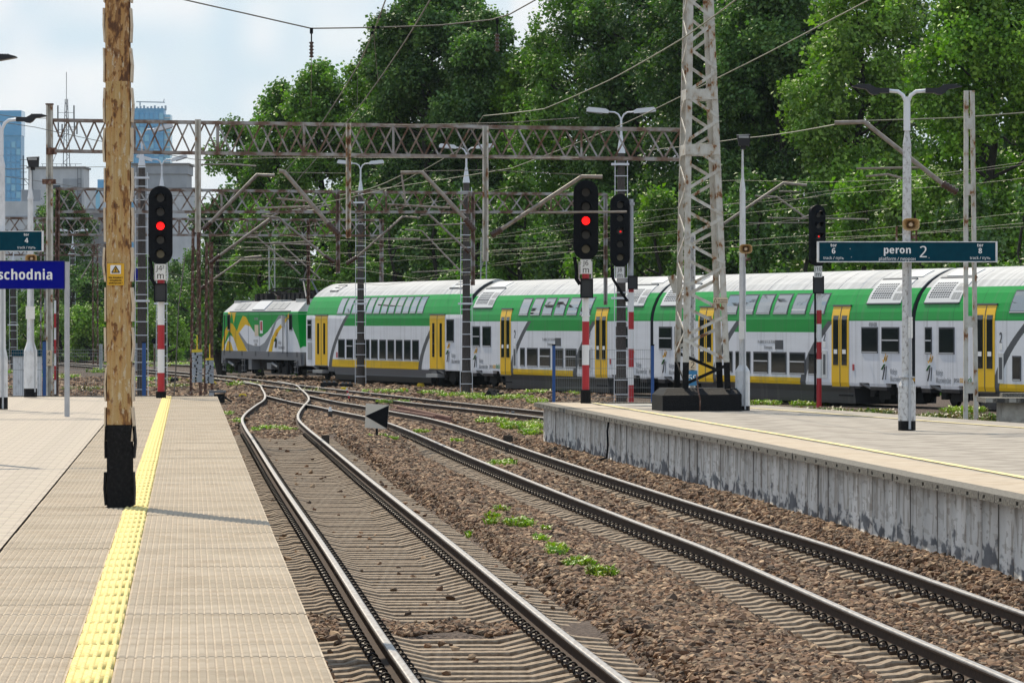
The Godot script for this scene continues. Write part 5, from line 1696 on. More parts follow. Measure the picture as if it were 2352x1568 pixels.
func signals():
	# the left signal on the platform end
	var red = M.signal_red
	var wht = M.signal_white
	for q in [
		["red and white signal with lit red lamp at the far end of the left platform", 369, 120.0, 920, 0.85, 517.5, 55, 181, 0.0, M.red_on, "J4²", 36, [641, 653, 692, 746, 802, 856, 899, 921], [red, red, wht, red, wht, red, M.black_paint], [355, 382, 652, 692], 0.0],
		["red and white signal with lit red lamp on the tip of the right platform", 1345.5, 118.0, 918, 0.76, 505.5, 57, 183, 0.0, M.red_on, "J6", 33, [628, 641, 682, 738, 792, 838, 895, 919], [red, red, wht, red, wht, red, M.black_paint], [1334, 1361, 641, 683], 0.0],
		["signal with a weak red lamp hung on a bracket left of its pole", 1424, 156.0, 940, -0.1, 529.5, 45, 169, 0.1, M.red_dim, "J8", 26, [664, 671, 716, 756, 801, 843, 884, 945], [red, wht, red, wht, red, wht, red], [1443, 1464, 634, 663], 26.0],
		["signal turned away to the right, half hidden by the platform name sign", 1879, 165.0, 940, -0.1, 541, 42, 142, 0.55, M.red_dim, "J10", 26, [636, 672, 712, 744, 785, 825, 868, 928], [red, wht, red, wht, red, wht, red], [1868, 1892, 635, 673], 3.0]]:
		var z = q[2]
		var b = W(q[1], 742, z)
		b.y = q[4]
		var o = thing("railway_signal", q[0], "railway signal", b, 0.0, "main signals at the platform ends")
		var s = z / F
		var hc = W(q[1], q[5], z) - b + Vector3(0, 0, 0.16)
		signal_head(o, hc, q[6] * s, q[7] * s, q[8], q[9], q[10], q[11] * s)
		var px = q[15] * s
		signal_mast_at(o, px, q[1], z, q[12], q[13], 0.078)
		var bx = W((q[14][0] + q[14][1]) * 0.5, (q[14][2] + q[14][3]) * 0.5, z) - b
		var bw = (q[14][1] - q[14][0]) * s
		var bh = (q[14][3] - q[14][2]) * s
		var bd = part(o, "indicator_board", boxm(bx + Vector3(0, 0, 0.12), Vector3(bw, bh, 0.05)), M.board_grey)
		var fr = mb()
		for e in [-1, 1]:
			box(fr, bx + Vector3(e * bw * 0.5, 0, 0.13), Vector3(0.025, bh + 0.03, 0.08))
			box(fr, bx + Vector3(0, e * bh * 0.5, 0.13), Vector3(bw - 0.026, 0.025, 0.08))
		part(bd, "rim", fin(fr), M.black)
		if q[15] == 26.0:
			var top = W(1450, 457, z) - b
			part(o, "bracket_pole", pole(W(1450, 664, z) - b, top, 0.065), M.grey_paint)
			part(o, "bracket_arm", bars([[W(1417, 646, z) - b, W(1455, 646, z) - b], [W(1417, 641, z) - b, W(1452, 641, z) - b]], 0.075), M.grey_paint)
			part(o, "bracket_arm", bars([[W(1440, 468, z) - b + Vector3(0, 0, 0.02), W(1458, 468, z) - b + Vector3(0, 0, 0.02)]], 0.09), M.grey_paint)
			part(o, "cable", cable([W(1405, 610, z) - b, W(1408, 640, z) - b, W(1428, 672, z) - b, W(1442, 692, z) - b], 0.045), M.black)
		elif q[15] == 0.0:
			part(o, "cable", cable([W(q[1] - 26, 590, z) - b, W(q[1] - 21, 622, z) - b, W(q[1] - 22, 640, z) - b, W(q[1] - 14, 652, z) - b + Vector3(0, 0, 0.05)], 0.045), M.black)
			part(o, "clamp_ring", pole(W(q[1], q[12][3] - 14, z) - b, W(q[1], q[12][3] - 11, z) - b, 0.095), wht)
			var ld = mb()
			for e in [-15, 14]: bar(ld, W(q[1] + e, 600, z) - b - Vector3(0, 0, 0.1), W(q[1] + e, 645, z) - b - Vector3(0, 0, 0.1), 0.025)
			for y in [610, 628, 643]: bar(ld, W(q[1] - 15, y, z) - b - Vector3(0, 0, 0.1), W(q[1] + 14, y, z) - b - Vector3(0, 0, 0.1), 0.022)
			part(o, "ladder_frame", fin(ld), M.lamp_white)
		else:
			part(o, "cable", cable([Vector3(px - 0.12, 0.2, 0), Vector3(px - 0.12, 3.9, 0)], 0.035), M.black)

func signal_mast_at(o, px, x, z, ys, tones, rad):
	for i in tones.size():
		var y0 = W(x, ys[i + 1], z).y - o.position.y
		var y1 = W(x, ys[i], z).y - o.position.y
		if i == tones.size() - 1: y0 = minf(y0, 0.0)
		var fat = 1.45 if tones[i] == M.black_paint else 1.0
		part(o, "pole_section", pole(Vector3(px, y0, 0), Vector3(px, y1, 0), rad * fat), tones[i])

func arm_pts(s, w, h): return [Vector3(0, 0, 0), Vector3(s * 0.04 * w, h * 0.35, 0), Vector3(s * 0.20 * w, h * 0.75, 0), Vector3(s * 0.45 * w, h * 0.95, 0), Vector3(s * w, h, 0)]

func ladder_lamp(label, x, ytop, z, halfw, tilt = 0.12, turn = 0.0, one = false):
	# a dark concrete pole with a white ladder, a white cone and two flat white heads
	var b = W(x, 742, z)
	b.y = -0.35
	var H = W(x, ytop, z).y - b.y
	var o = thing("lamp_post", label, "lamp post", b, turn, "lamp posts with ladders along the tracks")
	var ph = H - 0.95
	part(o, "pole", pole(Vector3.ZERO, Vector3(0, ph - 0.45, 0), 0.17, 0.115), M.dark_concrete)
	part(o, "cone", pole(Vector3(0, ph - 0.45, 0), Vector3(0, ph + 0.12, 0), 0.135, 0.045), M.lamp_white)
	part(o, "neck", pole(Vector3(0, ph + 0.1, 0), Vector3(0, ph + 0.55, 0), 0.04, 0.035), M.lamp_white)
	for s in ([-1] if one else [-1, 1]):
		var w = halfw * 0.55
		var pts = arm_pts(s, w, 0.33)
		for i in pts.size(): pts[i] += Vector3(0, ph + 0.53, 0)
		part(o, "arm", cable(pts, 0.03), M.lamp_white)
		var st = mb()
		var l = halfw * 0.85
		var c = Vector3(s * (w + l * 0.42), ph + 0.90, 0)
		var bs = Basis(Vector3.BACK, s * tilt)
		var ol = PackedVector2Array([V(-l * 0.5, -0.05), V(l * 0.5, -0.075), V(l * 0.5, 0.02), V(l * 0.42, 0.075), V(-l * 0.35, 0.085), V(-l * 0.5, 0.04)])
		if s < 0:
			for i in 6: ol[i] = V(-ol[i].x, ol[i].y)
			ol.reverse()
		prism(st, ol, -0.14, 0.14)
		var hd = part(o, "lamp_head", fin(st), M.lamp_white, c)
		hd.basis = bs
		part(hd, "glass", boxm(Vector3(s * 0.1 * l, -0.075, 0), Vector3(l * 0.66, 0.03, 0.22)), M.louvre)
	var ld = mb()
	for e in [-0.225, 0.225]: bar(ld, Vector3(e, 0.3, 0.16), Vector3(e * 0.86, ph - 0.62, 0.13), 0.024)
	part(o, "ladder", fin(ld), M.lamp_white)
	var n = int((ph - 1.2) / 0.46)
	var rung = boxm(Vector3.ZERO, Vector3(0.44, 0.026, 0.026))
	for i in n: part(o, "rung", rung, M.lamp_white, Vector3(0, 0.6 + i * 0.46, 0.178 - 0.05 * i / n))
	for y in [ph * 0.42, ph - 0.8]: part(o, "clamp", boxm(Vector3(-0.03, y, 0), Vector3(0.56, 0.07, 0.40)), M.lamp_white)
	return o

func concrete_mast(o, z, x, px, m, foot_m):
	# px: [y, half width px] from the top down; eight sided
	for i in px.size() - 1:
		var a = W(x, px[i + 1][0], z).y - o.position.y
		var b = W(x, px[i][0], z).y - o.position.y
		var st = mb()
		tube(st, [Vector3(0, a, 0), Vector3(0, b, 0)], [px[i + 1][1] * z / F * 1.06, px[i][2] * z / F * 1.06], 8)
		part(o, "mast_section", fin(st), foot_m if i == px.size() - 2 else m[mini(i, m.size() - 1)])

func modern_heads(o, y, halfw, sides):
	for s in sides:
		var pts = arm_pts(s, halfw * 0.36, 0.30)
		for i in pts.size(): pts[i] += Vector3(0, y - 0.30, 0)
		part(o, "arm", cable(pts, 0.035), M.lamp_white)
		var st = mb()
		var l = halfw * 0.66
		var ol = PackedVector2Array([V(0, -0.04), V(0.26 * l, -0.04), V(0.31 * l, -0.06), V(0.44 * l, -0.07), V(0.52 * l, -0.045), V(0.62 * l, 0.02), V(l, 0.06), V(l, 0.075), V(l * 0.9, 0.09), V(0.68 * l, 0.10), V(0.5 * l, 0.09), V(0.34 * l, 0.04), V(0, 0.04)])
		if s < 0:
			for i in ol.size(): ol[i] = V(-ol[i].x, ol[i].y)
			ol.reverse()
		prism(st, ol, -0.13, 0.13)
		var hd = part(o, "lamp_head", fin(st), M.lamp_dark, Vector3(s * halfw * 0.33, y, 0))
		for i in 7: part(hd, "cooling_fin", boxm(Vector3(s * l * (0.5 + i * 0.055), 0.096, 0), Vector3(0.012, 0.02, 0.2)), M.lamp_dark)

func horn_speaker(label, x, y, z, turn, w):
	var c = W(x, y, z) + Vector3(0, 0, 0.32)
	var o = thing("loudspeaker", label, "loudspeaker", c, turn, "horn loudspeakers on the platform masts")
	var st = SurfaceTool.new()
	st.begin(Mesh.PRIMITIVE_TRIANGLES)
	st.set_smooth_group(0)
	var prev = null
	for i in 7:
		var t = i / 6.0
		var ring = []
		var hw = lerpf(0.05, w * 0.5, pow(t, 1.6))
		var hh = lerpf(0.05, w * 0.36, pow(t, 1.6))
		for k in 20:
			var a = TAU * k / 20.0
			var cx = signf(cos(a)) * pow(absf(cos(a)), 0.6) * hw
			var cy = signf(sin(a)) * pow(absf(sin(a)), 0.6) * hh
			ring.append(Vector3(cx, cy, -0.28 + t * 0.28))
		if prev:
			for k in 20:
				var j = (k + 1) % 20
				quad(st, prev[k], prev[j], ring[j], ring[k])
				quad(st, prev[j] * 0.96, prev[k] * 0.96, ring[k] * 0.96 + Vector3(0, 0, 0.0), ring[j] * 0.96)
		prev = ring
	for k in 20:
		var j = (k + 1) % 20
		quad(st, prev[k], prev[j], prev[j] * 0.96, prev[k] * 0.96)
	part(o, "horn", fin(st), M.horn)
	part(o, "driver", pole(Vector3(0, 0, -0.26), Vector3(0, 0, -0.10), 0.06, 0.03), M.cream)
	part(o, "bracket", bars([[Vector3(0, -0.05, -0.3), Vector3(-0.02, -0.35, -0.3)], [Vector3(-0.1, -0.2, -0.3), Vector3(0.1, -0.2, -0.3)]], 0.05), M.rust_steel)

func posts_and_signals():
	rusty_post()
	signals()
	ladder_lamp("double lamp post with white ladder in front of the first coach middle", 828, 370, 230, 0.74)
	ladder_lamp("lamp post with white ladder and double head at the joint of the first two coaches", 1071, 333, 202, 0.76)
	ladder_lamp("tall double lamp post behind the signal with the weak red lamp", 1427, 250, 172, 0.82)
	ladder_lamp("lamp post with white ladder right beside the rusty post", 325, 290, 185, 0.80, 0.3)
	ladder_lamp("lamp post whose cone shows just above the left red signal", 371, 360, 222, 0.78, 0.3)
	ladder_lamp("small far lamp post between the grey sign post and the rusty post", 166, 527, 390, 0.82, 0.1)
	ladder_lamp("lamp post with a single drooping head behind the first coach", 955, 452, 288, 0.7, 0.35, 0.5, true)
	ladder_lamp("lamp post behind the first coach joint, its head hidden by a hanging post", 1130, 452, 288, 0.7, 0.35, 0.5, true)
	ladder_lamp("dark far lamp post behind the white cabinet", 30, 548, 300, 0.6, 0.1)
	# platform lamps
	var z = 88.4
	var b = W(2084, 742, z); b.y = 0.76
	var o = thing("platform_lamp", "platform lamp with two flat dark heads over the platform name sign", "lamp post", b, 0.0, "concrete platform lamps")
	concrete_mast(o, z, 2084, [[292, 4, 4], [336, 9.8, 9], [868, 11.2, 11.2], [886, 19, 19], [966, 19, 19], [988, 19, 19]], [M.peeled], M.black_paint)
	part(o, "tube_neck", pole(W(2084, 300, z) - b, W(2084, 222, z) - b, 0.055), M.lamp_white)
	modern_heads(o, W(2084, 208, z).y - b.y, 0.9, [-1, 1])
	part(o, "cable_duct", cable([W(2089, 985, z) - b + Vector3(0, 0, 0.16), W(2089, 890, z) - b + Vector3(0, 0, 0.16), W(2090, 870, z) - b + Vector3(0, 0, 0.12), W(2090, 600, z) - b + Vector3(0, 0, 0.11)], 0.022), M.grey_paint)
	part(o, "strap", boxm(W(2084, 866, z) - b, Vector3(0.24, 0.02, 0.24)), M.grey_paint)
	part(o, "label_plate", boxm(W(2091, 752, z) - b + Vector3(0, 0, 0.13), Vector3(0.07, 0.34, 0.01)), M.plate_white)
	horn_speaker("loudspeaker on the platform lamp above the name sign", 2090, 516, z, -0.05, 0.28)
	name_sign(z)
	z = 108.75
	b = W(1706, 742, z); b.y = 0.76
	o = thing("floodlight_mast", "white concrete mast with one square floodlight beside the lattice mast", "lamp post", b, 0.0, "concrete floodlight masts")
	concrete_mast(o, z, 1706, [[338, 2, 2], [410, 3.0, 3.4], [438, 7.0, 6.2], [838, 7.8, 7.8], [852, 16, 16], [932, 16, 16], [943, 16, 16]], [M.white_paint], M.black_paint)
	floodlight(o, W(1708, 320, z) - b)
	part(o, "cable_duct", cable([W(1711, 940, z) - b + Vector3(0, 0, 0.17), W(1711, 856, z) - b + Vector3(0, 0, 0.17), W(1710, 836, z) - b + Vector3(0, 0, 0.11), W(1710, 590, z) - b + Vector3(0, 0, 0.1)], 0.02), M.grey_paint)
	part(o, "label_plate", boxm(W(1704, 758, z) - b + Vector3(0, 0, 0.12), Vector3(0.12, 0.36, 0.01)), M.plate_white)
	horn_speaker("loudspeaker on the white floodlight mast beside the lattice mast", 1712, 572, z, -0.05, 0.26)
	z = 121.0
	b = W(69, 742, z); b.y = 0.85
	o = thing("floodlight_mast", "white concrete mast with one square floodlight on the left platform", "lamp post", b, 0.0, "concrete floodlight masts")
	concrete_mast(o, z, 69, [[385, 2, 2], [430, 3, 3.2], [457, 7, 6], [785, 8, 8], [806, 14.5, 14.5], [892, 14.5, 14.5], [912, 14.5, 14.5]], [M.white_paint], M.black_paint)
	floodlight(o, W(75, 370, z) - b)
	part(o, "label_plate", boxm(W(70, 718, z) - b + Vector3(0, 0, 0.17), Vector3(0.2, 0.28, 0.01)), M.plate_white)
	part(o, "cable_duct", cable([W(80, 900, z) - b + Vector3(0, 0, 0.1), W(80, 810, z) - b + Vector3(0, 0, 0.1), W(76, 785, z) - b + Vector3(0, 0, 0.1), W(75, 600, z) - b + Vector3(0, 0, 0.1)], 0.02), M.grey_paint)
	horn_speaker("loudspeaker peeping out over the blue station sign", 73, 594, z, -0.02, 0.26)
	z = 104.0
	b = W(2, 742, z); b.y = 0.85
	o = thing("platform_lamp", "platform lamp with flat dark head cut off by the left picture edge", "lamp post", b, 0.0, "concrete platform lamps")
	concrete_mast(o, z, 2, [[355, 4, 4], [383, 9, 8], [800, 9.5, 9.5], [822, 14, 14], [912, 14, 14], [940, 14, 14]], [M.white_paint], M.black_paint)
	part(o, "tube_neck", pole(W(2, 356, z) - b, W(2, 292, z) - b, 0.045), M.lamp_white)
	modern_heads(o, W(2, 274, z).y - b.y, 0.88, [-1, 1])
	part(o, "cable_duct", cable([W(7, 938, z) - b + Vector3(0, 0, 0.14), W(7, 826, z) - b + Vector3(0, 0, 0.14), W(6, 800, z) - b + Vector3(0, 0, 0.11), W(6, 560, z) - b + Vector3(0, 0, 0.1)], 0.02), M.grey_paint)
	z = 66.0
	b = W(-128, 742, z); b.y = 0.85
	o = thing("platform_lamp", "nearer platform lamp, only one dark head tip showing at the left edge", "lamp post", b, 0.0, "concrete platform lamps")
	part(o, "mast_section", pole(Vector3.ZERO, Vector3(0, 4.6, 0), 0.1, 0.07), M.white_paint)
	part(o, "tube_neck", pole(Vector3(0, 4.6, 0), Vector3(0, W(0, 150, z).y - 0.85 - 0.2, 0), 0.04), M.lamp_white)
	modern_heads(o, W(0, 144, z).y - 0.85, 0.88, [-1, 1])
	left_signs()

func floodlight(o, c):
	var st = mb()
	hexa(st, [c + Vector3(-0.09, -0.13, 0.12), c + Vector3(0.12, -0.13, 0.12), c + Vector3(0.12, -0.13, -0.12), c + Vector3(-0.09, -0.13, -0.12), c + Vector3(-0.135, 0.075, 0.16), c + Vector3(0.13, 0.09, 0.16), c + Vector3(0.13, 0.11, -0.16), c + Vector3(-0.135, 0.10, -0.16)])
	var f = part(o, "floodlight", fin(st), M.lamp_dark)
	part(f, "glass", boxm(c + Vector3(0.0, 0.045, 0.155), Vector3(0.2, 0.05, 0.02)), M.louvre)
	part(f, "yoke", boxm(c + Vector3(-0.005, -0.16, 0), Vector3(0.1, 0.08, 0.08)), M.lamp_dark)

func name_sign(z):
	var c = W(2082.5, 578.5, z) + Vector3(0, 0, 0.17)
	var s = z / F
	var o = thing("platform_name_sign", "long teal sign with platform number on the right platform lamp", "sign", c, -0.006)
	var w = 413 * s
	var h = 48 * s
	part(o, "panel", boxm(Vector3.ZERO, Vector3(w - 0.06, h - 0.03, 0.10)), M.sign_teal)
	var st = mb()
	for e in [-1, 1]:
		box(st, Vector3(e * (w * 0.5 - 0.015), 0, 0.005), Vector3(0.032, h, 0.13))
		box(st, Vector3(0, e * (h * 0.5 - 0.008), 0.005), Vector3(w - 0.064, 0.016, 0.125))
	part(o, "rim", fin(st), M.white_paint)
	for e in [-0.16, 0.16]: part(o, "hanger", boxm(Vector3(e, h * 0.5 + 0.11, -0.14), Vector3(0.03, 0.28, 0.03)), M.rust_steel)
	var f = 0.054
	words(o, "peron", M.print_white, Vector3(-23 * s, 4 * s, f), 0.115, 0.006)
	words(o, "2", M.print_white, Vector3(37 * s, 0, f), 0.185, 0.006, false)
	words(o, "platform / перрон", M.print_white, Vector3(-23 * s, -16 * s, f), 0.052, 0.004, false, 0.0, HORIZONTAL_ALIGNMENT_CENTER, true)
	for q in [[-169, "6"], [167, "8"]]:
		words(o, "tor", M.print_white, Vector3(q[0] * s, 15 * s, f), 0.05, 0.004, true)
		words(o, q[1], M.print_white, Vector3(q[0] * s, 2 * s, f), 0.085, 0.004, true)
		words(o, "track / путь", M.print_white, Vector3(q[0] * s, -14 * s, f), 0.046, 0.004, false, 0.0, HORIZONTAL_ALIGNMENT_CENTER, true)
	for q in [[-131, 7], [-128, -12], [50, -14]]: part(o, "screw", disc(Vector3(q[0] * s, q[1] * s, 0.05), 0.008, 0.006), M.galv)

func left_signs():
	var z = 96.0
	var s = z / F
	var b = W(153, 742, z); b.y = 0.85
	var o = thing("station_name_sign", "blue station name sign on slim grey posts at the left picture edge", "sign", b, 0.0)
	var st = mb(true)
	tube(st, [Vector3(0, 0, 0), W(153, 601, z) - b], 0.048, 10)
	part(o, "post", fin(st), M.grey_paint)
	st = mb(true)
	var pl = W(-330, 742, z) - b
	tube(st, [Vector3(pl.x, 0, 0), Vector3(pl.x, (W(153, 601, z) - b).y, 0)], 0.048, 10)
	part(o, "post", fin(st), M.grey_paint)
	var c = W(-88, 631, z) - b
	part(o, "panel", boxm(c, Vector3(470 * s, 62 * s, 0.05)), M.sign_blue)
	st = mb()
	for e in [-1, 1]:
		box(st, c + Vector3(0, e * 31.6 * s, 0), Vector3(472 * s, 0.014, 0.07))
		box(st, c + Vector3(e * 235.6 * s, 0, 0), Vector3(0.014, 61 * s, 0.07))
	part(o, "rim", fin(st), M.sign_blue_dark)
	words(o, "Warszawa Wschodnia", M.print_white, W(121, 631, z) - b + Vector3(0, 0, 0.028), 0.176, 0.006, true, 0.0, HORIZONTAL_ALIGNMENT_RIGHT, false, 0.92)
	z = 104.0
	s = z / F
	c = W(-2, 554, z) + Vector3(0, 0, 0.17)
	o = thing("platform_name_sign", "teal track number sign above the blue station sign", "sign", c, 0.0)
	part(o, "panel", boxm(Vector3.ZERO, Vector3(200 * s, 44 * s, 0.10)), M.sign_teal)
	st = mb()
	for e in [-1, 1]:
		box(st, Vector3(e * 101 * s, 0, 0.005), Vector3(0.03, 47 * s, 0.13))
		box(st, Vector3(0, e * 22.8 * s, 0.005), Vector3(199 * s, 0.014, 0.125))
	part(o, "rim", fin(st), M.white_paint)
	words(o, "tor", M.print_white, Vector3(64 * s, 15 * s, 0.054), 0.05, 0.004, true)
	words(o, "4", M.print_white, Vector3(64 * s, 1.5 * s, 0.054), 0.09, 0.004, true)
	words(o, "track / путь", M.print_white, Vector3(64 * s, -14.5 * s, 0.054), 0.048, 0.004, false, 0.0, HORIZONTAL_ALIGNMENT_CENTER, true)

func rusty_post():
	var z = 48.8
	var s = z / F
	var b = W(274, 742, z); b.y = 0.85
	var o = thing("steel_column", "rusty tan riveted column with black foot on the left platform", "column", b, 0.0)
	var top = 8.2
	var cut = W(274, 975, z).y - b.y
	# two channel irons back to back; slightly leaning as in the photograph
	var lean = -0.0052
	var Y = func(py): return W(274, py, z).y - b.y
	var X = func(y): return lean * (y - cut) * 0.9
	for seg in [[0.0, cut, M.black_paint, "foot"], [cut, Y.call(187), M.tan_rust, "flange"], [Y.call(187), top, M.tan_dark, "flange"]]:
		var st = mb()
		for zz in [0.06, -0.10]:
			bar(st, Vector3(X.call(seg[0]), seg[0], zz), Vector3(X.call(seg[1]), seg[1], zz), 0.216 if seg[3] == "flange" else 0.225, 0.022, Vector3(0, 0, 1))
		bar(st, Vector3(X.call(seg[0]) - 0.085, seg[0], -0.02), Vector3(X.call(seg[1]) - 0.085, seg[1], -0.02), 0.016, 0.14, Vector3(0, 0, 1))
		bar(st, Vector3(X.call(seg[0]) + 0.085, seg[0], -0.02), Vector3(X.call(seg[1]) + 0.085, seg[1], -0.02), 0.016, 0.14, Vector3(0, 0, 1))
		part(o, seg[3], fin(st), seg[2])
		if seg[3] == "flange":
			for e in [-0.034, 0.030, 0.068]:
				part(o, "seam", bars([[Vector3(X.call(seg[0]) + e, seg[0], 0.0715), Vector3(X.call(seg[1]) + e, seg[1], 0.0715)]], 0.006, 0.005), seg[2])
	# batten plates on both sides, each a little bent
	var ys = []
	for i in range(-1, 11): ys.append([19 + i * 91.6, 97 + i * 91.6])
	ys.append([978, 1052]); ys.append([1084, 1160])
	for i in ys.size():
		var dark = ys[i][0] > 970
		for side in [-1, 1]:
			var y0 = Y.call(ys[i][1])
			var y1 = Y.call(ys[i][0])
			if y1 > top: continue
			var st = mb()
			var x0 = X.call(y0) + side * (0.113 if not dark else 0.117)
			var x1 = X.call(y1) + side * (0.113 if not dark else 0.117)
			var bow = r(0.006, 0.022)
			var mid = Vector3(lerpf(x0, x1, 0.5) + side * bow, (y0 + y1) * 0.5, -0.02)
			var w = r(0.012, 0.02)
			bar(st, Vector3(x0 + side * r(0.0, 0.012), y0, -0.02), mid, w, 0.20, Vector3(0, 0, 1))
			bar(st, mid, Vector3(x1 + side * r(0.0, 0.014), y1, -0.02), w, 0.20, Vector3(0, 0, 1))
			part(o, "batten_plate", fin(st), M.black_paint if dark else M.plate_rust)
	# warning plate
	var c = Vector3(X.call(Y.call(630)) - 6 * s, Y.call(630), 0.082)
	var sg = solo("warning_plate", mb_box(Vector3.ZERO, Vector3(39 * s, 50 * s, 0.008)), M.sign_yellow, "yellow electricity warning plate on the rusty column", "sign", "", "", b + c)
	part(sg, "white_field", boxm(Vector3(0, 11 * s, 0.005), Vector3(24 * s, 20 * s, 0.004)), M.print_white)
	var st = mb()
	var e = 8.6 * s
	var tri0 = [Vector3(0, 19 * s, 0.009), Vector3(-e * 1.05, 4.2 * s, 0.009), Vector3(e * 1.05, 4.2 * s, 0.009)]
	for i in 3: bar(st, tri0[i], tri0[(i + 1) % 3], 0.007, 0.004, Vector3(0, 0, 1))
	part(sg, "triangle", fin(st), M.print_black)
	st = mb()
	prism(st, PackedVector2Array([V(-e * 0.8, 5.2 * s), V(e * 0.8, 5.2 * s), V(0, 17.2 * s)]), 0.007, 0.0085)
	part(sg, "triangle_field", fin(st), M.sign_yellow)
	st = mb()
	bar(st, Vector3(0.006, 14 * s, 0.011), Vector3(-0.006, 10 * s, 0.011), 0.005, 0.003, Vector3(0, 0, 1))
	bar(st, Vector3(-0.006, 10 * s, 0.011), Vector3(0.007, 9.6 * s, 0.011), 0.005, 0.003, Vector3(0, 0, 1))
	bar(st, Vector3(0.007, 9.6 * s, 0.011), Vector3(-0.004, 6 * s, 0.011), 0.005, 0.003, Vector3(0, 0, 1))
	part(sg, "bolt_mark", fin(st), M.print_black)
	words(sg, "Nie dotykać !", M.print_black, Vector3(0, -7.5 * s, 0.006), 0.0145, 0.002, true)
	words(sg, "Urządzenie", M.print_black, Vector3(0, -13.8 * s, 0.006), 0.0145, 0.002, true)
	words(sg, "elektryczne !", M.print_black, Vector3(0, -20 * s, 0.006), 0.0145, 0.002, true)

func mb_box(c, s):
	var st = mb()
	box(st, c, s)
	st.generate_normals()
	return st

# ---------------------------------------------------------------- gantries, masts, wires
func gantry(label, a0, a1, z0, b0, b1, z1, x0, x1, n, m, deep = 0.55):
	# a = top and bottom chord px at the left end, b = at the right end
	var base = W((x0 + x1) * 0.5, (a0 + b0) * 0.5, (z0 + z1) * 0.5)
	var o = thing("catenary_gantry", label, "gantry", base, 0.0, "lattice gantries over the tracks")
	var TL = W(x0, a0, z0)
	var BL = W(x0, a1, z0)
	var TR = W(x1, b0, z1)
	var BR = W(x1, b1, z1)
	var dz = Vector3(0, 0, -deep)
	for q in [[TL, TR], [BL, BR]]:
		for e in [Vector3.ZERO, dz]:
			var st = mb()
			bar(st, q[0] + e, q[1] + e, 0.065 if z0 < 150.0 else 0.085, 0.065 if z0 < 150.0 else 0.085)
			st.generate_normals()
			wpart(o, "chord", st, m)
	for f in 2:
		var e = dz * f
		for i in n:
			var t0 = float(i) / n
			var t1 = float(i + 1) / n
			var q = [[TL.lerp(TR, t0), BL.lerp(BR, t1)] if (i + f) % 2 == 0 else [BL.lerp(BR, t0), TL.lerp(TR, t1)]]
			if i % 6 == 5: q.append([TL.lerp(TR, t1), BL.lerp(BR, t1)])
			for k in q.size():
				var st = mb()
				var off = Vector3(0, 0, 0.03 * k)
				bar(st, q[k][0] + e + off, q[k][1] + e + off, 0.038 if z0 < 150.0 else 0.05, 0.02, Vector3(0, 0, 1))
				st.generate_normals()
				wpart(o, "lacing_bar", st, m)
	for i in n:
		var t0 = float(i) / n
		var t1 = float(i + 1) / n
		for q in [[BL.lerp(BR, t0), BL.lerp(BR, t1) + dz], [TL.lerp(TR, t0), TL.lerp(TR, t1) + dz]]:
			var st = mb()
			bar(st, q[0], q[1], 0.03, 0.03)
			st.generate_normals()
			wpart(o, "cross_bar", st, m)
	return o

func upright(label, x, y0, y1, z, w, m, called = "gantry_post", cat = "post", group = "posts of the gantries", xb = -1.0):
	var a = W(x, y0, z)
	var b = W(x if xb < 0 else xb, y1, z)
	var o = thing(called, label, cat, Vector3(b.x, b.y, b.z), 0.0, group)
	var st = mb()
	var h = w * z / F
	for e in [-1, 1]:
		bar(st, b + Vector3(e * h * 0.36, 0, 0), a + Vector3(e * h * 0.36, 0, 0), h * 0.28, 0.16, Vector3(0, 0, 1))
	bar(st, b, a, h * 0.98, 0.02, Vector3(0, 0, 1))
	st.generate_normals()
	wpart(o, "channel", st, m)
	return o

func lattice_pole(label, x0, x1, y0, y1, z, leg, m, pitch, plates, group = "double leg masts"):
	# two legs joined by plates or zigzag bars; x0, x1 = [bottom, top] px of the legs
	var b = W((x0[0] + x1[0]) * 0.5, y1, z)
	var o = thing("catenary_mast", label, "mast", b, 0.0, group)
	for q in [x0, x1]:
		var st = mb()
		bar(st, W(q[0], y1, z), W(q[1], y0, z), leg, 0.12, Vector3(0, 0, 1))
		st.generate_normals()
		wpart(o, "leg", st, m)
	var h = W(0, y0, z).y - b.y
	var n = int(h / pitch)
	for i in n:
		var t0 = (i + 0.5) / n
		var t1 = (i + 1.4) / n
		var l0 = W(lerpf(x0[0], x0[1], t0), lerpf(y1, y0, t0), z)
		var r0 = W(lerpf(x1[0], x1[1], t0), lerpf(y1, y0, t0), z)
		var r1 = W(lerpf(x1[0], x1[1], t1), lerpf(y1, y0, t1), z)
		var st = mb()
		if plates: bar(st, l0 + Vector3(0, 0, 0.07), r0 + Vector3(0, 0, 0.07), 0.02, 0.22, Vector3.UP)
		elif i % 2 == 0: bar(st, l0, r1, 0.035, 0.035)
		else: bar(st, r0, W(lerpf(x0[0], x0[1], t1), lerpf(y1, y0, t1), z), 0.035, 0.035)
		st.generate_normals()
		wpart(o, "batten", st, m)
	return o

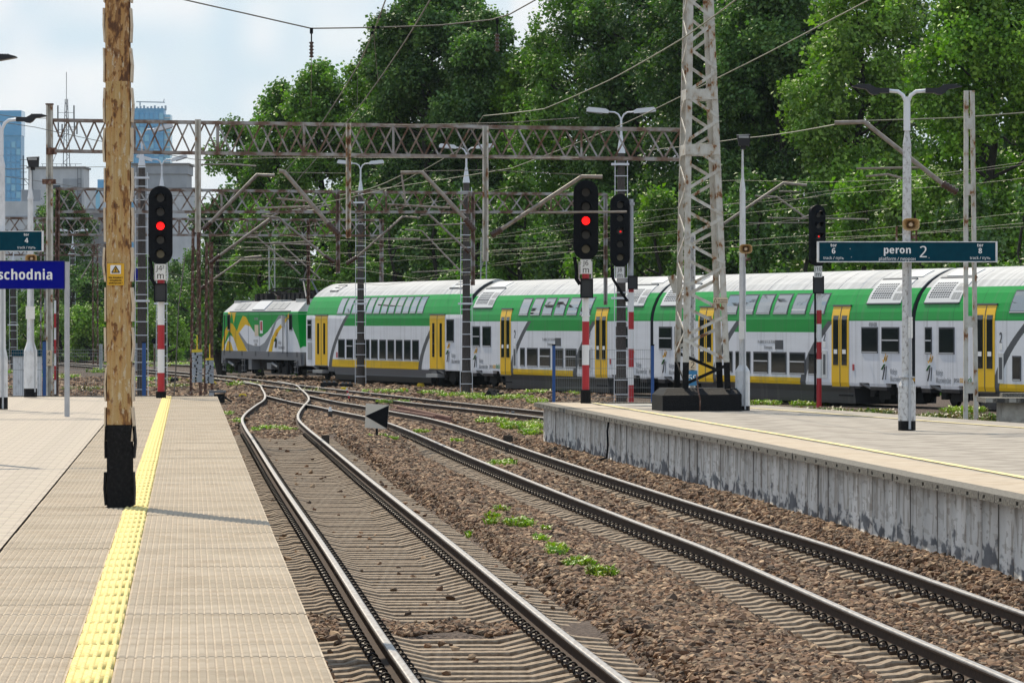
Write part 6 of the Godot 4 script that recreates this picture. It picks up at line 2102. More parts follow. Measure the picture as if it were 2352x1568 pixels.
func cantilever(label, pts, z, w, ins, extra = []):
	# pts: px polyline of the arm from its foot; ins: px pair of the insulator at the foot
	var b = W(pts[0][0], pts[0][1], z)
	var o = thing("cantilever", label, "catenary arm", b, 0.0, "cantilever arms carrying the wires")
	var p = []
	for q in pts: p.append(W(q[0], q[1], z))
	var st = mb(true)
	tube(st, p, w * 0.35, 8)
	wpart(o, "arm_tube", fin(st), M.tube_arm)
	if ins:
		var a = W(ins[0][0], ins[0][1], z)
		var c = W(ins[1][0], ins[1][1], z)
		st = mb(true)
		var ring = []
		var rad = []
		for i in 11:
			ring.append(a.lerp(c, i / 10.0))
			rad.append(0.085 if i % 2 else 0.05)
		tube(st, ring, rad, 8)
		wpart(o, "insulator", fin(st), M.insulator)
	for q in extra:
		st = mb(true)
		var l = []
		for e in q: l.append(W(e[0], e[1], z))
		tube(st, l, 0.025, 6)
		wpart(o, "steady_arm", fin(st), M.tube_arm)
	return o

func wire(label, pts, rad = 0.009, m = null, group = "overhead wires", called = "overhead_wire"):
	# pts: [px, py, z]; a sagging span runs through them
	var l = []
	for i in pts.size() - 1:
		var a = W(pts[i][0], pts[i][1], pts[i][2])
		var b = W(pts[i + 1][0], pts[i + 1][1], pts[i + 1][2])
		for k in 6: l.append(a.lerp(b, k / 6.0) - Vector3(0, 0.0008 * a.distance_to(b) * sin(PI * k / 6.0), 0))
	l.append(W(pts[-1][0], pts[-1][1], pts[-1][2]))
	var st = mb(true)
	tube(st, l, rad, 5)
	st.generate_normals()
	return solo(called, st, m if m else M.wire, label, "wire", group)

func strung_insulator(label, x, y0, y1, z):
	var b = W(x, y0, z)
	var o = thing("hanging_insulator", label, "insulator", b, 0.0, "insulators hanging from the cross wire")
	var st = mb(true)
	var p = []
	var rd = []
	var n = 15
	for i in n:
		p.append(W(x, lerpf(y0 + (y1 - y0) * 0.45, y1, i / float(n - 1)), z))
		rd.append(0.042 if i % 3 == 1 else 0.022)
	tube(st, p, rd, 8)
	wpart(o, "insulator", fin(st), M.insulator)
	part(o, "hook", pole(Vector3.ZERO, W(x, y0 + (y1 - y0) * 0.46, z) - b, 0.011), M.black)
	part(o, "clamp", boxm(Vector3(0, -0.03, 0), Vector3(0.05, 0.09, 0.05)), M.black)

func lattice_mast():
	var z = 108.0
	var o = thing("lattice_mast", "tall four legged lattice mast of pale peeling steel on a black block, right platform", "mast", W(1614, 893, z))
	# corners: front left, front right, back right, back left (bottom px, top px, depth)
	var zb = z + 1.0
	var L = [[1569, 1580, z], [1678, 1639, z], [1660, 1628, zb], [1549, 1570, zb]]
	var top = -60.0
	var bot = 893.0
	var P = func(i, y):
		var t = (bot - y) / bot
		var zz = L[i][2]
		var q = W(lerpf(L[i][0], L[i][1], t), y, zz)
		q.y = W(0, y, z).y
		return q
	for i in 4:
		for seg in [[bot, 742.0 + 90.0, M.black_paint], [832.0, top, M.mast_paint]]:
			var a = P.call(i, seg[0])
			var b = P.call(i, seg[1])
			var st = mb()
			var s = 1.0 if i in [0, 3] else -1.0
			var f = -1.0 if i in [0, 1] else 1.0
			bar(st, a + Vector3(s * 0.056, 0, 0), b + Vector3(s * 0.056, 0, 0), 0.115, 0.016, Vector3(0, 0, 1))
			bar(st, a + Vector3(0, 0, f * 0.06), b + Vector3(0, 0, f * 0.06), 0.016, 0.10, Vector3(0, 0, 1))
			st.generate_normals()
			wpart(o, "leg", st, seg[2])
	# lacing on four faces; front: zigzag as in the photograph
	var step = 56.0
	var faces = [[0, 1, 0.0], [3, 2, 0.5], [3, 0, 0.25], [2, 1, 0.75]]
	for f in faces:
		var y = 884.0 - f[2] * 56.0
		var k = 0 if f[0] == 0 else 1
		while y > top:
			var st = mb()
			var a = P.call(f[0] if k % 2 == 0 else f[1], y)
			var b = P.call(f[1] if k % 2 == 0 else f[0], y - step * 0.86)
			var out = 0.02 if f[0] == 0 else -0.01
			bar(st, a + Vector3(0, 0, out), b + Vector3(0, 0, out), 0.062, 0.012, Vector3(0, 0, 1) if f[2] in [0.0, 0.5] else Vector3(1, 0, 0))
			st.generate_normals()
			wpart(o, "lacing_bar", st, M.mast_paint if y < 840 else M.black_paint)
			y -= step
			k += 1
	for y in [216.0, 343.0]:
		for f in faces:
			var a = P.call(f[0], y)
			var b = P.call(f[1], y)
			var st = mb()
			var n = Vector3(0, 0, 0.025) if f[0] == 0 else Vector3.ZERO
			bar(st, a + n, b + n, 0.014, 0.21, Vector3.UP)
			st.generate_normals()
			wpart(o, "band_plate", st, M.mast_paint)
	part(o, "gusset_plate", boxm(W(1549, 652, zb) - o.position, Vector3(0.16, 0.36, 0.012), Basis(Vector3.BACK, 0.35)), M.mast_paint)
	var wp = solo("warning_plate", mb_box(Vector3.ZERO, Vector3(0.29, 0.115, 0.008)), M.cream, "cream electricity warning plate on the lattice mast", "sign", "", "", W(1655, 690, z) + Vector3(0, 0, 0.07))
	var st2 = mb()
	var t0 = [Vector3(-0.10, 0.04, 0.006), Vector3(-0.135, -0.035, 0.006), Vector3(-0.065, -0.035, 0.006)]
	for i in 3: bar(st2, t0[i], t0[(i + 1) % 3], 0.008, 0.004, Vector3(0, 0, 1))
	part(wp, "triangle", fin(st2), M.print_black)
	words(wp, "Nie dotykać", M.print_black, Vector3(0.04, 0.012, 0.005), 0.024, 0.002, true)
	words(wp, "Urządzenie", M.print_black, Vector3(0.04, -0.03, 0.005), 0.024, 0.002, true)
	# black foundation block with bevelled shoulders
	var c = W(1600, 742, z + 0.55)
	c.y = 0.76
	var st = mb()
	var w = 0.79
	var d = 0.85
	var h0 = 0.31
	var h1 = 0.45
	var p = [Vector3(-w, -0.2, d), Vector3(w, -0.2, d), Vector3(w, -0.2, -d), Vector3(-w, -0.2, -d), Vector3(-w, h0, d), Vector3(w, h0 + 0.02, d), Vector3(w, h0 + 0.03, -d), Vector3(-w, h0, -d)]
	hexa(st, p)
	var q = [p[4], p[5], p[6], p[7], Vector3(-w + 0.13, h1, d - 0.3), Vector3(w - 0.06, h1, d - 0.3), Vector3(w - 0.06, h1, -d + 0.2), Vector3(-w + 0.13, h1, -d + 0.2)]
	hexa(st, q)
	var blk = part(o, "foundation_block", fin(st), M.black_paint, c - o.position)
	blk.rotation.y = 0.10
	part(o, "earth_strap", cable([W(1600, 860, z) - o.position + Vector3(0, 0, 0.2), W(1602, 895, z) - o.position + Vector3(0, 0, 0.4), W(1606, 915, z) - o.position + Vector3(0, 0, 0.66), W(1606, 942, z) - o.position + Vector3(0, 0, 0.5)], 0.016), M.rust_steel)
	var col = upright("peeling white column with number plates seen through the lattice mast", 1590, 540, 912, 117.0, 15, M.peeled, "gantry_post", "post", "posts of the gantries")
	part(col, "number_plate", boxm(W(1591, 868, 117) - col.position + Vector3(0, 0, 0.1), Vector3(0.2, 0.32, 0.012)), M.plate_blue)
	words(col, "59", M.print_white, W(1591, 868, 117) - col.position + Vector3(0, 0, 0.108), 0.14, 0.003, false)
	part(col, "number_plate", boxm(W(1591, 838, 117) - col.position + Vector3(0, 0, 0.1), Vector3(0.15, 0.2, 0.012)), M.cream)
	words(col, "2", M.print_black, W(1591, 838, 117) - col.position + Vector3(0, 0, 0.108), 0.13, 0.003, false)

func overhead():
	M.plate_blue = mat(C(0.02, 0.16, 0.33), 0.4)
	lattice_mast()
	gantry("nearest lattice gantry, from the pale left post to the lattice mast", 275, 346, 126.0, 297, 365, 112.0, 119, 1564, 42, M.gantry_paint)
	gantry("second lattice gantry, behind the nearest one and lower in the picture", 433, 486, 182.0, 446, 487, 182.0, 128, 1392, 40, M.gantry_paint)
	gantry("third lattice gantry, ending above the middle of the first coach", 500, 538, 221.0, 505, 541, 221.0, -60, 880, 36, M.gantry_paint)
	gantry("fourth lattice gantry far left, above the far bushes", 560, 585, 300.0, 562, 586, 300.0, -40, 300, 16, M.gantry_paint)
	# posts
	var o = upright("pale peeling gantry post with a flange, left of the rusty column", 113, 238, 912, 126.0, 15, M.mast_paint)
	part(o, "flange", boxm(W(112, 417, 126) - o.position, Vector3(0.3, 0.11, 0.3)), M.rust_steel)
	part(o, "cap", boxm(W(113, 239, 126) - o.position, Vector3(0.18, 0.03, 0.2)), M.rust_steel)
	part(o, "number_plate", boxm(W(113, 822, 126) - o.position + Vector3(0, 0, 0.09), Vector3(0.13, 0.36, 0.01)), M.cream)
	words(o, "4", M.print_black, W(112, 812, 126) - o.position + Vector3(0, 0, 0.098), 0.09, 0.002, false)
	words(o, "2", M.print_black, W(112, 829, 126) - o.position + Vector3(0, 0, 0.098), 0.09, 0.002, false)
	part(o, "hinge_plate", boxm(W(118, 347, 126) - o.position + Vector3(0, 0, 0.1), Vector3(0.25, 0.16, 0.03)), M.rust_steel)
	upright("rusty brown post close right of the pale gantry post", 132, 430, 912, 182.0, 10, M.rust_steel, "gantry_post", "post", "posts of the gantries", 128)
	var marker = solo("striped_marker_post", bars_st([[W(125.5, 690, 140), W(125.5, 905, 140)]], 0.05), M.signal_white, "thin red and white striped marker between the two left gantry posts", "post")
	for y in [720, 780, 840]: part(marker, "red_stripe", bars([[W(125.5, y, 139.96), W(125.5, y + 32, 139.96)]], 0.056), M.signal_red)
	upright("hanging gantry post over the counterweight masts, its foot cased in steel", 454, 274, 533, 121.0, 13, M.mast_paint, "hanging_post", "post", "hanging posts of the gantries")
	upright("long rusty hanging post in the middle of the nearest gantry", 800, 283, 547, 117.0, 12, M.mast_rust, "hanging_post", "post", "hanging posts of the gantries")
	upright("long pale hanging post of the nearest gantry beside the ladder lamp", 1115, 290, 600, 115.0, 14, M.mast_paint, "hanging_post", "post", "hanging posts of the gantries")
	upright("hanging post of the second gantry left of the first ladder lamp", 776, 435, 628, 182.0, 9.5, M.gantry_paint, "hanging_post", "post", "hanging posts of the gantries")
	upright("hanging post of the second gantry behind the ladder lamp at the coach joint", 1086, 442, 655, 182.0, 10, M.gantry_paint, "hanging_post", "post", "hanging posts of the gantries")
	upright("pale end post of the third gantry above the first coach", 876, 503, 648, 221.0, 9.5, M.gantry_paint)
	upright("rusty post of the third gantry above the locomotive", 708, 503, 700, 221.0, 7.5, M.rust_steel)
	upright("end post of the second gantry behind the large red signal", 1391, 444, 700, 182.0, 9, M.gantry_paint)
	# double leg masts
	lattice_pole("rusty double leg mast with the left counterweight stack", [438, 443], [460, 456], 525, 908, 192.0, 0.10, M.rust_steel, 0.75, false)
	lattice_pole("rusty double leg mast with the right counterweight stack", [471, 474], [486, 486], 556, 908, 196.0, 0.10, M.rust_steel, 0.75, false)
	lattice_pole("pale double leg mast with wide plates standing in front of the last coach", [2219, 2220], [2243, 2234], 208, 966, 106.0, 0.085, M.mast_paint, 1.25, true)
	lattice_pole("slim pale mast of two legs behind the signal half hidden by the sign", [1940, 1941], [1953, 1953], 424, 640, 225.0, 0.07, M.galv, 0.8, false)
	lattice_pole("slim pale mast of two legs behind the platform lamp with the name sign", [2052, 2053], [2066, 2066], 412, 640, 225.0, 0.07, M.galv, 0.8, false)
	lattice_pole("slim pale mast of two legs rising behind the locomotive roof", [619, 617], [631, 630], 565, 730, 270.0, 0.07, M.galv, 0.8, false)
	lattice_pole("slim pale mast of two legs between the ladder lamps above the coach joint", [1104, 1105], [1117, 1117], 545, 645, 245.0, 0.06, M.galv, 0.8, false)
	lattice_pole("far rusty mast of two legs between the grey sign post and the rusty column", [213, 212], [224, 223], 560, 850, 330.0, 0.09, M.rust_steel, 1.2, false)
	lattice_pole("far pale mast of two legs behind the pale gantry post", [92, 93], [103, 102], 560, 870, 330.0, 0.09, M.gantry_paint, 1.2, false)
	# cantilever arms
	cantilever("arm rising right from the left counterweight mast to the nearest gantry", [[484, 510], [590, 401], [630, 403]], 150.0, 0.14, [[466, 528], [484, 510]], [[[456, 378], [520, 377], [588, 381]]])
	cantilever("arm sloping down right to the long rusty hanging post", [[752, 512], [652, 394], [640, 392]], 117.0, 0.13, [[752, 512], [778, 540]], [[[588, 478], [719, 474]], [[635, 455], [708, 462]]])
	cantilever("arm with rusty bend sloping down to the long pale hanging post", [[1068, 502], [969, 395], [920, 397]], 115.0, 0.12, [[1068, 502], [1090, 530]], [[[890, 469], [1034, 477]], [[922, 400], [932, 470]]])
	cantilever("arm rising right from the long pale hanging post over the large red signal", [[1152, 526], [1337, 405], [1384, 406]], 115.0, 0.12, [[1128, 541], [1152, 526]], [[[1230, 488], [1440, 486]]])
	cantilever("long arm rising right from the right counterweight mast", [[505, 586], [640, 487], [720, 484]], 192.0, 0.14, [[482, 605], [505, 586]], [[[560, 556], [720, 562]], [[600, 495], [640, 488], [760, 470]]])
	cantilever("lower arm behind the counterweight masts, rising right", [[470, 655], [560, 592], [600, 588]], 225.0, 0.12, [[455, 668], [470, 655]], [[[540, 590], [700, 598]]])
	cantilever("arm sloping down right above the locomotive, to the second gantry post", [[745, 587], [640, 500], [600, 496]], 182.0, 0.11, [[745, 587], [768, 602]], [[[620, 560], [720, 553]], [[668, 610], [690, 630]]])
	cantilever("thin arm sloping down above the locomotive front", [[655, 600], [590, 545], [560, 545]], 240.0, 0.10, [[655, 600], [675, 615]], [[[560, 575], [640, 574]]])
	cantilever("thin arm sloping down to the locomotive pantograph", [[735, 640], [640, 555], [610, 560]], 240.0, 0.10, null, [[[470, 597], [600, 598]]])
	cantilever("arm rising right behind the first ladder lamp", [[820, 590], [925, 497], [965, 500]], 182.0, 0.11, [[795, 606], [820, 590]], [[[850, 548], [965, 548]]])
	cantilever("arm sloping down right behind the ladder lamp at the coach joint", [[1068, 570], [985, 492], [965, 494]], 182.0, 0.11, [[1068, 570], [1078, 580]], [[[970, 553], [1062, 546]], [[960, 518], [1062, 514]]])
	cantilever("lower arm sloping down right above the first coach roof", [[1070, 635], [968, 530], [930, 527]], 225.0, 0.10, null, [[[945, 625], [1050, 620]]])
	cantilever("arm rising right over the white floodlight mast", [[1664, 513], [1800, 420], [1854, 425]], 175.0, 0.13, [[1650, 522], [1664, 513]], [[[1764, 500], [1997, 503]], [[1830, 505], [1870, 490]]])
	cantilever("arm sloping down right to the signal half hidden by the sign", [[1852, 500], [1785, 452], [1735, 450]], 215.0, 0.12, [[1870, 530], [1895, 548]], [[[1720, 512], [2004, 511]]])
	cantilever("thick arm sloping down right to the slim mast behind the sign", [[2026, 542], [1915, 440], [1790, 440]], 225.0, 0.13, [[2026, 542], [2046, 555]], [[[1905, 432], [2050, 434]]])
	cantilever("large arm of the pale double leg mast, sloping down to the right", [[2165, 421], [1986, 280], [1918, 282]], 107.0, 0.13, [[2165, 421], [2200, 442]], [[[1968, 387], [2120, 384]], [[1990, 405], [2040, 400], [2076, 410]]])
	cantilever("arm above the far left bushes", [[185, 640], [215, 590], [240, 588]], 330.0, 0.12, null, [[[176, 565], [240, 567]]])
	cantilever("lower arm right of the rusty column, behind the ladder lamp", [[330, 565], [300, 600], [296, 640]], 260.0, 0.1, null)
	# cross wire with insulators
	wire("cross wire hung between the gantry heads at the top of the picture", [[400, -6, 84], [560, 30, 84], [714, 65, 84], [860, 63, 84], [1010, 58, 84], [1130, 45, 84], [1170, 33, 84], [1240, -6, 84]], 0.011, null, "wires of the near tracks", "cross_wire")
	strung_insulator("dark insulator hanging from the cross wire before the sky", 715, 66, 132, 84.0)
	strung_insulator("dark insulator hanging from the cross wire before the trees", 1142, 44, 118, 84.0)
	for q in [[857, 63, 84], [868, 63, 84], [855, 75, 84.1], [871, 38, 84.1]]:
		solo("wire_clamp", mb_box(W(q[0], q[1], q[2]), Vector3(0.05, 0.045, 0.05)), M.black, "small black clamp " + {857: "on the cross wire, left of the crossing", 868: "on the cross wire, right of the crossing", 855: "on the running wire just under the crossing", 871: "on the running wire above the crossing"}[q[0]], "clamp", "clamps on the cross wire")
	var near = [
		["messenger wire running away over the left near track", [[888, -8, 80], [857, 75, 86], [822, 150, 95], [760, 250, 112], [690, 352, 135], [650, 397, 150]], 0.011],
		["second messenger wire running away over the left near track", [[992, -8, 80], [930, 95, 90], [840, 225, 107], [765, 318, 126], [690, 405, 150], [640, 470, 182]], 0.011],
		["thin dropper wire before the trees, left one", [[715, 132, 84.2], [714, 245, 90]], 0.005],
		["thin dropper wire before the trees, right one", [[822, 150, 95], [820, 255, 95]], 0.005],
		["thin hanging dropper near the cross wire crossing", [[858, 78, 86], [868, 185, 93]], 0.005]]
	for q in near: wire(q[0], q[1], q[2], null, "wires of the near tracks")
	var pale = [
		["pale green wire rising to the right behind the lattice mast", [[1110, 266, 150], [1250, 250, 135], [1400, 184, 118], [1570, 87, 100], [1700, -8, 90]], 0.013],
		["dark wire rising across the upper right tree", [[850, 437, 170], [1176, 386, 150], [1440, 281, 128], [1640, 183, 112], [1900, 50, 95], [2010, -8, 90]], 0.011],
		["pale wire falling left from the large right arm", [[1486, 345, 180], [1700, 318, 150], [1918, 286, 108]], 0.012],
		["pale wire running right from the large arm to the picture edge", [[1985, 277, 107], [2200, 270, 107], [2360, 258, 107]], 0.012],
		["pale wire falling left from the rusty bent arm", [[780, 448, 160], [850, 433, 140], [930, 398, 115]], 0.011],
		["pale wire rising right from the first ladder lamp", [[720, 470, 180], [900, 430, 150], [1060, 340, 130], [1110, 265, 122]], 0.010]]
	for q in pale: wire(q[0], q[1], q[2], M.wire_pale, "pale wires in front of the trees")
	# left: wires across the sky
	var sky_wires = [
		["upper wire across the sky behind the left lamp head", [[-10, 262, 130], [30, 268, 130], [110, 272, 130]]],
		["wire falling right across the left glass tower", [[-10, 278, 120], [80, 292, 122], [200, 318, 125], [300, 338, 128], [440, 365, 130], [560, 377, 132]]],
		["level wire across the left glass tower", [[-10, 388, 150], [80, 386, 150], [230, 383, 150], [330, 380, 150], [470, 377, 150]]],
		["thin wire falling right behind the white floodlight mast", [[-10, 402, 150], [120, 420, 155], [230, 438, 160], [330, 446, 165], [480, 452, 170]]],
		["rusty tie rod from the long rusty post to the left arm", [[800, 398, 117], [660, 396, 117]]],
		["tie rod from the long pale post to the rusty bent arm", [[1115, 390, 115], [975, 393, 115]]],
		["tie rod from the long pale post to the arm over the large red signal", [[1115, 390, 115], [1335, 401, 115]]],
		["wire along the lower chord of the nearest gantry", [[455, 367, 118], [640, 362, 118], [800, 362, 117], [1115, 362, 115], [1330, 362, 113]]],
		["wire above the lower gantry chord by the large red signal", [[1330, 270, 115], [1176, 281, 115], [880, 288, 117]]]]
	for q in sky_wires: wire(q[0], q[1], 0.008)
	# the bundle of contact wires low over the train
	var rows = [[492, 575, 760, 552, 1100, 548, 1450, 486, 1880, 452], [490, 600, 760, 585, 1000, 560, 1300, 528, 1900, 470], [495, 563, 700, 575, 980, 590, 1200, 570, 1500, 515], [480, 612, 700, 608, 900, 600, 1130, 580, 1600, 530], [495, 543, 700, 520, 900, 480, 1050, 455, 1180, 428], [520, 592, 700, 600, 960, 640, 1100, 610, 1330, 575], [1126, 560, 1300, 556, 1560, 530, 1764, 512, 2050, 478], [1128, 585, 1400, 575, 1700, 552, 1880, 538, 2352, 488], [1128, 610, 1330, 590, 1600, 572, 1860, 556, 2352, 512], [1400, 520, 1600, 480, 1764, 455, 1950, 432, 2352, 378], [1560, 417, 1700, 414, 1900, 418, 2060, 412, 2352, 372], [1764, 470, 1900, 445, 2050, 435, 2210, 425, 2360, 408], [500, 625, 700, 640, 880, 655, 990, 640, 1126, 625], [640, 540, 800, 552, 960, 570, 1110, 575, 1290, 566], [1880, 545, 2050, 540, 2352, 520, 2400, 516, 2450, 512], [20, 620, 120, 622, 230, 640, 300, 640, 420, 650], [170, 575, 240, 590, 330, 610, 440, 640, 560, 650]]
	var which = ["from the counterweight masts, rising right to above the platform name sign", "passing over the locomotive roof and the large red signal", "dipping over the first coach and rising past the signal with the weak lamp", "lowest on the left, crossing over the pantograph to the lattice mast", "falling left from the ladder lamp at the coach joint", "sagging down to the roof of the first coach", "from the hanging posts to the platform lamp, middle one", "from the coach joint to the right picture edge, upper one", "from the coach joint to the right picture edge, lower one", "rising steeply to the right behind the platform lamp", "level with the bend of the arm over the white floodlight mast", "crossing behind the platform lamp just above the name sign arms", "deepest sagging, touching the coach roof line", "level one through the third gantry", "short, running right from behind the name sign", "lowest across the far left bushes", "over the far left bushes, above the lowest one"]
	for i in rows.size():
		var p = []
		for k in 5: p.append([rows[i][k * 2], rows[i][k * 2 + 1], lerpf(215.0, 165.0, clampf((rows[i][k * 2] - 480.0) / 1800.0, 0, 1)) + i % 4 * 3.0])
		wire("thin wire " + which[i], p, 0.0065, M.wire_pale if i % 3 else M.wire, "contact wires over the train")

func bars_st(list, w):
	var st = mb()
	for l in list: bar(st, l[0], l[1], w)
	st.generate_normals()
	return st

# ---------------------------------------------------------------- small things
func counterweight(label, x, y0, y1, w, z):
	var b = W(x, y1, z)
	var o = thing("counterweight", label, "counterweight", b, 0.0, "counterweight stacks of the wires")
	var s = z / F
	var n = 11
	var h = (y1 - y0) * s
	for i in n:
		var d = mb(true)
		tube(d, [Vector3(r(-0.008, 0.008), h * i / n + 0.004, 0), Vector3(r(-0.008, 0.008), h * (i + 1) / n - 0.006, 0)], w * s * 0.5 * r(0.97, 1.02), 16)
		part(o, "weight_disc", fin(d), M.box_yellow if i == n - 1 else M.weights)
		if i < n - 1: part(o, "slot", boxm(Vector3(r(-0.08, 0.08), h * (i + 0.5) / n, w * s * 0.5 - 0.005), Vector3(0.05, h / n * 0.66, 0.03)), M.black)
	part(o, "rod", pole(Vector3(0, h, 0), Vector3(0, h + 0.5, 0), 0.02), M.box_yellow)
	part(o, "hanger", pole(Vector3(0, h + 0.5, 0), Vector3(0, h + 4.5, 0), 0.015), M.rust_steel)

func small_things():
	vegetation()
	counterweight("taller stack of grey disc weights with yellow top", 452, 802, 878, 24, 191.0)
	counterweight("lower stack of grey disc weights with yellow top", 481, 822, 880, 19, 195.0)
	# triangle marker
	var z = 124.5
	var s = z / F
	var b = G(865, 1004, -0.1)
	z = -b.z
	s = z / F
	var o = thing("points_indicator", "square white board with black triangle pointing left between the two near tracks", "sign", b)
	var pc = W(865, 956, z) - b
	var st = mb()
	var q = [V(-27.5 * s, -26 * s), V(24 * s, -29 * s), V(28.5 * s, 26 * s), V(-25 * s, 30 * s)]
	prism(st, PackedVector2Array(q), -0.01, 0.01)
	part(o, "board", fin(st), M.board_pale, pc)
	st = mb()
	prism(st, PackedVector2Array([V(-26 * s, 1 * s), V(24 * s, -28.4 * s), V(28.0 * s, 25.4 * s)]), 0.011, 0.014)
	part(o, "triangle", fin(st), M.black, pc)
	part(o, "post", pole(Vector3(0, -0.1, -0.03), pc + Vector3(0.0, 0.33, -0.03), 0.03), M.bogie)
	# little posts and boxes
	for e in [["dark wooden peg beside the right rail of the left track", 747, 1016, 18, 18], ["dark wooden block beside the upper rail of the right track", 1167, 1012, 22, 13]]:
		var c = G(e[1], e[2], -0.1)
		var k = -c.z / F
		solo("wooden_peg", mb_box(c + Vector3(0, e[4] * k * 0.4, 0), Vector3(e[3] * k, e[4] * k * 1.1, 0.2)), M.wood, e[0], "peg")
	var c = G(758, 963, -0.1)
	o = thing("marker_post", "low dark marker post with pale rounded cap between the near tracks", "marker post", c)
	part(o, "post", pole(Vector3(0, -0.1, 0), Vector3(0, 0.22, 0), 0.06), M.wood)
	part(o, "cap", pole(Vector3(0, 0.22, 0), Vector3(0, 0.34, 0), 0.055, 0.03), M.plate_white)
	c = G(802, 921, -0.15)
	o = thing("marker_post", "leaning red and white marker post beside the points", "marker post", c)
	var k = -c.z / F
	for i in 5: part(o, "stripe", bars([[Vector3((1.5 - i * 1.6) * k, i * 6.2 * k, 0), Vector3((-0.1 - i * 1.6) * k, (i + 1) * 6.2 * k, 0)]], 5 * k, 0.05), [M.wood, M.signal_red, M.plate_white, M.signal_red, M.plate_white][i])
	for e in [["yellow box beside the left platform end", 557, 912], ["yellow box beside the lower counterweight stack", 488, 884], ["yellow box left of the striped marker", 790, 897], ["yellow box on the ballast before the first coach, right", 925, 899], ["yellow box under the first coach, farthest right", 966, 888]]:
		c = G(e[1], e[2], -0.15)
		k = -c.z / F
		o = thing("track_box", e[0], "track box", c, 0.0, "yellow track boxes")
		part(o, "body", boxm(Vector3(0, 3 * k, 0), Vector3(17 * k, 6 * k, 0.3)), M.box_yellow)
		part(o, "lid", boxm(Vector3(0, 7 * k, 0), Vector3(13 * k, 2.4 * k, 0.26)), M.box_yellow)
	c = G(500, 924, -0.1)
	k = -c.z / F
	o = thing("point_machine", "grey and black point machine box behind the left platform corner", "point machine", c)
	part(o, "housing", boxm(Vector3(2 * k, 9 * k, 0), Vector3(26 * k, 20 * k, 0.5)), M.bogie)
	part(o, "cover", boxm(Vector3(-1 * k, 25 * k, 0), Vector3(38 * k, 5 * k, 0.6)), M.machine)
	part(o, "side_plate", boxm(Vector3(-14 * k, 15 * k, 0.1), Vector3(11 * k, 16 * k, 0.4)), M.grey_paint)
	part(o, "rod", bars([[Vector3(14 * k, 12 * k, 0), Vector3(32 * k, 2 * k, 0.2)]], 0.05), M.bogie)
	for e in [["dark concrete block on the ballast behind the striped marker", 756, 892, 40, 14], ["dark point motor block left of the first ladder lamp", 795, 893, 30, 12], ["dark block lying on the ballast beyond the left platform", 400, 881, 18, 12], ["dark rail piece lying in the grass before the right platform", 1165, 958, 46, 9]]:
		c = G(e[1], e[2], -0.2)
		k = -c.z / F
		o = thing("track_block", e[0], "block", c)
		part(o, "body", boxm(Vector3(0, e[4] * k * 0.5, 0), Vector3(e[3] * k, e[4] * k, 0.4)), M.bogie)
		for i in 3: part(o, "bolt", boxm(Vector3((i - 1) * e[3] * k * 0.28, e[4] * k + 0.03, 0.05), Vector3(e[3] * k * 0.16, 0.07, 0.2)), M.machine)
	# spare rails lying between the tracks
	for e in [["reddish spare rail lying between the tracks, nearer one", 898, 941, 998, 957], ["reddish spare rail lying between the tracks, farther one", 905, 932, 1036, 960]]:
		var a = G(e[1], e[2], 0.0)
		var d = G(e[3], e[4], 0.0)
		st = mb()
		var dirv = (d - a).normalized()
		var rt = dirv.cross(Vector3.UP).normalized()
		for seg in [[0.13, 0.03, -0.14], [0.02, 0.10, -0.08], [0.07, 0.04, -0.015]]:
			bar(st, a + Vector3.UP * (seg[2] + 0.03), d + Vector3.UP * (seg[2] + 0.03), seg[0], seg[1], Vector3.UP)
		solo("spare_rail", st_done(st), M.rail_red, e[0], "rail", "spare rails")
	solo("black_stone_heap", stone_heap(), M.black_paint, "small heap of black clods in the grass near the platform tip", "heap")
	fences()
	# stone platform piece at the right edge
	z = 101.0
	b = W(2325, 742, z); b.y = -0.1
	o = thing("platform_piece", "raised concrete platform slab on a pier at the right picture edge", "platform", b)
	part(o, "top_slab", boxm(W(2345, 918, z) - b, Vector3(1.45, 0.09, 2.0)), M.edge_stone)
	part(o, "kerb", boxm(W(2370, 909, z) - b + Vector3(0, 0, -0.7), Vector3(1.0, 0.09, 0.6)), M.edge_stone)
	for i in 6: part(o, "face_block", boxm(W(2262 + i * 27, 918, z) - b + Vector3(0, 0, 1.003), Vector3(0.13, 0.07, 0.02)), M.edge_dark if i % 2 else M.concrete)
	part(o, "pier", boxm(W(2345, 950, z) - b + Vector3(0, -0.1, 0.2), Vector3(0.82, 0.62, 1.2)), M.concrete)
	# bird and far signs
	st = mb()
	var bb = W(71, 271, 170)
	tri(st, bb, bb + Vector3(0.10, 0.05, 0), bb + Vector3(0.03, -0.03, 0.05))
	tri(st, bb, bb + Vector3(-0.09, 0.06, 0), bb + Vector3(-0.02, -0.03, 0.05))
	box(st, bb, Vector3(0.04, 0.05, 0.1))
	solo("bird", st_done(st), M.bogie, "tiny bird flying in the sky at upper left", "bird")

func st_done(st):
	st.generate_normals()
	return st

func stone_heap():
	var st = mb()
	for i in 7:
		var c = G(1145 + r(-18, 18), 912 + r(-3, 3), -0.1)
		box(st, c + Vector3(0, 0.05, 0), Vector3(r(0.2, 0.4), r(0.12, 0.3), r(0.2, 0.5)), Basis.from_euler(Vector3(r(0, 1), r(0, 3), r(0, 1))))
	st.generate_normals()
	return st

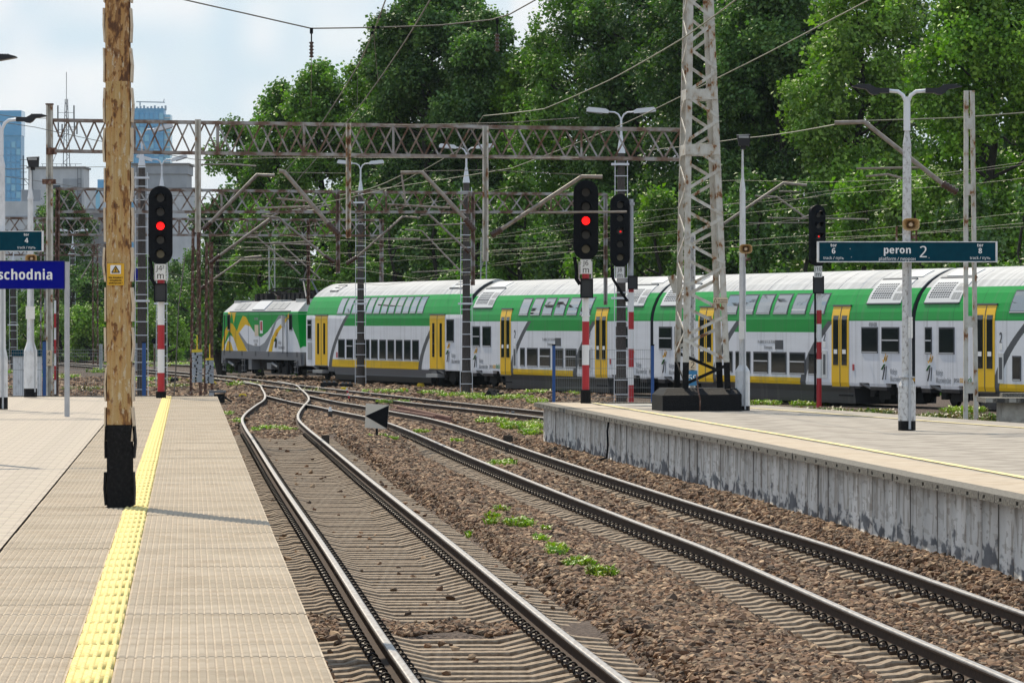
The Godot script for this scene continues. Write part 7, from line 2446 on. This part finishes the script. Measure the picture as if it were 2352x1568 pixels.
func fences():
	# wire mesh fence with blue posts behind the right platform end
	var z = 124.0
	var b = W(1385, 742, z); b.y = -0.1
	var o = thing("mesh_fence", "wire mesh fence between two blue posts behind the right platform end", "fence", b)
	for x in [1272, 1499]:
		var st = mb()
		bar(st, W(x, 990, z), W(x, 792, z), 0.07)
		wpart(o, "fence_post", st_done(st), M.blue_post)
		part(o, "post_cap", boxm(W(x, 792, z) - b, Vector3(0.085, 0.03, 0.085)), M.black)
	var pts = [1276, 1496]
	var st = mb()
	for i in 45:
		var x = lerpf(pts[0], pts[1], i / 44.0)
		bar(st, W(x, 985, z), W(x, 802, z), 0.004)
	wpart(o, "upright_wires", st_done(st), M.fence_wire)
	for y in [803, 824, 846, 868, 890, 912]:
		st = mb()
		bar(st, W(pts[0], y, z - 0.02), W(pts[1], y, z - 0.02), 0.008)
		wpart(o, "cross_wire", st_done(st), M.fence_wire)
	# fence at the end of the left platform
	z = 127.0
	b = W(150, 742, z); b.y = -0.1
	o = thing("mesh_fence", "low wire fence with blue posts across the end of the left platform", "fence", b)
	for q in [[101, 783], [330, 786], [-130, 783]]:
		st = mb()
		bar(st, W(q[0], 985, z), W(q[0], q[1], z), 0.085)
		wpart(o, "fence_post", st_done(st), M.blue_post)
		part(o, "post_cap", boxm(W(q[0], q[1], z) - b, Vector3(0.1, 0.03, 0.1)), M.black)
	for y in [803, 811, 818, 849]:
		st = mb()
		bar(st, W(-130, y, z), W(330, y, z), 0.009)
		wpart(o, "cross_wire", st_done(st), M.fence_wire)
	st = mb()
	for i in 90:
		var x = lerpf(-130, 330, i / 89.0)
		bar(st, W(x, 985, z), W(x, 803, z), 0.004)
	wpart(o, "upright_wires", st_done(st), M.fence_wire)
	# white cabinet
	z = 130.0
	b = W(52, 742, z); b.y = -0.1
	o = thing("cable_cabinet", "white cabinet with blue lid behind the floodlight post on the left", "cabinet", b)
	part(o, "body", boxm(W(60, 890, z) - b + Vector3(0, 0, -0.2), Vector3(0.66, 1.75, 0.4)), M.white_paint)
	part(o, "lid", boxm(W(60, 811, z) - b + Vector3(0, 0, -0.2), Vector3(0.70, 0.15, 0.46)), M.sign_teal)
	for i in 4: part(o, "door_seam", boxm(W(50 + i * 5, 890, z) - b + Vector3(0, 0, 0.003), Vector3(0.008, 1.6, 0.01)), M.grey_paint)
	# small posts along the far rails
	for q in [["short white concrete post left of the rusty column", 231, 790, 838, 300.0, 7], ["short white concrete post right of the rusty column", 313, 788, 846, 290.0, 9]]:
		o = upright(q[0], q[1], q[2], q[3] + 12, q[4], q[5], M.plaster, "concrete_post", "post", "short posts by the far rails")
	# guy wire and round disc sign right of the signal
	wire("black guy rope slanting beside the left red signal", [[424, 590, 150], [410, 700, 146], [402, 870, 142], [399, 906, 141]], 0.018, M.bogie, "", "guy_rope")
	o = thing("round_marker", "small round marker disc on a post right of the left red signal", "marker post", G(354, 852, -0.2))
	part(o, "post", pole(Vector3.ZERO, Vector3(0, 1.55, 0), 0.05), M.gantry_paint)
	part(o, "disc", disc(Vector3(0, 1.7, 0.06), 0.17, 0.02), M.black)
	# blue diamond board far behind the rusty column
	st = mb()
	var c = W(312, 631, 240)
	prism(st, PackedVector2Array([V(-0.3, 0), V(0, -0.32), V(0.3, 0), V(0, 0.32)]), -0.01, 0.01)
	solo("diamond_board", st_done(st), M.sign_blue, "blue diamond board half hidden right behind the rusty column", "sign", "", "", c)
